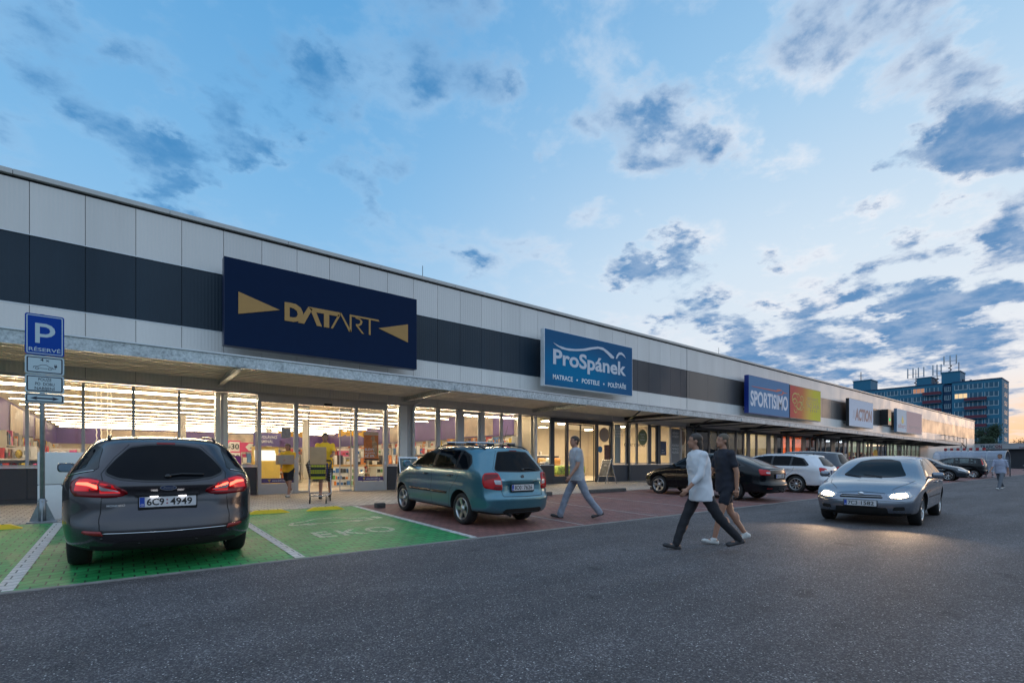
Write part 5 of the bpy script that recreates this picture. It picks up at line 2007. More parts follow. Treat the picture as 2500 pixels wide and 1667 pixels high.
    def wheels(c, spokes=5, style='twin', dark=False, tw=.205):
        r = c.wr
        for y in c.ys:
            for sx in (-1, 1):
                xo = sx * (c.hw - .045)
                Mx = Matrix.Translation((xo, y, r)) @ Matrix.Rotation(R(90 * sx), 4, 'Y')   # local z points outwards
                mb = MB()
                rr = r * .69
                mb.lathe([(rr, -tw), (r * .90, -tw), (r * .97, -tw + .012), (r, -tw + .035), (r, -.05), (r * .985, -.022), (r * .93, -.002), (r * .80, .004), (rr + .012, -.008), (rr, -.02)], Mx, 44, closed=True)
                ty = mb.build('wheel', M_tyre, c.root, local=True)
                mb = MB()
                mb.lathe([(rr + .004, -.012), (rr - .004, -.004), (rr - .016, -.008), (rr - .022, -.03), (rr - .04, -.09), (rr - .04, -tw + .01), (rr, -tw + .01)], Mx, 44)
                for k in range(spokes):
                    a0 = 2 * math.pi * k / spokes + .3
                    subs = ((-.17, -.05), (.17, .05)) if style == 'twin' else ((0, 0),)
                    for da, db in subs:
                        w0, w1 = (.026, .020) if style == 'twin' else (.040, .030) if style == 'wide' else (.022, .014)
                        if style == 'wide':
                            w0, w1 = .034, .048
                        pts = []
                        for rad, w, aa, zz in ((.045, w0, a0 + db * 3, -.032), (rr * .55, w0 * .9, a0 + (da + db) * .7, -.026), (rr - .018, w1, a0 + da, -.014)):
                            d = Vector((math.cos(aa), math.sin(aa), 0))
                            n_ = Vector((-d.y, d.x, 0))
                            pts.append((d * rad + n_ * w, d * rad - n_ * w, zz))
                        vs = []
                        for p1, p2, zz in pts:
                            vs += [Mx @ (p1 + Vector((0, 0, zz))), Mx @ (p2 + Vector((0, 0, zz))), Mx @ (p2 + Vector((0, 0, zz - .03))), Mx @ (p1 + Vector((0, 0, zz - .03)))]
                        fs = []
                        for i in (0, 1):
                            for j in range(4):
                                fs.append((i * 4 + j, i * 4 + (j + 1) % 4, i * 4 + 4 + (j + 1) % 4, i * 4 + 4 + j))
                        fs += [(0, 3, 2, 1), (8, 9, 10, 11)]
                        mb.add(vs, fs)
                mb.lathe([(.0001, -.012), (.030, -.013), (.036, -.02), (.062, -.028), (.068, -.05)], Mx, 24)
                rim = mb.build('rim', M_rim, ty, local=True, recalc=True)
                mb = MB()
                mb.lathe([(.0001, -.075), (rr - .035, -.075)], Mx, 32)
                mb.lathe([(.05, -.060), (rr * .72, -.060), (rr * .72, -.07)], Mx, 32)
                mb.build('brake_disc', M_rimd, ty, local=True)
        mb = MB()
        for y in c.ys:
            mb.tube([(-c.hw + .2, y, r), (c.hw - .2, y, r)], .04, 8)
        mb.build('axle', M_under, c.root, local=True)

    def plate(c, view, z, y, txt, w=.52, h=.11, tilt=0.0, yout=0.0, frame=True):
        """number plate standing on the surface at height z"""
        p = c.P(view, 0, z, 0)
        s = -1 if view == 'rear' else 1
        yy = p.y + s * (.012 + yout)
        f = (lambda u, w_, d: Vector((u, yy - d, z + w_))) if s < 0 else (lambda u, w_, d: Vector((-u, yy + d, z + w_)))
        mb = MB()
        mb.prism(rrect(-w / 2 - .012, w / 2 + .012, -h / 2 - .024, h / 2 + .008, .01), f, -.03, .0)
        fr = mb.build('plate_frame', M_frit, c.root, local=True)
        mb = MB()
        mb.prism(rrect(-w / 2, w / 2, -h / 2, h / 2, .008), f, .0, .004)
        pl = mb.build('licence_plate', M_plate, c.root, local=True)
        mb = MB()
        mb.prism([(-w / 2 + .003, -h / 2 + .003), (-w / 2 + .048, -h / 2 + .003), (-w / 2 + .048, h / 2 - .003), (-w / 2 + .003, h / 2 - .003)], f, .004, .0048)
        mb.build('country_band', M_plateb, pl, local=True)
        mb = MB()
        a, b = txt
        put_text(mb, a, f, -w / 2 + .066, -h * .32, h * .66, .155 * w / .52, bold=.02, d=.0052)
        mb.build('lettering', M_plblack, pl, local=True)
        mb = MB()
        put_text(mb, b, f, -w / 2 + .066 + .155 * w / .52 + .055, -h * .32, h * .66, .205 * w / .52, bold=.02, d=.0052)
        mb.build('lettering', M_plblack, pl, local=True)
        mb = MB()
        put_text(mb, 'CZ', f, -w / 2 + .012, -h * .36, .018, .028, bold=.02, d=.0054)
        mb.build('lettering', M_white, pl, local=True)
        mb = MB()
        for zz in (.02, -.018):
            mb.prism([(-.012 + .009 * math.cos(k), zz + .009 * math.sin(k)) for k in [i * math.pi / 5 for i in range(10)]], f, .004, .0054)
        mb.build('sticker', pmat('plate_sticker', (.25, .06, .08), .5), pl, local=True)
        return f

    def mirrors(c, y, z, mat, w=.19, h=.13):
        for sx in (-1, 1):
            base = c.P('L' if sx < 0 else 'R', y, z - .04, 0)
            o = Vector((sx * (abs(base.x) + .15), y - .02, z))
            mb = MB()
            mb.rbox(o, (w, .11, h), .045, seg=4)
            mb.tube([base, Vector((base.x + sx * .06, y, z - .05)), o + Vector((-sx * .06, 0, -.03))], [.03, .026, .03], 8)
            m = mb.build('wing_mirror', mat, c.root, local=True)
            mb = MB()
            g_ = lambda u, w_, d: Vector((o.x + u, o.y - .056 - d, o.z + w_))
            mb.prism(rrect(-w / 2 + .018, w / 2 - .02, -h / 2 + .016, h / 2 - .018, .04), g_, 0, .002)
            mb.build('mirror_glass', M_mirror, m, local=True)

    def handle(c, view, s, z, mat):
        p = c.P(view, s, z, 0)
        sx = -1 if view == 'L' else 1
        mb = MB()
        mb.ball(p + Vector((-sx * .012, 0, 0)), (.018, .055, .028), nu=12, nv=8)
        rec = mb.build('handle_recess', M_gap, c.root, local=True)
        mb = MB()
        pts = [c.P(view, s + d, z + .004, o_) for d, o_ in ((-.10, .002), (-.08, .022), (0, .03), (.08, .022), (.10, .002))]
        mb.tube(pts, [.010, .013, .014, .013, .010], 8)
        mb.build('door_handle', mat, c.root, local=True)


def in_poly(poly, x, y):
    r = False
    for i in range(len(poly)):
        a, b = poly[i], poly[(i + 1) % len(poly)]
        if (a[1] > y) != (b[1] > y) and x < (b[0] - a[0]) * (y - a[1]) / (b[1] - a[1]) + a[0]:
            r = not r
    return r


def open_side(me, polys, minx=.35):
    """cut window apertures (seen from the side) out of a mesh"""
    bm = bmesh.new()
    bm.from_mesh(me)
    dead = []
    for f in bm.faces:
        c_ = f.calc_center_median()
        if abs(c_.x) > minx and abs(f.normal.x) > .35 and any(in_poly(p, c_.y, c_.z) for p in polys):
            dead.append(f)
    bmesh.ops.delete(bm, geom=dead, context='FACES')
    bm.to_mesh(me)
    bm.free()


def cabin(c, ys_, floor=.45, belt=.95, w=.62):
    """seats, dashboard and a dark tub seen through clear side glass"""
    cl = pmat('car_seat_cloth', (.018, .018, .02), .85)
    for y in ys_:
        for X in (-.36, .36):
            mb = MB()
            mb.rbox((X, y, belt - .12), (.46, .14, .56), .05)
            mb.rbox((X, y + .26, floor + .18), (.46, .5, .16), .05)
            mb.rbox((X, y - .02, belt + .27), (.25, .09, .17), .035)
            mb.build('seat', cl, c.root, local=True)
    mb = MB()
    mb.rbox((0, ys_[0] + .95, belt - .05), (w * 2, .35, .22), .06)
    mb.tube([(-.36 + .17 * math.cos(k * .5), ys_[0] + .68 + .05 * math.sin(k * .5), belt - .02 + .17 * math.sin(k * .5)) for k in range(13)], .014, 6, closed=True)
    mb.build('dashboard', cl, c.root, local=True)


def inset(poly, d):
    """shrink a convex-ish polygon"""
    n = len(poly)
    cx = sum(p[0] for p in poly) / n
    cy = sum(p[1] for p in poly) / n
    area = sum(poly[i][0] * poly[(i + 1) % n][1] - poly[(i + 1) % n][0] * poly[i][1] for i in range(n))
    sgn = 1 if area > 0 else -1
    out = []
    for i in range(n):
        p0, p1, p2 = Vector(poly[i - 1]), Vector(poly[i]), Vector(poly[(i + 1) % n])
        a = (p1 - p0).normalized()
        b = (p2 - p1).normalized()
        n1 = Vector((-a.y, a.x)) * sgn
        n2 = Vector((-b.y, b.x)) * sgn
        m = (n1 + n2)
        m = m / max(.4, m.length_squared) * 2
        out.append(tuple(p1 + m * d))
    return out


def rounded(poly, r=.03, n=4):
    """round the corners of a polygon"""
    out = []
    m = len(poly)
    for i in range(m):
        p0, p1, p2 = Vector(poly[i - 1]), Vector(poly[i]), Vector(poly[(i + 1) % m])
        a = (p0 - p1)
        b = (p2 - p1)
        ra = min(r, a.length * .45)
        rb = min(r, b.length * .45)
        A = p1 + a.normalized() * ra
        B_ = p1 + b.normalized() * rb
        for k in range(n + 1):
            t = k / n
            out.append(tuple(A * (1 - t) ** 2 + p1 * 2 * t * (1 - t) + B_ * t * t))
    return out


def side_glass(c, polys, border, mat=M_cglass, chrome=None, names='window', holes=None):
    """polys: panes in (s,z); border: outline of the whole dark daylight opening"""
    for view in ('L', 'R'):
        sr = c.patch(view, rounded(border, .05), M_frit, 'window_surround', off=.0035, step=.022 if holes else .035)
        if holes:
            open_side(sr.data, [inset(q, .012) for q in holes], 0)
        for i, p_ in enumerate(polys):
            m_ = mat[i] if isinstance(mat, (list, tuple)) else mat
            c.patch(view, rounded(p_, .03), m_, names, off=.006)
        if chrome:
            c.line(view, chrome, .012, M_chrome, 'chrome_strip', off=.006, r=.005)


def mirror_poly(p):
    return [(-x, z) for x, z in reversed(p)]


# ---------- 1. grey-brown estate, nearest -------------------------------------
pm = paint('grey_brown_metallic_paint', (.036, .033, .039), .24, .65, .7)
def sculptA(v):
    # shelf below the rear glass, plate recess and a bumper step
    if v.y < .8 and abs(v.x) < .74:
        f_ = sm(.74, .60, abs(v.x)) * sm(.8, .3, v.y)
        z = v.z
        v = v + Vector((0, .018 * f_ * math.exp(-((z - .885) / .05) ** 2), 0))
        v = v - Vector((0, .030 * f_ * math.exp(-((z - .965) / .035) ** 2), 0))
        rec = sm(.46, .38, abs(v.x)) * sm(.675, .70, z) * sm(.875, .855, z)
        v = v + Vector((0, .035 * rec * sm(.8, .3, v.y), 0))
        v = v - Vector((0, .026 * f_ * math.exp(-((z - .60) / .035) ** 2), 0))
    return v
A = dict(L=4.83, hw=.935, wb=2.85, roh=1.03, wr=.335, tumble=.46, taper_r=.13, round_r=.26, roof_r=.06,
         rear=[(.16, .25), (.06, .30), (.012, .40), (.0, .50), (.035, .565), (.06, .60), (.075, .70), (.085, .82), (.115, .95), (.17, 1.03), (.34, 1.24), (.47, 1.38), (.50, 1.425)],
         top=[(.50, 1.425), (.62, 1.465), (1.1, 1.50), (1.9, 1.515), (2.55, 1.48), (2.95, 1.39), (3.68, 1.04), (3.9, .985), (4.3, .91), (4.62, .78)],
         front=[(4.62, .24), (4.76, .30), (4.82, .42), (4.82, .56), (4.77, .68), (4.62, .78)],
         belt=[(0, .99), (1, 1.0), (3.6, .96), (4.8, .85)], sculpt=sculptA)
c = Car(A, dict(paint=pm))
c.place('parked_car', (.40, 6.60, .022), R(.5) * 0, 'dark grey-brown estate car with lit tail lamps parked on the green bay')
rg = [(-.60, 1.375), (-.30, 1.405), (0, 1.412), (.30, 1.405), (.60, 1.375), (.70, 1.25), (.76, 1.12), (.72, 1.07), (.50, 1.01), (.25, .99), (0, .985), (-.25, .99), (-.50, 1.01), (-.72, 1.07), (-.76, 1.12), (-.70, 1.25)]
c.patch('rear', rounded(rg, .06), M_frit, 'window_surround', off=.003)
c.patch('rear', rounded(inset(rg, .02), .05), M_cglass, 'rear_window', off=.006)
mb = MB()
c.line('rear', [(.02, 1.045), (.15, 1.060), (.42, 1.052)], .02, M_frit, 'wiper', off=.022, r=.009, mb=mb)
mb.ball(c.P('rear', .0, 1.04, .012), (.035, .02, .025), nu=10, nv=6)
mb.build('wiper', M_frit, c.root, local=True)
c.patch('rear', [(-.16, 1.420), (.16, 1.420), (.15, 1.402), (-.15, 1.402)], M_redd, 'brake_light', off=.008)
# tail lamps
lampo = [(-.42, .905), (-.56, .975), (-.70, 1.005), (-.86, 1.035), (-1.02, 1.045), (-1.14, 1.00), (-1.08, .90), (-.98, .845), (-.80, .835), (-.62, .83), (-.46, .838), (-.405, .87)]
glow = emat('tail_lamp_glow', (1.0, .10, .06), 5.0)
for sgn in (1, -1):
    P_ = (lambda q: q) if sgn == 1 else mirror_poly
    l_ = c.patch('rear', rounded(P_(lampo), .03), M_redd, 'tail_light', off=.009, thick=.02)
    c.patch('rear', rounded(P_([(-.54, .955), (-.70, .985), (-.70, .870), (-.47, .875), (-.50, .905)]), .02), M_redlit, 'lens', off=.0105, parent=l_)
    c.patch('rear', rounded(P_([(-.50, .905), (-.695, .955), (-.695, .90), (-.50, .893)]), .01), M_clear, 'reversing_lens', off=.012, parent=l_)
    c.patch('rear', rounded(P_([(-.72, 1.0), (-.90, 1.025), (-1.0, 1.01), (-1.0, .90), (-.72, .90)]), .02), M_redlit, 'lens', off=.0105, parent=l_)
    c.patch('rear', rounded(P_([(-.72, .955), (-.86, .985), (-.98, .985), (-1.0, .965), (-.86, .955), (-.72, .925)]), .01), glow, 'lamp_glow', off=.0125, parent=l_)
    c.patch('rear', rounded(P_([(-.52, .932), (-.70, .968), (-.70, .952), (-.52, .918)]), .005), glow if sgn == -1 else M_redl, 'lamp_glow', off=.0130, parent=l_)
    c.patch('rear', rounded(P_([(-.60, .435), (-.82, .455), (-.86, .475), (-.84, .495), (-.62, .485)]), .012), M_reflr, 'reflector', off=.006, thick=.01)
# tailgate outline
gate = [(-.50, .832), (-.665, .83), (-.665, .62), (-.64, .50), (-.60, .475), (0, .47), (.60, .475), (.64, .50), (.665, .62), (.665, .83), (.50, .832)]
c.line('rear', gate, .010, M_gap, 'tailgate_gap', off=.002)
c.line('rear', [(-.70, 1.01), (-.78, 1.08), (-.74, 1.25), (-.63, 1.40), (-.60, 1.44)], .008, M_gap, 'tailgate_gap', off=.002)
c.line('rear', [(.70, 1.01), (.78, 1.08), (.74, 1.25), (.63, 1.40), (.60, 1.44)], .008, M_gap, 'tailgate_gap', off=.002)
c.line('rear', [(-.60, .462), (0, .455), (.60, .462)], .008, M_chrome, 'chrome_strip', off=.004, r=.005)
c.patch('rear', rounded([(-.54, .335), (-.45, .365), (.45, .365), (.54, .335), (.46, .30), (-.46, .30)], .03), M_under, 'lower_grille', off=.003)
mb = MB()
for X, Z in ((-.62, .405), (-.27, .34), (.27, .34), (.62, .405)):
    p_ = c.P('rear', X, Z, .002)
    mb.ball(p_, (.014, .006, .014), nu=10, nv=6)
mb.build('parking_sensor', M_frit, c.root, local=True)
c.line('rear', [(.42, .40), (.47, .40), (.47, .345), (.42, .345)], .004, M_gap, 'tow_cover', off=.002, closed=True)
# emblem, badge
p_ = c.P('rear', .0, .925, .0)
fe = lambda u, w, d: Vector((u, p_.y - .004 - d, .925 + w))
mb = MB()
mb.prism([(.078 * math.cos(k), .030 * math.sin(k)) for k in [i * math.pi / 14 for i in range(28)]], fe, 0, .006)
em = mb.build('emblem', M_chrome, c.root, local=True)
mb = MB()
mb.prism([(.071 * math.cos(k), .024 * math.sin(k)) for k in [i * math.pi / 14 for i in range(28)]], fe, .006, .008)
mb.build('field', pmat('emblem_blue', (.01, .02, .06), .3), em, local=True)
mb = MB()
put_text(mb, 'Ford', fe, 0, -.010, .022, .09, centre=True, skew=.35, d=.009, bold=.01)
mb.build('lettering', M_chrome, em, local=True)
mb = MB()
put_text(mb, 'MONDEO', lambda u, w, d: c.P('rear', u, w, d), -.60, .735, .020, .17, d=.005, bold=.02)
mb.build('badge', M_chrome, c.root, local=True)
fpl = c.plate('rear', .775, 0, ('6C9', '4949'), yout=.018)
mb = MB()
pp = fpl(0, 0, 0)
mb.box(-.30, .30, pp.y - .012, pp.y + .04, .838, .850)
mb.build('plate_lamp_housing', M_frit, c.root, local=True)
mb = MB()
for X in (-.13, .13):
    mb.box(X - .035, X + .035, pp.y - .030, pp.y - .012, .832, .838)
mb.build('plate_lamp', emat('plate_lamp', (.95, .95, 1.0), 7.0), c.root, local=True)
# sides
bd = [(.34, 1.12), (.62, 1.36), (1.1, 1.425), (1.9, 1.445), (2.55, 1.405), (3.05, 1.27), (3.42, 1.04), (3.30, 1.005), (1.2, 1.02), (.60, 1.05)]
side_glass(c, [[(.48, 1.14), (.68, 1.33), (1.08, 1.40), (1.10, 1.05), (.66, 1.07)], [(1.16, 1.405), (1.95, 1.42), (1.95, 1.035), (1.17, 1.05)], [(2.03, 1.42), (2.5, 1.385), (2.98, 1.26), (3.30, 1.05), (3.22, 1.03), (2.03, 1.035)]], bd,
           chrome=[(.36, 1.11), (.60, 1.045), (1.2, 1.012), (3.30, .998)])
for v_ in ('L', 'R'):
    c.line(v_, [(1.99, 1.02), (1.99, .60), (1.97, .34)], .007, M_gap, 'door_gap', off=.002)
    c.line(v_, [(1.14, 1.02), (1.16, .85), (1.40, .62), (1.46, .34)], .007, M_gap, 'door_gap', off=.002)
    c.line(v_, [(3.10, .99), (3.14, .60), (3.10, .34)], .007, M_gap, 'door_gap', off=.002)
    for s_ in (1.35, 2.28):
        c.handle(v_, s_, .895, pm)
wsA = [(-.60, 1.33), (0, 1.40), (.60, 1.33), (.72, 1.02), (0, .985), (-.72, 1.02)]
c.patch('ws', rounded(wsA, .05), M_cglass, 'windscreen', off=.005)
c.mirrors(3.10, 1.05, pm, w=.20, h=.135)
c.wheels(5, 'twin')
for sx in (-1, 1):
    mb = MB()
    mb.tube([c.P('top', sx * .52, y, .012 + (.022 if .9 < y < 2.5 else 0)) for y in (.75, .95, 1.5, 2.0, 2.4, 2.65)], .012, 8)
    mb.build('roof_rail', M_frit, c.root, local=True)

# ---------- 2. teal small estate with roof bars -------------------------------
pt = paint('teal_metallic_paint', (.055, .165, .215), .30, .55)
def sculptB(v):
    if v.y < .7 and abs(v.x) < .66:
        f_ = sm(.66, .52, abs(v.x)) * sm(.7, .25, v.y)
        rec = sm(.40, .33, abs(v.x)) * sm(.615, .645, v.z) * sm(.83, .80, v.z)
        v = v + Vector((0, .035 * rec * sm(.7, .25, v.y), 0))
        v = v - Vector((0, .016 * f_ * math.exp(-((v.z - .86) / .03) ** 2), 0))
        v = v - Vector((0, .030 * sm(.85, .6, abs(v.x)) * math.exp(-((v.z - .555) / .05) ** 2) * sm(.7, .2, v.y), 0))
    return v
B_ = dict(L=4.24, hw=.825, wb=2.46, roh=.95, wr=.30, tumble=.36, taper_r=.09, round_r=.20, roof_r=.05, taper_f=.13,
          rear=[(.14, .24), (.05, .28), (.01, .40), (.0, .52), (.035, .575), (.055, .62), (.065, .75), (.085, .88), (.115, .985), (.155, 1.05), (.31, 1.28), (.40, 1.40), (.40, 1.435)],
          top=[(.40, 1.435), (.55, 1.462), (1.1, 1.482), (1.8, 1.485), (2.35, 1.455), (2.62, 1.38), (3.22, 1.06), (3.45, .98), (3.85, .88), (4.10, .72)],
          front=[(4.08, .23), (4.19, .30), (4.235, .42), (4.23, .56), (4.17, .66), (4.10, .72)],
          belt=[(0, 1.02), (1, 1.02), (3.2, .99), (4.2, .85)], sculpt=sculptB)
c = Car(B_, dict(paint=pt))
c.place('parked_car', (5.78, 6.92, .03), R(1.0) * 0, 'teal small estate car with silver roof bars on the nearest red bay')
rg = [(-.56, 1.385), (0, 1.405), (.56, 1.385), (.64, 1.20), (.69, 1.06), (.62, 1.022), (0, 1.01), (-.62, 1.022), (-.69, 1.06), (-.64, 1.20)]
c.patch('rear', rounded(rg, .06), M_frit, 'window_surround', off=.003)
c.patch('rear', rounded(inset(rg, .018), .05), M_cglass, 'rear_window', off=.006)
mb = MB()
c.line('rear', [(.06, 1.06), (.20, 1.07), (.46, 1.045)], .02, M_frit, 'wiper', off=.02, r=.008, mb=mb)
mb.ball(c.P('rear', .05, 1.05, .012), (.035, .02, .028), nu=10, nv=6)
mb.build('wiper', M_frit, c.root, local=True)
c.patch('rear', [(-.14, 1.412), (.14, 1.412), (.13, 1.397), (-.13, 1.397)], M_redd, 'brake_light', off=.008)
lo = [(-.60, 1.00), (-.72, 1.005), (-.86, .995), (-.93, .95), (-.93, .82), (-.86, .73), (-.66, .70), (-.50, .695), (-.505, .80), (-.53, .90)]
for sgn in (1, -1):
    P_ = (lambda q: q) if sgn == 1 else mirror_poly
    l_ = c.patch('rear', rounded(P_(lo), .04), M_redl, 'tail_light', off=.010, thick=.02)
    c.patch('rear', rounded(P_([(-.535, .87), (-.70, .875), (-.665, .80), (-.525, .79)]), .02), M_clear, 'reversing_lens', off=.0135, parent=l_)
    c.patch('rear', rounded(P_([(-.52, .765), (-.68, .77), (-.70, .725), (-.52, .715)]), .015), M_redd, 'lens', off=.013, parent=l_)
    c.patch('rear', rounded(P_([(-.60, .98), (-.86, .97), (-.89, .86), (-.72, .90), (-.60, .92)]), .03), M_redd, 'lens', off=.0125, parent=l_)
c.line('rear', [(-.52, .70), (-.50, .62), (-.47, .585), (0, .575), (.47, .585), (.50, .62), (.52, .70)], .009, M_gap, 'tailgate_gap', off=.002)
c.line('rear', [(-.64, 1.0), (-.72, 1.07), (-.67, 1.25), (-.60, 1.40), (-.59, 1.44)], .007, M_gap, 'tailgate_gap', off=.002)
c.line('rear', [(.64, 1.0), (.72, 1.07), (.67, 1.25), (.60, 1.40), (.59, 1.44)], .007, M_gap, 'tailgate_gap', off=.002)
c.line('rear', [(-.50, .845), (0, .84), (.50, .845)], .006, M_gap, 'crease', off=.0015)
c.line('rear', rounded([(-.30, .84), (.30, .84), (.28, .64), (-.28, .64)], .03), .01, pt, 'plate_recess_edge', off=.003, closed=True, r=.005)
p_ = c.P('rear', .0, .93, .0)
fe = lambda u, w, d: Vector((u, p_.y - .003 - d, .93 + w))
mb = MB()
ring = [i * math.pi / 12 for i in range(24)]
mb.prism([(.037 * math.cos(k), .037 * math.sin(k)) for k in ring], fe, 0, .005)
em = mb.build('emblem', M_chrome, c.root, local=True)
mb = MB()
mb.prism([(.030 * math.cos(k), .030 * math.sin(k)) for k in ring], fe, .005, .006)
mb.build('field', pmat('emblem_dark', (.02, .03, .03), .3), em, local=True)
mb = MB()
mb.prism([(-.022, .004), (0, .020), (.02, .012), (.002, .004), (.022, -.006), (-.002, -.016), (-.006, -.002)], fe, .006, .008)
mb.build('arrow', M_chrome, em, local=True)
mb = MB()
put_text(mb, 'SKODA', lambda u, w, d: c.P('rear', u, w, d), -.56, .87, .017, .11, d=.004, bold=.02)
put_text(mb, 'Fabia', lambda u, w, d: c.P('rear', u, w, d), .40, .87, .02, .12, d=.004, bold=.02)
mb.build('badge', M_chrome, c.root, local=True)
c.plate('rear', .735, 0, ('8O0', '7626'), yout=.016)
c.patch('rear', rounded([(-.50, .30), (-.42, .36), (.42, .36), (.50, .30), (.42, .27), (-.42, .27)], .03), M_under, 'lower_grille', off=.003)
mb = MB(); mb.tube([(-.32, .12, .26), (-.32, .02, .24)], .024, 10); mb.build('exhaust', M_under, c.root, local=True)
bd = [(.66, 1.16), (.78, 1.31), (1.10, 1.405), (1.7, 1.43), (2.32, 1.405), (2.62, 1.30), (3.06, 1.055), (3.02, 1.03), (.72, 1.035)]
side_glass(c, [[(.71, 1.16), (.82, 1.30), (1.08, 1.38), (1.12, 1.06), (.74, 1.06)], [(1.17, 1.385), (1.95, 1.40), (1.95, 1.06), (1.19, 1.06)], [(2.05, 1.40), (2.30, 1.385), (2.58, 1.285), (2.95, 1.075), (2.05, 1.06)]], bd, mat=[M_cglass, M_ctint, M_cint],
           holes=[[(1.17, 1.385), (1.95, 1.40), (1.95, 1.06), (1.19, 1.06)], [(2.05, 1.40), (2.30, 1.385), (2.58, 1.285), (2.95, 1.075), (2.05, 1.06)]])
open_side(c.body_me, [inset(q, .01) for q in ([(1.17, 1.385), (1.95, 1.40), (1.95, 1.06), (1.19, 1.06)], [(2.05, 1.40), (2.30, 1.385), (2.58, 1.285), (2.95, 1.075), (2.05, 1.06)])])
cabin(c, (2.05, 1.2))
for v_ in ('L', 'R'):
    c.line(v_, [(1.36, 1.37), (1.38, 1.07)], .012, M_frit, 'window_divider', off=.008)
    c.line(v_, [(2.02, 1.04), (2.04, .6), (2.02, .32)], .007, M_gap, 'door_gap', off=.002)
    c.line(v_, [(.98, 1.03), (1.02, .92), (1.30, .64), (1.36, .32)], .007, M_gap, 'door_gap', off=.002)
    c.line(v_, [(3.02, 1.02), (3.03, .6), (3.0, .32)], .007, M_gap, 'door_gap', off=.002)
    c.patch(v_, rounded([(1.42, .555), (2.00, .555), (2.00, .60), (1.40, .60)], .01), M_frit, 'side_strip', off=.010, thick=.01)
    c.patch(v_, rounded([(2.06, .555), (2.98, .555), (2.96, .60), (2.06, .60)], .01), M_frit, 'side_strip', off=.010, thick=.01)
    for s_ in (1.28, 2.26):
        c.handle(v_, s_, .91, M_frit)
c.patch('ws', rounded([(-.52, 1.36), (0, 1.41), (.52, 1.36), (.64, 1.06), (0, 1.02), (-.64, 1.06)], .05), M_cglass, 'windscreen', off=.005)
c.mirrors(2.98, 1.10, pt, w=.17, h=.14)
c.wheels(5, 'wide')
for sx in (-1, 1):
    mb = MB()
    ys = [.58, .72, 1.0, 1.5, 2.0, 2.28, 2.42]
    hs = [.004, .035, .055, .058, .055, .035, .004]
    mb.tube([c.P('top', sx * .50, y, 0) + Vector((0, 0, h_)) for y, h_ in zip(ys, hs)], .013, 8)
    mb.build('roof_rail', M_frit, c.root, local=True)
for y in (1.08, 1.80):
    mb = MB()
    zt = c.P('top', 0, y, 0).z + .075
    mb.tube([(-.60, y, zt), (.60, y, zt)], .013, 8)
    cb = mb.build('roof_bar', M_steel, c.root, local=True)
    for sx in (-1, 1):
        mb = MB()
        mb.rbox((sx * .50, y, zt - .028), (.15, .10, .055), .02)
        mb.build('bar_foot', M_black, cb, local=True)
mb = MB()
zt = c.P('top', 0, .72, 0)
mb.tube([zt, zt + Vector((0, -.03, .06)), zt + Vector((0, -.17, .42))], [.02, .006, .003], 6)
mb.build('antenna', M_black, c.root, local=True)

# ---------- generic detailing for the cars further away -----------------------
def dress(c, pmat_, rear_glass, lamp, lamp_clear, bd, panes, ws, txt, body_col=None, rim=('twin', 5), rear_plate_z=.80, lamp_mat=None, handles=(1.35, 2.25), gaps=(1.99, 1.14, 3.1), belt=.9, mirror=(3.1, 1.05), refl=True, roof='rail', chrome=None, glass=M_cglass, holes=None):
    c.patch('rear', rounded(rear_glass, .05), M_frit, 'window_surround', off=.003, step=.05)
    c.patch('rear', rounded(inset(rear_glass, .018), .05), glass, 'rear_window', off=.006, step=.05)
    for sgn in (1, -1):
        P_ = (lambda q: q) if sgn == 1 else mirror_poly
        l_ = c.patch('rear', rounded(P_(lamp), .02), M_redl, 'tail_light', off=.009, thick=.02)
        c.patch('rear', rounded(P_(lamp_clear), .01), M_clear, 'reversing_lens', off=.0125, parent=l_)
        if refl:
            c.patch('rear', rounded(P_([(-.50, .40), (-.76, .40), (-.74, .43), (-.50, .425)]), .01), M_reflr, 'reflector', off=.006)
    side_glass(c, panes, bd, chrome=chrome, mat=[M_cint] * 3 if holes else glass, holes=holes)
    if holes:
        open_side(c.body_me, [inset(q, .01) for q in holes])
        cabin(c, (holes[-1][0][0] - .02, holes[-1][0][0] - .9))
    for v_ in ('L', 'R'):
        g0, g1, g2 = gaps
        c.line(v_, [(g0, belt + .1), (g0, .6), (g0 - .02, .34)], .008, M_gap, 'door_gap', off=.002)
        c.line(v_, [(g1, belt + .1), (g1 + .04, .85), (g1 + .28, .62), (g1 + .33, .34)], .008, M_gap, 'door_gap', off=.002)
        c.line(v_, [(g2, belt + .08), (g2 + .03, .6), (g2, .34)], .008, M_gap, 'door_gap', off=.002)
        for s_ in handles:
            c.handle(v_, s_, belt, pmat_)
    c.patch('ws', rounded(ws, .05), glass, 'windscreen', off=.005, step=.05)
    c.mirrors(mirror[0], mirror[1], pmat_)
    c.wheels(rim[1], rim[0])
    c.plate('rear', rear_plate_z, 0, txt, yout=.008)
    c.line('rear', [(-.62, .60), (-.60, .545), (0, .53), (.60, .545), (.62, .60)], .008, M_gap, 'tailgate_gap', off=.002)
    if roof == 'rail':
        for sx in (-1, 1):
            mb = MB()
            mb.tube([c.P('top', sx * .53, y, .004 + (.03 if .9 < y < 2.4 else 0)) for y in (.75, .95, 1.5, 2.0, 2.35, 2.6)], .013, 8)
            mb.build('roof_rail', M_steel, c.root, local=True)


LAMPC = [(-.56, .93), (-.70, .965), (-.93, .985), (-.98, .93), (-.93, .81), (-.72, .80), (-.56, .80)]
LAMPCC = [(-.575, .90), (-.76, .90), (-.76, .86), (-.575, .85)]
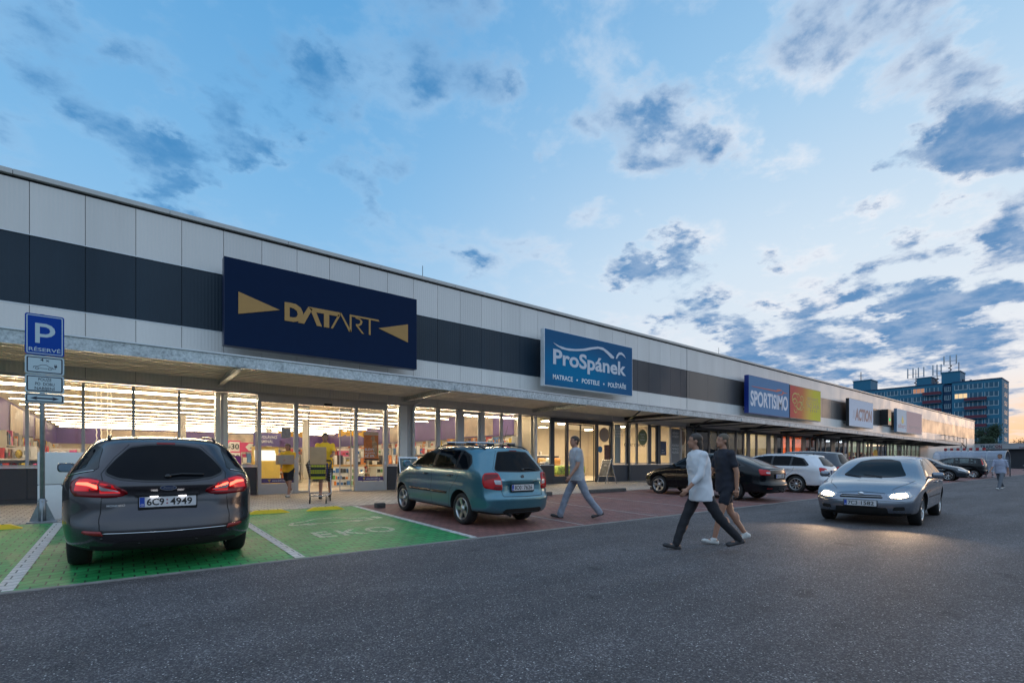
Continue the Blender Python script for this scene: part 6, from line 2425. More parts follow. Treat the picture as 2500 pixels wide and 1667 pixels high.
# ---------- 3. black liftback ---------------------------------------------------
pb = paint('black_paint', (.002, .003, .005), .2, .0, .25)
pb.node_tree.nodes['Principled BSDF'].inputs['Specular IOR Level'].default_value = .2
Cc = dict(L=4.66, hw=.905, wb=2.69, roh=1.08, wr=.318, tumble=.44, taper_r=.13, round_r=.22, roof_r=.16, round_f=.38, taper_f=.18,
          rear=[(.15, .26), (.05, .31), (.012, .42), (.0, .52), (.04, .58), (.06, .64), (.07, .78), (.08, .90), (.10, .98), (.12, 1.015)],
          top=[(.12, 1.015), (.30, 1.055), (.85, 1.25), (1.35, 1.40), (1.9, 1.455), (2.4, 1.45), (2.8, 1.36), (3.42, 1.03), (3.7, .955), (4.15, .86), (4.46, .73)],
          front=[(4.46, .22), (4.59, .28), (4.65, .42), (4.65, .54), (4.60, .65), (4.46, .73)],
          belt=[(0, .93), (1, .98), (3.4, .95), (4.6, .83)])
c = Car(Cc, dict(paint=pb))
c.place('parked_car', (15.66, 6.62, .01), 0, 'black liftback car with pale alloy wheels parked beyond the walking pair')
dress(c, pb, [(-.42, 1.36), (0, 1.39), (.42, 1.36), (.60, 1.08), (0, 1.06), (-.60, 1.08)], LAMPC, LAMPCC,
      [(.72, 1.06), (1.15, 1.30), (1.6, 1.375), (2.3, 1.39), (2.75, 1.28), (3.22, 1.02), (3.18, .99), (.95, 1.02)],
      [[(.86, 1.075), (1.18, 1.28), (1.22, 1.04), (.98, 1.05)], [(1.27, 1.30), (1.6, 1.355), (1.92, 1.37), (1.92, 1.02), (1.28, 1.04)], [(2.0, 1.37), (2.28, 1.365), (2.7, 1.26), (3.10, 1.03), (2.0, 1.02)]],
      [(-.56, 1.30), (0, 1.37), (.56, 1.30), (.70, 1.03), (0, .98), (-.70, 1.03)], ('5AR', '1088'), rim=('wide', 5), roof=None, rear_plate_z=.78, gaps=(1.96, 1.22, 3.02), belt=.88, mirror=(3.02, 1.03), handles=(1.42, 2.2))
c.line('rear', [(-.56, .955), (0, .965), (.56, .955)], .01, M_chrome, 'chrome_strip', off=.004, r=.006)
mb = MB(); mb.tube([(0, .1, .33), (0, -.05, .30), (0, -.08, .36)], .016, 8); mb.ball((0, -.08, .385), .025, nu=10, nv=8); mb.build('tow_bar', M_frit, c.root, local=True)
for sx in (-1, 1):
    c.patch('front', rounded([(sx * .46, .64), (sx * .80, .70), (sx * 1.02, .74), (sx * .98, .64), (sx * .50, .58)], .02), M_clear, 'headlight', off=.008)

# ---------- 4. white estate ---------------------------------------------------
pw = paint('white_paint_car', (.56, .57, .60), .35, .0)
D_ = dict(L=4.66, hw=.905, wb=2.69, roh=1.07, wr=.325, tumble=.42, taper_r=.11, round_r=.20, roof_r=.06,
          rear=[(.15, .25), (.05, .31), (.012, .42), (.0, .52), (.04, .59), (.06, .66), (.075, .80), (.10, .92), (.14, 1.0), (.20, 1.06), (.40, 1.28), (.52, 1.39), (.50, 1.425)],
          top=[(.50, 1.425), (.66, 1.455), (1.2, 1.475), (1.9, 1.475), (2.45, 1.45), (2.85, 1.36), (3.48, 1.03), (3.75, .96), (4.2, .87), (4.46, .73)],
          front=[(4.46, .22), (4.59, .28), (4.65, .42), (4.65, .54), (4.60, .65), (4.46, .73)],
          belt=[(0, .99), (1, .99), (3.4, .96), (4.6, .83)])
EST_BD = [(.62, 1.07), (.86, 1.32), (1.3, 1.40), (1.9, 1.41), (2.45, 1.385), (2.85, 1.28), (3.30, 1.02), (3.26, .995), (.70, 1.02)]
EST_P = [[(.72, 1.08), (.92, 1.31), (1.22, 1.375), (1.24, 1.04), (.78, 1.05)], [(1.30, 1.38), (1.94, 1.39), (1.94, 1.025), (1.31, 1.04)], [(2.02, 1.39), (2.4, 1.365), (2.8, 1.265), (3.18, 1.04), (2.02, 1.025)]]
EST_RG = [(-.56, 1.365), (0, 1.39), (.56, 1.365), (.66, 1.15), (.68, 1.05), (0, 1.01), (-.68, 1.05), (-.66, 1.15)]
EST_WS = [(-.58, 1.33), (0, 1.39), (.58, 1.33), (.70, 1.04), (0, .99), (-.70, 1.04)]
c = Car(D_, dict(paint=pw))
c.place('parked_car', (21.05, 6.95, .016), 0, 'white estate car with roof rails parked between the black car and the silver one')
dress(c, pw, EST_RG, LAMPC, LAMPCC, EST_BD, EST_P, EST_WS, ('4C2', '7310'), rim=('thin', 9), rear_plate_z=.82)
mb = MB()
c.line('rear', [(0, 1.05), (.15, 1.065), (.42, 1.05)], .02, M_frit, 'wiper', off=.02, r=.009, mb=mb)
mb.build('wiper', M_frit, c.root, local=True)
mb = MB(); zt = c.P('top', 0, .8, 0); mb.tube([zt, zt + Vector((0, -.1, .05))], [.02, .008], 6); mb.build('antenna', M_frit, c.root, local=True)

# ---------- 5. dark people carrier behind the white one ------------------------
pd = paint('dark_blue_paint', (.010, .018, .030), .25, .4)
D2 = dict(D_)
D2.update(rear=[(.15, .25), (.05, .31), (.012, .42), (.0, .52), (.04, .6), (.06, .72), (.08, .90), (.13, 1.04), (.18, 1.12), (.34, 1.40), (.42, 1.53), (.44, 1.57)],
          top=[(.44, 1.57), (.66, 1.60), (1.2, 1.625), (1.9, 1.62), (2.45, 1.57), (2.85, 1.45), (3.55, 1.10), (3.8, 1.0), (4.2, .90), (4.46, .75)], belt=[(0, 1.05), (1, 1.04), (3.4, 1.0), (4.6, .85)])
c = Car(D2, dict(paint=pd))
c.place('parked_car', (24.2, 7.4, .028), 0, 'dark people carrier half hidden behind the white estate car')
up = lambda P_, d=.13: [(a, b + d * sm(1.0, 1.1, b)) for a, b in P_]
dress(c, pd, up(EST_RG), LAMPC, LAMPCC, up(EST_BD), [up(p_) for p_ in EST_P], up(EST_WS, .12), ('2C8', '0415'), rim=('twin', 5), rear_plate_z=.85, belt=.93, mirror=(3.15, 1.12))

# ---------- 6. dark hatch parked nose-out further along ------------------------
c = Car(dict(Cc, rear=D_['rear'], top=[(.50, 1.425), (.66, 1.455), (1.2, 1.50), (1.9, 1.51), (2.45, 1.46), (2.85, 1.35), (3.5, 1.03), (3.75, .97), (4.2, .87), (4.46, .73)], roof_r=.06, belt=D_['belt']), dict(paint=pd))
c.place('parked_car', (41.6, 11.0, .105), R(180), 'dark hatchback parked nose outwards, its silver headlamp towards the asphalt')
dress(c, pd, EST_RG, LAMPC, LAMPCC, EST_BD, EST_P, EST_WS, ('9A1', '2204'), rim=('thin', 7), roof=None)
for sx in (-1, 1):
    c.patch('front', rounded([(sx * .46, .66), (sx * .80, .74), (sx * 1.05, .80), (sx * 1.0, .68), (sx * .50, .58)], .02), M_clear, 'headlight', off=.008)
c.plate('front', .42, 0, ('9A1', '2204'))

# ---------- 7. black compact at the far right -----------------------------------
E_ = dict(L=4.02, hw=.845, wb=2.49, roh=.68, wr=.30, tumble=.30, taper_r=.08, round_r=.14, roof_r=.05,
          rear=[(.12, .27), (.04, .32), (.01, .42), (.0, .56), (.03, .62), (.05, .80), (.09, .98), (.13, 1.08), (.22, 1.28), (.30, 1.43), (.30, 1.47)],
          top=[(.30, 1.47), (.45, 1.50), (1.0, 1.53), (1.7, 1.53), (2.2, 1.48), (2.5, 1.40), (3.15, 1.08), (3.35, 1.0), (3.68, .90), (3.88, .76)],
          front=[(3.86, .24), (3.96, .30), (4.01, .42), (4.01, .56), (3.96, .68), (3.88, .76)],
          belt=[(0, 1.0), (1, 1.0), (3.1, .97), (4.0, .85)])
c = Car(E_, dict(paint=pb))
c.place('parked_car', (49.55, 6.55, .006), 0, 'black compact car with tall slim red tail lamps parked at the trolley shelter')
bd = [(.48, 1.10), (.52, 1.36), (.9, 1.44), (1.7, 1.465), (2.2, 1.42), (2.5, 1.32), (2.98, 1.06), (2.95, 1.02), (.52, 1.06)]
dress(c, pb, [(-.56, 1.42), (0, 1.43), (.56, 1.42), (.62, 1.10), (0, 1.07), (-.62, 1.10)], [(-.66, 1.42), (-.74, 1.42), (-.84, 1.10), (-.86, .96), (-.76, .94), (-.72, 1.10)], [(-.76, .99), (-.84, .99), (-.84, .95), (-.76, .95)], bd,
      [[(.56, 1.12), (.60, 1.34), (.88, 1.40), (.90, 1.08), (.60, 1.09)], [(.96, 1.405), (1.72, 1.435), (1.72, 1.06), (.97, 1.08)], [(1.80, 1.435), (2.16, 1.40), (2.45, 1.30), (2.88, 1.07), (1.80, 1.06)]],
      [(-.55, 1.38), (0, 1.43), (.55, 1.38), (.66, 1.08), (0, 1.03), (-.66, 1.08)], ('3C5', '6071'), rim=('wide', 7), roof=None, gaps=(1.76, .93, 2.82), handles=(1.1, 2.0), mirror=(2.8, 1.08), rear_plate_z=.55,
      holes=[[(.56, 1.12), (.60, 1.34), (.88, 1.40), (.90, 1.08), (.60, 1.09)], [(.96, 1.405), (1.72, 1.435), (1.72, 1.06), (.97, 1.08)], [(1.80, 1.435), (2.16, 1.40), (2.45, 1.30), (2.88, 1.07), (1.80, 1.06)]])

# ---------- 8. silver car driving with its headlamps on ------------------------
ps = paint('silver_paint', (.17, .19, .23), .25, .75)
F_ = dict(L=4.30, hw=.87, wb=2.58, roh=.82, wr=.31, tumble=.42, taper_r=.10, round_r=.20, roof_r=.06, round_f=.24, taper_f=.10,
          rear=[(.14, .25), (.05, .31), (.012, .42), (.0, .52), (.04, .59), (.06, .70), (.09, .88), (.14, 1.0), (.30, 1.22), (.42, 1.34), (.44, 1.38)],
          top=[(.44, 1.38), (.62, 1.41), (1.1, 1.435), (1.7, 1.43), (2.15, 1.39), (2.5, 1.29), (3.15, .98), (3.4, .91), (3.8, .83), (4.10, .70)],
          front=[(4.10, .20), (4.23, .26), (4.29, .38), (4.29, .52), (4.24, .62), (4.10, .70)],
          belt=[(0, .95), (1, .95), (3.1, .92), (4.2, .80)])
c = Car(F_, dict(paint=ps))
hd = Vector((-.996, -.087)).normalized()
front = Vector((11.1, 3.25))
rearp = front - hd * F_['L']
c.place('moving_car', (rearp.x, rearp.y, 0), math.atan2(hd.y, hd.x) - R(90), 'silver hatchback driving on the asphalt with both headlamps lit')
c.root.scale = (1, 1, .95)
bd = [(.56, 1.06), (.80, 1.27), (1.15, 1.345), (1.7, 1.36), (2.12, 1.33), (2.45, 1.235), (2.95, .975), (2.90, .95), (.64, .99)]
c_ = c
dress(c, ps, [(-.54, 1.33), (0, 1.35), (.54, 1.33), (.64, 1.06), (0, 1.02), (-.64, 1.06)], [(a, b - .03) for a, b in LAMPC], [(a, b - .03) for a, b in LAMPCC], bd,
      [[(.66, 1.06), (.84, 1.25), (1.12, 1.32), (1.14, 1.01), (.72, 1.02)], [(1.2, 1.325), (1.74, 1.34), (1.74, .99), (1.21, 1.005)], [(1.82, 1.34), (2.1, 1.31), (2.4, 1.22), (2.82, .995), (1.82, .99)]],
      [(-.58, 1.27), (-.3, 1.315), (0, 1.325), (.3, 1.315), (.58, 1.27), (.70, .99), (.4, .955), (0, .945), (-.4, .955), (-.70, .99)], ('7C3', '1582'), rim=('twin', 5), roof=None, gaps=(1.78, 1.05, 2.8), handles=(1.25, 2.0), mirror=(2.75, 1.0), belt=.84)
hl = emat('headlamp_beam', (1.0, .78, .48), 45.0)
for sgn in (1, -1):
    P_ = (lambda q: q) if sgn == 1 else mirror_poly
    l_ = c.patch('front', rounded(P_([(-.44, .56), (-.44, .635), (-.70, .675), (-.92, .70), (-.93, .63), (-.84, .57), (-.62, .545)]), .02), M_clear, 'headlight', off=.008, thick=.02)
    c.patch('front', rounded(P_([(-.49, .575), (-.50, .625), (-.70, .655), (-.83, .66), (-.82, .60), (-.68, .57)]), .02), hl, 'lamp_glow', off=.012, parent=l_)
    c.patch('front', rounded(P_([(-.52, .33), (-.54, .40), (-.74, .41), (-.76, .34)]), .02), M_under, 'fog_lamp', off=.005)
    sp_ = bpy.data.lights.new('headlamp', 'SPOT')
    sp_.energy = 110
    sp_.color = (1.0, .66, .38)
    sp_.spot_size = R(100)
    sp_.spot_blend = 1.0
    sp_.shadow_soft_size = .06
    so = bpy.data.objects.new('headlamp', sp_)
    COL.objects.link(so)
    so.parent = c.root
    so.location = (-sgn * .64, F_['L'] + .06, .60)
    so.rotation_euler = Vector((-sgn * .05, 1, -.24)).to_track_quat('-Z', 'Y').to_euler()
c.patch('front', rounded([(-.36, .56), (-.34, .62), (.34, .62), (.36, .56)], .015), M_under, 'grille', off=.005)
c.line('front', [(-.36, .59), (.36, .59)], .01, M_chrome, 'chrome_strip', off=.008, r=.006)
mb = MB()
q_ = c.P('front', 0, .64, .006)
mb.ball(q_, (.045, .012, .035), nu=14, nv=8)
mb.build('emblem', M_chrome, c.root, local=True)
c.line('front', [(-.74, .50), (0, .525), (.74, .50)], .006, M_gap, 'bumper_gap', off=.002)
c.patch('front', rounded([(-.46, .27), (-.42, .38), (.42, .38), (.46, .27)], .02), M_under, 'lower_grille', off=.004)
c.plate('front', .46, 0, ('7C3', '1582'))
c.line('front', [(-.42, .655), (0, .68), (.42, .655)], .007, M_gap, 'bonnet_gap', off=.002)
for sx in (-1, 1):
    c.line('top', [(sx * .45, 4.0), (sx * .62, 3.7), (sx * .70, 3.3)], .007, M_gap, 'bonnet_gap', off=.002)
    c.line('L' if sx < 0 else 'R', [(1.25, .55), (2.9, .55)], .02, M_frit, 'side_strip', off=.006)
for X in (-.2, .25):
    c.line('ws', [(X, .955), (X + .3, .985), (X + .42, 1.0)], .012, M_frit, 'wiper', off=.018, r=.006)
# ------------------------------------------------------------------ people
def remesh(mb, name, mats, parent, voxel=.012, smooth=6, noise_amp=0.0, label=None, fac=.5):
    """fuse the collected solids into one continuous skin"""
    o = mb.build('tmp', [mats] if not isinstance(mats, (list, tuple)) else mats, None, recalc=True)
    md = o.modifiers.new('r', 'REMESH')
    md.mode = 'VOXEL'
    md.voxel_size = voxel
    md.use_smooth_shade = True
    ms = o.modifiers.new('s', 'SMOOTH')
    ms.iterations = smooth
    ms.factor = fac
    dg = bpy.context.evaluated_depsgraph_get()
    me = bpy.data.meshes.new_from_object(o.evaluated_get(dg))
    bpy.data.objects.remove(o)
    me.name = name
    if noise_amp:
        me.update()
        vn = [v.normal.copy() for v in me.vertices]
        for v, n_ in zip(me.vertices, vn):
            q = Vector((v.co.x * 7 + v.co.z * 5, v.co.y * 7, v.co.z * 6 - v.co.x * 4))
            v.co += n_ * noise_amp * (.9 - 2.2 * abs(noise.noise(q)) ** .8)
    me.materials.clear()
    me.materials.append(mats if not isinstance(mats, (list, tuple)) else mats[0])
    for p in me.polygons:
        p.use_smooth = True
        p.material_index = 0
    ob = bpy.data.objects.new(name, me)
    COL.objects.link(ob)
    ob.parent = parent
    return ob


def cap_(mb, a, b, ra, rb, n=14):
    """solid tapered limb with round ends"""
    a, b = Vector(a), Vector(b)
    mb.tube([a, b], [ra, rb], n)
    mb.ball(a, ra, nu=n, nv=8)
    mb.ball(b, rb, nu=n, nv=8)


def loft(mb, rings, n=24):
    """rings: (centre, half width, half depth, yaw) -> closed torso"""
    vs, fs = [], []
    for c0, rx, ry, yaw in rings:
        for k in range(n):
            a = 2 * math.pi * k / n
            x = rx * math.copysign(abs(math.cos(a)) ** .85, math.cos(a))
            y = ry * math.copysign(abs(math.sin(a)) ** .9, math.sin(a))
            vs.append(Vector(c0) + Vector((x * math.cos(yaw) - y * math.sin(yaw), x * math.sin(yaw) + y * math.cos(yaw), 0)))
    m = len(rings)
    for i in range(m - 1):
        for k in range(n):
            fs.append((i * n + k, i * n + (k + 1) % n, (i + 1) * n + (k + 1) % n, (i + 1) * n + k))
    fs.append(tuple(reversed(range(n))))
    fs.append(tuple(range((m - 1) * n, m * n)))
    mb.add(vs, fs)


SKIN = pmat('skin', (.34, .17, .11), .55, var=.08, vscale=20)
SHOEW = pmat('white_shoe', (.50, .49, .47), .6, var=.15, vscale=30)
SHOED = pmat('dark_shoe', (.03, .028, .03), .6, var=.2, vscale=30)
HAIRD = pmat('dark_hair', (.018, .012, .010), .55, var=.3, vscale=60)
HAIRB = pmat('brown_hair', (.035, .020, .012), .55, var=.3, vscale=60)


def person(loc, heading, H, pose, clothes, label, detail=.0105):
    """faces local +Y.  pose: hips/knees/arms in degrees (forward positive)"""
    k = H / 1.78
    t = empty('person', loc, heading, label, 'person')
    hipz = .93 * k
    hips, knees = pose['hip'], pose['knee']
    th, sh = .44 * k, .43 * k
    legs = []
    for i, sx in enumerate((-1, 1)):
        a, b = R(hips[i]), R(knees[i])
        h_ = Vector((sx * .095 * k, 0, hipz))
        kn = h_ + Vector((sx * .01, math.sin(a) * th, -math.cos(a) * th))
        an = kn + Vector((0, math.sin(a - b) * sh, -math.cos(a - b) * sh))
        legs.append((h_, kn, an, a - b))
    low = min(l[2].z - .085 * k + (-.10 * math.sin(max(0, -l[3])) * k if l[3] < -.3 else 0) for l in legs)
    dz = Vector((0, 0, -low))
    legs = [(a + dz, b + dz, c + dz, d) for a, b, c, d in legs]
    pz = hipz - low
    lean = R(pose.get('lean', 3))
    tw = R(pose.get('twist', 6))
    up = Vector((0, math.sin(lean), math.cos(lean)))
    pel = Vector((0, 0, pz))
    S = lambda d: pel + up * (d * k)
    shw = pose.get('shoulder', .185) * k
    sho = [S(.51) + Vector((sx * shw * math.cos(tw), sx * shw * math.sin(tw), 0)) for sx in (-1, 1)]
    arms = []
    for i, sx in enumerate((-1, 1)):
        a, b = R(pose['arm'][i]), R(pose['elbow'][i])
        out = R(pose.get('out', (8, 8))[i])
        ua, fa = .30 * k, .255 * k
        d1 = Vector((sx * math.sin(out), math.sin(a) * math.cos(out), -math.cos(a) * math.cos(out)))
        e = sho[i] + d1 * ua
        inn = pose.get('inn', (0, 0))[i]
        d2 = Vector((-sx * math.sin(R(inn)), math.sin(a + b), -math.cos(a + b))).normalized()
        w = e + d2 * fa
        arms.append((sho[i], e, w, d2))
    # --- body skin
    mb = MB()
    loft(mb, [(S(-.12), .13 * k, .10 * k, 0), (S(-.02), .165 * k, .115 * k, 0), (S(.10), .15 * k, .105 * k, tw * .3), (S(.22), .14 * k, .10 * k, tw * .5), (S(.36), .165 * k, .115 * k, tw * .8), (S(.46), .175 * k, .11 * k, tw), (S(.535), .14 * k, .085 * k, tw), (S(.575), .08 * k, .068 * k, tw)])
    head = S(.722) + Vector((0, .025 * k, 0))
    cap_(mb, S(.54), head - Vector((0, .01, .07 * k)), .060 * k, .055 * k)
    for i, (h_, kn, an, sl_) in enumerate(legs):
        cap_(mb, h_, kn, .083 * k, .055 * k)
        cap_(mb, kn, an, .055 * k, .036 * k)
        calf = kn.lerp(an, .3) + Vector((0, -.018 * k, 0))
        mb.ball(calf, (.052 * k, .056 * k, .10 * k))
        f_ = pose.get('foot', (0, 0))[i]
        fd = Vector((0, math.cos(R(f_)), math.sin(R(f_))))
        cap_(mb, an + Vector((0, -.02, -.035 * k)), an + fd * .15 * k + Vector((0, 0, -.05 * k)), .040 * k, .028 * k)
    for i, (a, e, w, d2) in enumerate(arms):
        sx = (-1, 1)[i]
        mb.ball(a, .058 * k)
        cap_(mb, a, e, .050 * k, .040 * k)
        cap_(mb, e, w, .040 * k, .027 * k)
        side_ = Vector((0, 1, 0)) if abs(d2.y) < .8 else Vector((0, 0, 1))
        ac = (side_ - d2 * side_.dot(d2)).normalized()       # across the knuckles
        pn = d2.cross(ac).normalized()
        if pn.x * sx > 0:
            pn = -pn
        # palm, four fingers of different length and a thumb from the side of the palm
        pc = w + d2 * .05 * k
        mb.ball(pc, (.030 * k, .030 * k, .030 * k))
        for f_ in range(4):
            o_ = ac * ((f_ - 1.5) * .019 * k)
            b0 = w + d2 * .03 * k + o_ * .8
            b1 = w + d2 * .095 * k + o_
            ln = (.062, .072, .068, .052)[f_] * k
            b2 = b1 + (d2 * .8 + pn * .55).normalized() * ln * .55
            b3 = b2 + (d2 * .45 + pn * .9).normalized() * ln * .5
            mb.tube([b0, b1, b2, b3], [.011 * k, .0095 * k, .0088 * k, .0075 * k], 8)
            mb.ball(b3, .0078 * k, nu=8, nv=6)
        t0 = w + d2 * .03 * k + ac * .026 * k
        t1 = t0 + (d2 * .6 + ac * .7 + pn * .3).normalized() * .035 * k
        t2 = t1 + (d2 * .8 + pn * .5).normalized() * .03 * k
        mb.tube([w + d2 * .02 * k, t0, t1, t2], [.013 * k, .012 * k, .010 * k, .008 * k], 8)
    # head with face
    hy = R(pose.get('look', 0))
    Rm = Matrix.Rotation(hy, 3, 'Z')
    def hp(x, y, z):
        return head + Rm @ (Vector((x, y, z)) * k)
    mb.ball(hp(0, -.012, .03), (.074 * k, .093 * k, .088 * k), nu=20, nv=14)
    mb.ball(hp(0, .018, -.035), (.058 * k, .068 * k, .072 * k), nu=18, nv=12)
    mb.ball(hp(0, .062, -.082), (.026 * k, .022 * k, .020 * k))
    mb.tube([hp(0, .078, .018), hp(0, .096, -.022), hp(0, .088, -.032)], [.008 * k, .013 * k, .012 * k], 8)
    mb.ball(hp(0, .076, -.058), (.025 * k, .012 * k, .008 * k))
    for sx in (-1, 1):
        mb.ball(hp(sx * .030, .066, .012), (.016 * k, .014 * k, .010 * k))
        mb.ball(hp(sx * .077, -.008, -.005), (.010 * k, .020 * k, .032 * k))
    body = remesh(mb, 'body', SKIN, t, voxel=detail, smooth=3, fac=.45)
    # eyes as tiny dark marks belong to the face
    mb = MB()
    for sx in (-1, 1):
        mb.ball(hp(sx * .030, .079, .013), (.009 * k, .004 * k, .005 * k), nu=8, nv=6)
        mb.tube([hp(sx * .015, .083, .032), hp(sx * .045, .074, .033)], .0035 * k, 5)
    mb.build('eye', HAIRD, t, local=True)
    # hair
    mb = MB()
    hm = clothes.get('hair', HAIRD)
    mb.ball(hp(0, -.020, .040), (.081 * k, .100 * k, .086 * k), nu=20, nv=12)
    mb.ball(hp(0, -.048, -.015), (.072 * k, .058 * k, .078 * k), nu=16, nv=10)
    if clothes.get('long'):
        mb.ball(hp(0, -.075, -.09), (.062 * k, .042 * k, .10 * k), nu=16, nv=10)
    ho = remesh(mb, 'hair', hm, t, voxel=detail * .9, smooth=3, noise_amp=.005)
    # trim hair off the face
    me = ho.data
    bm = bmesh.new()
    bm.from_mesh(me)
    dead = [v for v in bm.verts if (Rm.inverted() @ (v.co - head)).y > .040 * k and (Rm.inverted() @ (v.co - head)).z < .060 * k or (Rm.inverted() @ (v.co - head)).y > .012 and (Rm.inverted() @ (v.co - head)).z < .012 * k or (Rm.inverted() @ (v.co - head)).y > -.02 and (Rm.inverted() @ (v.co - head)).z < -.03 * k]
    bmesh.ops.delete(bm, geom=dead, context='VERTS')
    bm.to_mesh(me)
    bm.free()
    # shirt
    c0 = clothes
    mb = MB()
    g_ = c0.get('loose', .018) * k
    hem = c0.get('hem', -.10)
    rings = [(S(hem), .175 * k + g_, .13 * k + g_, 0), (S(0), .168 * k + g_, .125 * k + g_, 0), (S(.10), .158 * k + g_, .115 * k + g_, tw * .3), (S(.22), .155 * k + g_, .112 * k + g_, tw * .5), (S(.36), .172 * k + g_, .122 * k + g_, tw * .8), (S(.46), .182 * k + g_ * .7, .115 * k + g_ * .7, tw), (S(.53), .165 * k + g_ * .4, .10 * k + g_ * .4, tw), (S(.57), .11 * k, .082 * k, tw), (S(.598), .066 * k, .066 * k, tw)]
    loft(mb, rings)
    sl = c0.get('sleeve', .6)
    for a, e, w, d2 in arms:
        mb.ball(a, .068 * k)
        if sl <= 1:
            q = a.lerp(e, sl)
            cap_(mb, a, q, .062 * k, (.060 if sl < 1 else .05) * k)
        else:
            cap_(mb, a, e, .060 * k, .052 * k)
            cap_(mb, e, e.lerp(w, sl - 1), .052 * k, .042 * k)
    remesh(mb, 'shirt', c0['shirt'], t, voxel=.013, smooth=4, noise_amp=.007)
    # trousers or shorts
    mb = MB()
    loft(mb, [(S(-.14), .13 * k, .11 * k, 0), (S(-.05), .172 * k, .125 * k, 0), (S(.04), .163 * k, .118 * k, 0)])
    tl = c0.get('leg', 2.0)
    for h_, kn, an, s_ in legs:
        if tl <= 1:
            q = h_.lerp(kn, tl)
            cap_(mb, h_, q, .10 * k, .088 * k)
        else:
            cap_(mb, h_, kn, .098 * k, .073 * k)
            q = kn.lerp(an, (tl - 1) * 1.02)
            cap_(mb, kn, q, .073 * k, c0.get('cuff', .060) * k)
    remesh(mb, 'shorts' if tl <= 1 else 'trousers', c0['trousers'], t, voxel=.013, smooth=4, noise_amp=.007)
    # shoes
    for i, (h_, kn, an, s_) in enumerate(legs):
        f_ = pose.get('foot', (0, 0))[i]
        fd = Vector((0, math.cos(R(f_)), math.sin(R(f_))))
        upv = Vector((0, -math.sin(R(f_)), math.cos(R(f_))))
        heel = an - upv * .052 * k - fd * .045 * k
        toe = heel + fd * .20 * k
        mb = MB()
        cap_(mb, heel, toe, .042 * k, .036 * k)
        cap_(mb, an - upv * .01, heel.lerp(toe, .45) + upv * .01, .046 * k, .038 * k)
        mb.ball(heel.lerp(toe, .98) + upv * .004, (.046 * k, .05 * k, .034 * k))
        so = remesh(mb, 'shoe', c0.get('shoe', SHOED), t, voxel=.010, smooth=3)
        # flat sole
        for v in so.data.vertices:
            d = (v.co - heel).dot(upv)
            if d < -.028 * k:
                v.co += upv * (-.028 * k - d)
    return t, arms, pz, S


walk1 = dict(hip=(-24, 26), knee=(14, 6), foot=(-18, 12), arm=(22, -24), elbow=(18, 12), lean=3)
walk2 = dict(hip=(26, -20), knee=(4, 22), foot=(10, -22), arm=(-20, 20), elbow=(12, 22), lean=3)
HL = lambda dx, dy: math.atan2(dy, dx) - R(90)
grey = pmat('grey_shirt', (.33, .34, .36), .8, var=.08)
jeans = pmat('light_jeans', (.23, .25, .30), .85, var=.2, vscale=12)
white_t = pmat('white_top', (.56, .57, .60), .8, var=.06)
blk = pmat('black_cloth', (.012, .012, .016), .85, var=.2, vscale=10)
blk2 = pmat('dark_navy_cloth', (.014, .016, .026), .85, var=.2, vscale=10)
yel = pmat('mustard_shirt', (.88, .48, .02), .8, var=.08)
gz_ = lambda x, y: (x, y, GZ(y))
# man in grey in front of the bed shop
person(gz_(7.52, 7.28), HL(-.86, .5), 1.80, dict(walk1, look=14, arm=(10, -8), elbow=(25, 20)), dict(shirt=grey, trousers=jeans, hair=HAIRB, shoe=SHOED, loose=.022, cuff=.07), 'man in a grey shirt and light blue jeans walking in front of the bed shop')
# pair crossing the asphalt
person((6.25, 3.70, 0), HL(-.78, .62), 1.66, dict(hip=(-30, 24), knee=(12, 4), foot=(-14, 10), arm=(14, -20), elbow=(28, 20), lean=5, look=-10), dict(shirt=white_t, trousers=blk, hair=HAIRB, long=True, shoe=SHOED, loose=.034, hem=-.16, sleeve=1.5, cuff=.056), 'person in a loose white top and black trousers striding across the asphalt')
person((7.12, 3.80, 0), HL(-.80, .60), 1.66, dict(hip=(18, -16), knee=(4, 18), foot=(8, -14), arm=(-14, 16), elbow=(14, 20), lean=3, look=8), dict(shirt=blk2, trousers=blk2, hair=pmat('ash_blond_hair', (.085, .060, .038), .6, var=.3, vscale=60), long=True, shoe=SHOEW, leg=.55, loose=.024), 'person in a dark top and dark shorts with bare legs walking beside the white top')
# two customers in yellow leaving the electronics shop
person(gz_(3.72, 15.0), HL(-.6, -.8), 1.55, dict(hip=(20, -20), knee=(6, 26), foot=(8, -26), arm=(38, 30), elbow=(55, 60), lean=4, inn=(20, 20)), dict(shirt=yel, trousers=blk, leg=.75, hair=HAIRD, long=True, shoe=SHOEW, sleeve=.6), 'smaller shopper in a yellow shirt and black shorts carrying a grey box')
mb = MB(); mb.rbox((3.56, 14.72, 1.28), (.42, .30, .26), .01, M=Matrix.Identity(4)); mb.build('carried_box', pmat('grey_carton', (.36, .27, .21), .8, var=.1), label='grey box held by the smaller yellow shopper', cat='box')
pr = person(gz_(4.42, 13.95), HL(-.35, -.94), 1.84, dict(hip=(-16, 20), knee=(16, 6), foot=(-10, 6), arm=(42, 40), elbow=(38, 40), lean=6, inn=(5, 5), look=-6), dict(shirt=yel, trousers=blk, leg=.8, hair=HAIRD, shoe=SHOED, sleeve=.62, loose=.03), 'tall shopper in a yellow shirt and black shorts pushing a loaded trolley')
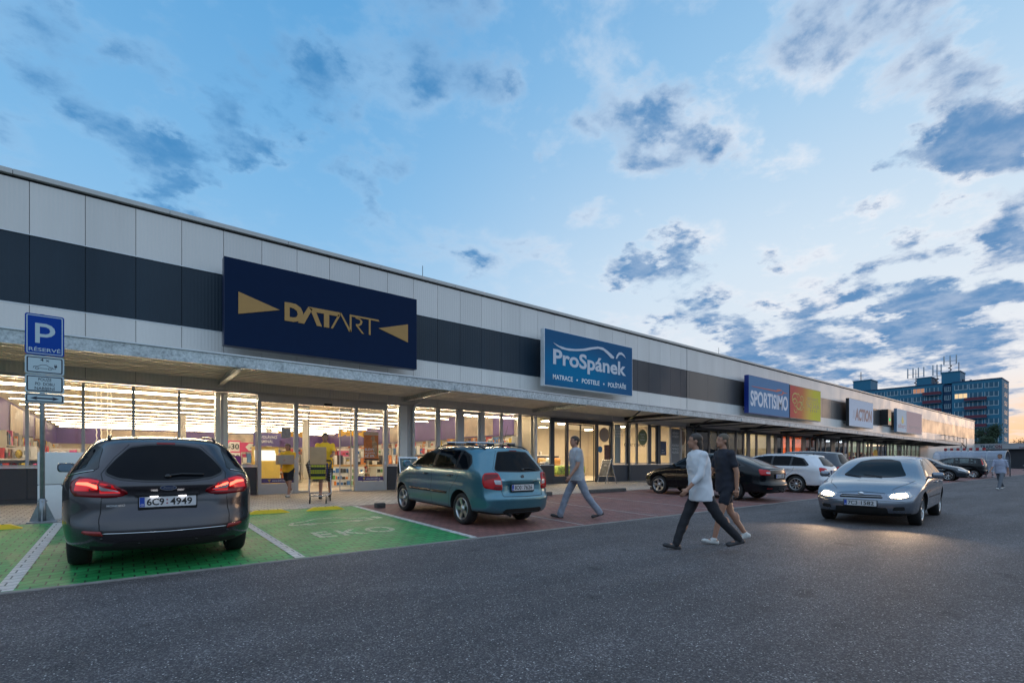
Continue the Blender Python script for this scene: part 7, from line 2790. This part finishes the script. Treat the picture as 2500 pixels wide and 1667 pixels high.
# far right pedestrian and a shopper near the last entrance
person((30.2, 3.60, 0), HL(-.9, .3), 1.62, dict(walk2), dict(shirt=pmat('pale_lilac_shirt', (.33, .35, .45), .8, var=.06), trousers=pmat('grey_trousers', (.12, .13, .15), .85, var=.1), hair=HAIRB, shoe=SHOEW, loose=.028, sleeve=1.0), 'person in a pale shirt and grey trousers walking at the far right edge')
person(gz_(46.6, 13.6), HL(.3, -1), 1.72, dict(walk1), dict(shirt=blk, trousers=blk2, hair=HAIRD, shoe=SHOED), 'dark haired shopper under the canopy beyond the parked cars')

# ------------------------------------------------------------------ loaded trolley
cx, cy = 3.98, 13.05
t = empty('shopping_trolley', gz_(cx, cy), HL(-.35, -.94), 'wire shopping trolley with a black basket pushed by the tall yellow shopper', 'trolley')
mb = MB()
tp = [(-.28, .50, .98), (.28, .50, .98), (.30, -.42, 1.06), (-.30, -.42, 1.06)]
bt = [(-.19, .40, .58), (.19, .40, .58), (.24, -.36, .52), (-.24, -.36, .52)]
def lp(a, b, f_):
    return Vector(a).lerp(Vector(b), f_)
for f_ in [i / 7 for i in range(8)]:
    ring = [lp(b, a, f_) for a, b in zip(tp, bt)]
    mb.tube(ring, .006 if f_ < 1 else .010, 6, closed=True)
for i in range(4):
    a0, a1 = tp[i], tp[(i + 1) % 4]
    b0, b1 = bt[i], bt[(i + 1) % 4]
    n = 14 if i % 2 else 9
    for k in range(n + 1):
        mb.tube([lp(b0, b1, k / n), lp(a0, a1, k / n)], .0035, 4)
for k in range(9):
    mb.tube([lp(bt[0], bt[1], k / 8), lp(bt[3], bt[2], k / 8)], .0035, 4)
mb.build('basket', M_black, t, local=True)
mb = MB()
for sx in (-1, 1):
    mb.tube([(sx * .27, -.50, 1.08), (sx * .26, -.42, .50), (sx * .27, -.42, .22), (sx * .20, .45, .20)], .013, 8)
mb.tube([(-.27, -.42, .22), (.27, -.42, .22)], .011, 6)
mb.tube([(-.20, .45, .20), (.20, .45, .20)], .011, 6)
for k in range(5):
    mb.tube([(-.2 + k * .1, -.42, .22), (-.16 + k * .08, .45, .21)], .005, 5)
mb.build('chassis', M_steel, t, local=True)
mb = MB(); mb.tube([(-.27, -.52, 1.09), (.27, -.52, 1.09)], .017, 8); mb.build('handle', M_black, t, local=True)
for x_, y_ in ((-.25, -.42), (.25, -.42), (-.19, .43), (.19, .43)):
    mb = MB()
    mb.tube([(x_ - .014, y_, .062), (x_ + .014, y_, .062)], .058, 16)
    mb.tube([(x_, y_, .06), (x_, y_, .20)], .010, 6)
    mb.build('wheel', M_rubber, t, local=True)
mt = t.matrix_basis
bpy.context.view_layer.update()
MW = Matrix.Translation(t.location) @ Matrix.Rotation(t.rotation_euler.z, 4, 'Z')
def inbox(nm, c_, d_, mat, label, stripes=None):
    mb = MB(); mb.rbox(c_, d_, .008, M=MW)
    o = mb.build(nm, mat, label=label, cat='box')
    if stripes:
        mb = MB()
        for z in stripes:
            mb.box(c_[0] - d_[0] / 2 - .002, c_[0] + d_[0] / 2 + .002, c_[1] + d_[1] / 2, c_[1] + d_[1] / 2 + .003, c_[2] + z - .03, c_[2] + z + .03, M=MW)
        mb.build('stripe', M_black, o, local=True)
inbox('product_box', (0, .34, .80), (.34, .16, .36), pmat('lime_box', (.55, .46, .02), .5), 'lime yellow box with black stripes in the front of the trolley', (-.08, .08))
inbox('carton', (.02, .02, 1.02), (.38, .34, .82), pmat('brown_carton', (.42, .25, .13), .8, var=.1), 'tall brown carton standing in the trolley')
inbox('product_box', (-.02, -.28, .80), (.36, .16, .44), pmat('blue_box', (.03, .04, .18), .5), 'dark blue box behind the carton in the trolley')

# ------------------------------------------------------------------ trolley shelter and barrier
sx_, y0_, y1_ = 52.0, 6.0, 10.0
t = empty('trolley_shelter', (sx_, 8, GZ(8)), label='arched clear plastic trolley shelter at the end of the parking row', cat='shelter')
hoops = [5.95, 6.95, 8.05, 9.15, 10.1]
def arc(X, f_):
    a = f_ * math.pi
    return None
prof = []
for k in range(13):
    a = math.pi * k / 12
    prof.append((sx_ + 1.1 - 1.35 * math.cos(a) * 1.0, 1.35 + .72 * math.sin(a)))
prof = [(sx_ - .25, .1)] + prof + [(sx_ + 2.45, .1)]
for Y in hoops:
    mb = MB()
    mb.tube([(X, Y, z) for X, z in prof], .035, 8)
    mb.build('hoop', M_zinc, t)
mb = MB()
vs = []
for Y in (hoops[0], hoops[-1]):
    vs += [(X, Y, max(z, .45) + .03) for X, z in prof]
n = len(prof)
mb.add(vs, [(i, i + 1, n + i + 1, n + i) for i in range(n - 1)], 0, True)
sm_ = bpy.data.materials.new('clear_polycarbonate')
sm_.use_nodes = True
tt = sm_.node_tree
tt.nodes.clear()
h = G(tt)
tr = h.n('ShaderNodeBsdfTransparent', ins={0: (.80, .84, .90, 1)})
df = h.n('ShaderNodeBsdfPrincipled', ins={'Base Color': (.45, .50, .60, 1), 'Roughness': .25})
mx = h.n('ShaderNodeMixShader', ins={0: .45, 1: tr.outputs[0], 2: df.outputs[0]})
o_ = h.n('ShaderNodeOutputMaterial')
tt.links.new(mx.outputs[0], o_.inputs[0])
mb.build('roof_sheet', sm_, t)
mb = MB()
for X, z in (prof[1], prof[3], prof[5], prof[9], prof[13]):
    mb.tube([(X, hoops[0], z), (X, hoops[-1], z)], .02, 6)
mb.tube([(sx_ - .25, hoops[0], .5), (sx_ - .25, hoops[-1], .5)], .02, 6)
mb.build('rail', M_steel, t)
# nested trolleys inside, one thing each
for k in range(7):
    mb = MB()
    Y = 6.6 + k * .42
    X = sx_ + .8
    for f_ in range(5):
        z = .55 + f_ * .11
        mb.tube([(X - .28, Y, z), (X + .28, Y, z), (X + .28, Y + .85, z + .04), (X - .28, Y + .85, z + .04)], .006, 4, closed=True)
    for q in range(6):
        mb.tube([(X - .28 + q * .112, Y, .52), (X - .28 + q * .112, Y, 1.02)], .004, 4)
    mb.tube([(X - .27, Y + .9, 1.06), (X + .27, Y + .9, 1.06)], .016, 6)
    for ax, ay in ((-.22, .1), (.22, .1), (-.24, .8), (.24, .8)):
        mb.tube([(X + ax, Y + ay, .5), (X + ax, Y + ay, GZ(Y) + .06)], .01, 5)
        mb.ball((X + ax, Y + ay, GZ(Y) + .06), (.02, .055, .055), nu=8, nv=6)
    mb.build('parked_trolley', M_steel, label='wire trolley nested in the row under the clear shelter', cat='trolley', group='trolleys nested under the shelter')
# red and white height barrier above
t = empty('height_barrier', (66, 12, .1), label='red and white striped height barrier beam behind the trolley shelter', cat='barrier')
mb = MB()
yA, yB = 8.9, 12.0
n = 13
for k in range(n):
    a, b = yA + (yB - yA) * k / n, yA + (yB - yA) * (k + 1) / n
    mb.box(66, 66.12, a, b, 2.36, 2.60, k % 2)
mb.build('beam', [pmat('barrier_red', (.30, .01, .02), .4), pmat('barrier_white', (.45, .50, .50), .4)], t)
mb = MB()
for Y in (yA + .1, yB - .1):
    mb.box(66.0, 66.12, Y - .05, Y + .05, 0, 2.36)
mb.build('post', M_alud, t)
# bicycle rack far right edge
t = empty('bollard_rail', (57, 4.6, 0), label='low steel rail on short posts at the far right edge', cat='rail')
mb = MB()
for Y in (5.4, 4.4, 3.4, 2.4):
    mb.tube([(58, Y, 0), (58, Y, .95)], .05, 8)
mb.build('post', M_zinc, t)
mb = MB()
mb.tube([(58, 5.6, .9), (58, 1.6, .9)], .04, 8)
mb.tube([(58, 5.6, .55), (58, 1.6, .55)], .04, 8)
mb.build('rail', M_steel, t)
t = empty('billboard', (70, 3.2, 0), label='grey banner with dark printing on a frame at the far right edge', cat='banner')
mb = MB(); mb.box(70, 70.08, -1.5, 5.2, .7, 2.35); mb.build('banner', pmat('banner_print', (.28, .29, .33), .6, var=.4, vscale=2.5), t)
mb = MB()
for Y in (5.0, 2.0, -1.2):
    mb.box(70.08, 70.16, Y - .05, Y + .05, 0, 2.35)
mb.build('post', M_alud, t)
mb = MB(); mb.box(69.97, 69.995, 1.2, 3.9, 1.0, 2.1); mb.build('picture', pmat('banner_dark', (.05, .06, .09), .6, var=.9, vscale=3), t)

# ------------------------------------------------------------------ low building at the back right
t = empty('low_building', (116, 5, 0), label='low dark building with a pale fascia carrying petrol and claret lettering', cat='building')
mb = MB()
mb.box(115.2, 116, -60, 22, 3.36, 4.22)
mb.box(115.15, 115.2, -60, 22, 3.36, 3.42)
mb.box(115.15, 116.2, -60, 22, 4.22, 4.30)
mb.build('fascia', pmat('pale_fascia', (.34, .34, .35), .6, var=.08, vscale=.5), t)
mb = MB()
mb.box(116.05, 135, -60, 22, 0, 4.1)
mb.build('wall', pmat('dark_wall', (.02, .022, .03), .6, var=.3, vscale=.4), t)
mb = MB()
fx = lambda u, w, d: Vector((115.19 - d, u, w))
fx2 = lambda u, w, d: Vector((115.19 - d, -u, w))
put_text(mb, 'TRAFIC', fx2, -16.2, 3.46, .58, 1.79, bold=.03, d=.02)
mb.build('lettering', pmat('petrol_letters', (.01, .06, .09), .5), t)
mb = MB()
put_text(mb, 'N', fx2, -13.89, 3.46, .58, .32, bold=.03, d=.02)
mb.build('lettering', pmat('claret_letters', (.12, .01, .03), .5), t)
mb = MB()
ring = [(-14.15 + .22 * math.cos(k), 3.83 + .21 * math.sin(k)) for k in [i * math.pi / 10 for i in range(20)]]
hole = [(-14.15 + .13 * math.cos(k), 3.83 + .11 * math.sin(k)) for k in [i * math.pi / 10 for i in range(20)]]
mb.prism(ring, fx2, .02, .04, hole=hole)
mb.box(115.15, 115.17, 13.95, 14.35, 3.47, 3.54)
mb.build('lettering', pmat('claret_letters', (.12, .01, .03), .5), t)
mb = MB()
put_text(mb, 'Kadeřnictví', fx2, -11.5, 3.46, .24, 1.6, bold=.02, d=.02)
mb.build('lettering', pmat('claret_letters', (.12, .01, .03), .5), t)

# ------------------------------------------------------------------ apartment block
AX = 214.6
t = empty('apartment_block', (AX + 7, 46, 0), label='nine storey blue apartment block with red balconies behind the retail building', cat='apartment block')
M_ab = pmat('blue_render', (.020, .135, .225), .8, var=.06, vscale=.3)
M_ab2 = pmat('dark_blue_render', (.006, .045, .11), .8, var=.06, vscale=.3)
M_ab3 = pmat('gable_render', (.035, .15, .23), .8, var=.06, vscale=.3)
ya = lambda px: AX * (math.sin(TH) - (px - 1250) / 1200 * math.cos(TH)) / (math.cos(TH) + (px - 1250) / 1200 * math.sin(TH))
ZR = 27.2
yR = 25.3
y_s0, y_s1 = ya(2324), ya(2300)         # recessed dark stair bay
yL = ya(2078)
mb = MB(); mb.box(AX, AX + 14, yR, y_s0, 0, ZR); mb.build('wall', M_ab, t)
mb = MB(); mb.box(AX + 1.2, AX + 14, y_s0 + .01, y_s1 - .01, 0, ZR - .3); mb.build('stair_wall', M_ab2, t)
mb = MB(); mb.box(AX, AX + 14, y_s1, yL, 0, ZR); mb.build('wall', M_ab, t)
mb = MB(); mb.box(AX + .3, AX + 13.7, yR - .05, yR - .001, 0, ZR - .2); mb.build('gable', M_ab3, t)
mb = MB()
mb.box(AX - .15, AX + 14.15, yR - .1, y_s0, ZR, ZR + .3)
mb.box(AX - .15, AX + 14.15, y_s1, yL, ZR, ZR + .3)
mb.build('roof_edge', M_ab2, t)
for a, b, hgt in ((ya(2339), ya(2293), 4.0), (ya(2268), ya(2232), 3.0), (ya(2119), ya(2076), 4.4)):
    mb = MB()
    mb.box(AX + 3, AX + 11, a, b, ZR + .31, ZR + hgt)
    mb.box(AX + 2.8, AX + 11.2, a - .2, b + .2, ZR + hgt, ZR + hgt + .25)
    mb.build('roof_cabin', M_ab, t)
pane = pmat('window_pane_dim', (.02, .09, .15), .35, 0, .3)
whitef = pmat('white_window_frame', (.42, .50, .55), .5)
litp = emat('lit_window', (1.0, .72, .40), 1.0)
litp2 = emat('dim_lit_window', (1.0, .50, .32), .45)
cols = [(2346, 'w'), (2382, 'b'), (2421, 'w'), (2311, 's'), (2276, 'r'), (2243, 'w'), (2212, 'w'), (2179, 'w'), (2147, 'w')]
zrows = [ZR - 2.45 - 2.85 * i for i in range(9)]
lit = {(2346, 1): litp, (2243, 0): litp2}
for px, kind in cols:
    yc = ya(px)
    hw = 1.6 if kind != 's' else .8
    x_ = AX if kind != 's' else AX + 1.2
    for i, z in enumerate(zrows):
        if kind == 'b' and i not in (0, 1, 2, 3, 4, 5, 6, 7, 8):
            continue
        mb = MB()
        mb.box(x_ - .03, x_ + .02, yc - hw, yc + hw, z, z + 1.5)
        w_ = mb.build('window', lit.get((px, i), pane), t)
        mb = MB()
        for q in (-hw, -hw * .36, hw * .36, hw - .12):
            mb.box(x_ - .07, x_ - .031, yc + q, yc + q + .12, z, z + 1.5)
        mb.box(x_ - .07, x_ - .031, yc - hw, yc + hw, z - .1, z + .03)
        f_ = mb.build('frame', whitef, w_, local=True)
        f_.location = (0, 0, 0)
        # frame verts are world coords: shift into the block's space
        for v in f_.data.vertices:
            v.co -= Vector(t.location)
    if kind in 'br':
        for i, z in enumerate(zrows):
            if kind == 'b' and i == 0:
                continue
            mb = MB()
            wd = 2.6 if kind == 'b' else 2.4
            mb.box(AX - 1.2, AX, yc - wd, yc + wd, z - 1.15, z - 1.0)
            mb.build('balcony_slab', M_ab, t)
            mb = MB()
            mb.box(AX - 1.25, AX - 1.17, yc - wd, yc + wd, z - 1.0, z - .05 if kind == 'b' else z + .0)
            mb.box(AX - 1.17, AX, yc - wd, yc - wd + .08, z - 1.0, z - .1)
            mb.box(AX - 1.17, AX, yc + wd - .08, yc + wd, z - 1.0, z - .1)
            mb.build('balcony_front', pmat('balcony_red', (.10, .012, .03), .6), t)
for i, z in enumerate(zrows):
    for X in (AX + 5.0, AX + 8.5):
        mb = MB()
        mb.box(X, X + .9, yR - .12, yR - .05, z, z + 1.5)
        mb.build('window', pane, t)
# antenna masts on the roof
def mast(px, z0, n, h_, label, spread=1.3):
    y = ya(px)
    x = AX + 6
    # account for the mast standing behind the front plane
    y = x * (y / AX)
    tt_ = empty('antenna_mast', (x, y, z0), label=label, cat='antenna')
    mb = MB()
    mb.tube([(x, y, z0), (x, y, z0 + h_)], .12, 6)
    for k in range(n):
        o_ = (k - (n - 1) / 2) * spread
        mb.tube([(x, y, z0 + h_ * .75), (x, y + o_, z0 + h_ * .75)], .07, 5)
        mb.tube([(x, y, z0 + h_ * .5), (x, y + o_, z0 + h_ * .5)], .07, 5)
    mb.build('pole', M_zinc, tt_)
    for k in range(n):
        o_ = (k - (n - 1) / 2) * spread
        mb = MB()
        mb.rbox((x - .2, y + o_, z0 + h_ * .82), (.25, .34, h_ * .55), .05)
        mb.build('panel', pmat('antenna_panel', (.30, .34, .38), .5), tt_)
    mb = MB()
    for q in range(4):
        mb.rbox((x - .15, y + (-1) ** q * .3, z0 + .5 + q * .6), (.3, .35, .4), .04)
    mb.build('equipment', M_alud, tt_)
mast(2236, ZR + .3, 4, 6.4, 'roof antenna mast with four panels, leftmost of the big three', 1.5)
mast(2288, ZR + .3, 3, 6.6, 'roof antenna mast with three panels, in the middle of the big three', 1.1)
mast(2320, ZR + 4.2, 3, 5.4, 'roof antenna mast with three panels on the stair tower', 1.6)
for px, z0, h_, lb in ((2341, ZR + .3, 7.2, 'single slim roof antenna right of the stair tower'), (2102, ZR + 4.6, 3.6, 'spiky aerial on the leftmost roof cabin')):
    y = ya(px) * (AX + 6) / AX
    mb = MB()
    mb.tube([(AX + 6, y, z0), (AX + 6, y, z0 + h_)], .13, 6)
    for q in range(4):
        mb.tube([(AX + 6, y - .8, z0 + 1 + q * .5), (AX + 6, y + .8, z0 + 1.2 + q * .5)], .03, 4)
    mb.build('roof_aerial', M_alud, label=lb, cat='antenna')
mb = MB()
yv = ya(2352) * (AX + 4) / AX
mb.tube([(AX + 4, yv, ZR + .3), (AX + 4, yv, ZR + 1.4)], .35, 8)
mb.tube([(AX + 4, yv - 1.8, ZR + .3), (AX + 4, yv - 1.8, ZR + 1.0)], .3, 8)
mb.build('roof_vent', M_alud, t)

# ------------------------------------------------------------------ tree
def tree(base, h_, rad, label, seed, n_leaf=9000, lean=(0, 0)):
    rn = random.Random(seed)
    t = empty('tree', base, label=label, cat='tree')
    tb, ends = MB(), []
    def grow(p, d, L, r, depth):
        pts = [p]
        q = p
        dd = d.copy()
        for _ in range(4):
            dd = (dd + Vector((rn.uniform(-.18, .18), rn.uniform(-.18, .18), rn.uniform(-.05, .12)))).normalized()
            q = q + dd * L / 4
            pts.append(q)
        tb.tube(pts, [r * (1 - .12 * i) for i in range(5)], 7)
        if depth <= 2:
            ends.extend(pts[2:])
        if depth == 0:
            ends.append(q)
            return
        for k in range(3 if depth > 1 else 4):
            nd = (dd + Vector((rn.uniform(-1, 1), rn.uniform(-1, 1), rn.uniform(-.15, .55)))).normalized()
            grow(pts[rn.choice([2, 3, 4])], nd, L * rn.uniform(.6, .85), r * .55, depth - 1)
    grow(Vector(base), Vector((lean[0], lean[1], 1)).normalized(), h_ * .38, h_ * .028, 4)
    tb.build('trunk', pmat('bark', (.035, .028, .022), .9, var=.3, vscale=6), t)
    lb = MB()
    for i in range(n_leaf):
        e = rn.choice(ends)
        c_ = e + Vector((rn.gauss(0, 1), rn.gauss(0, 1), rn.gauss(0, .7))) * rad * .10
        s_ = rn.uniform(.10, .24) * (h_ / 10)
        a = Vector((rn.gauss(0, 1), rn.gauss(0, 1), rn.gauss(0, 1))).normalized()
        b = a.orthogonal().normalized()
        cc = a.cross(b)
        lb.add([c_ - b * s_, c_ + cc * s_ * .5, c_ + b * s_, c_ - cc * s_ * .5], [(0, 1, 2, 3)])
    lb.build('crown', pmat('leaves_' + str(seed), (.03, .055, .025), .7, var=.4, vscale=.6), t)
tree((136, 17.5, 0), 7.6, 5.0, 'dark leafy tree behind the low building, in front of the apartment block', 3, 12000)
tree((136, 12.0, 0), 6.6, 5.0, 'thinner dark tree at the far right edge with sunset showing through', 7, 3200)

# thin roof rods on the retail building
for X in (8.8, 30.0):
    mb = MB()
    mb.tube([(X, 16.5, 8.02), (X, 16.5, 8.55)], .012, 5)
    mb.build('lightning_rod', M_alud, label='thin lightning rod on the parapet ' + ('above the long navy sign' if X < 10 else 'left of the light blue sports sign'), cat='rod')
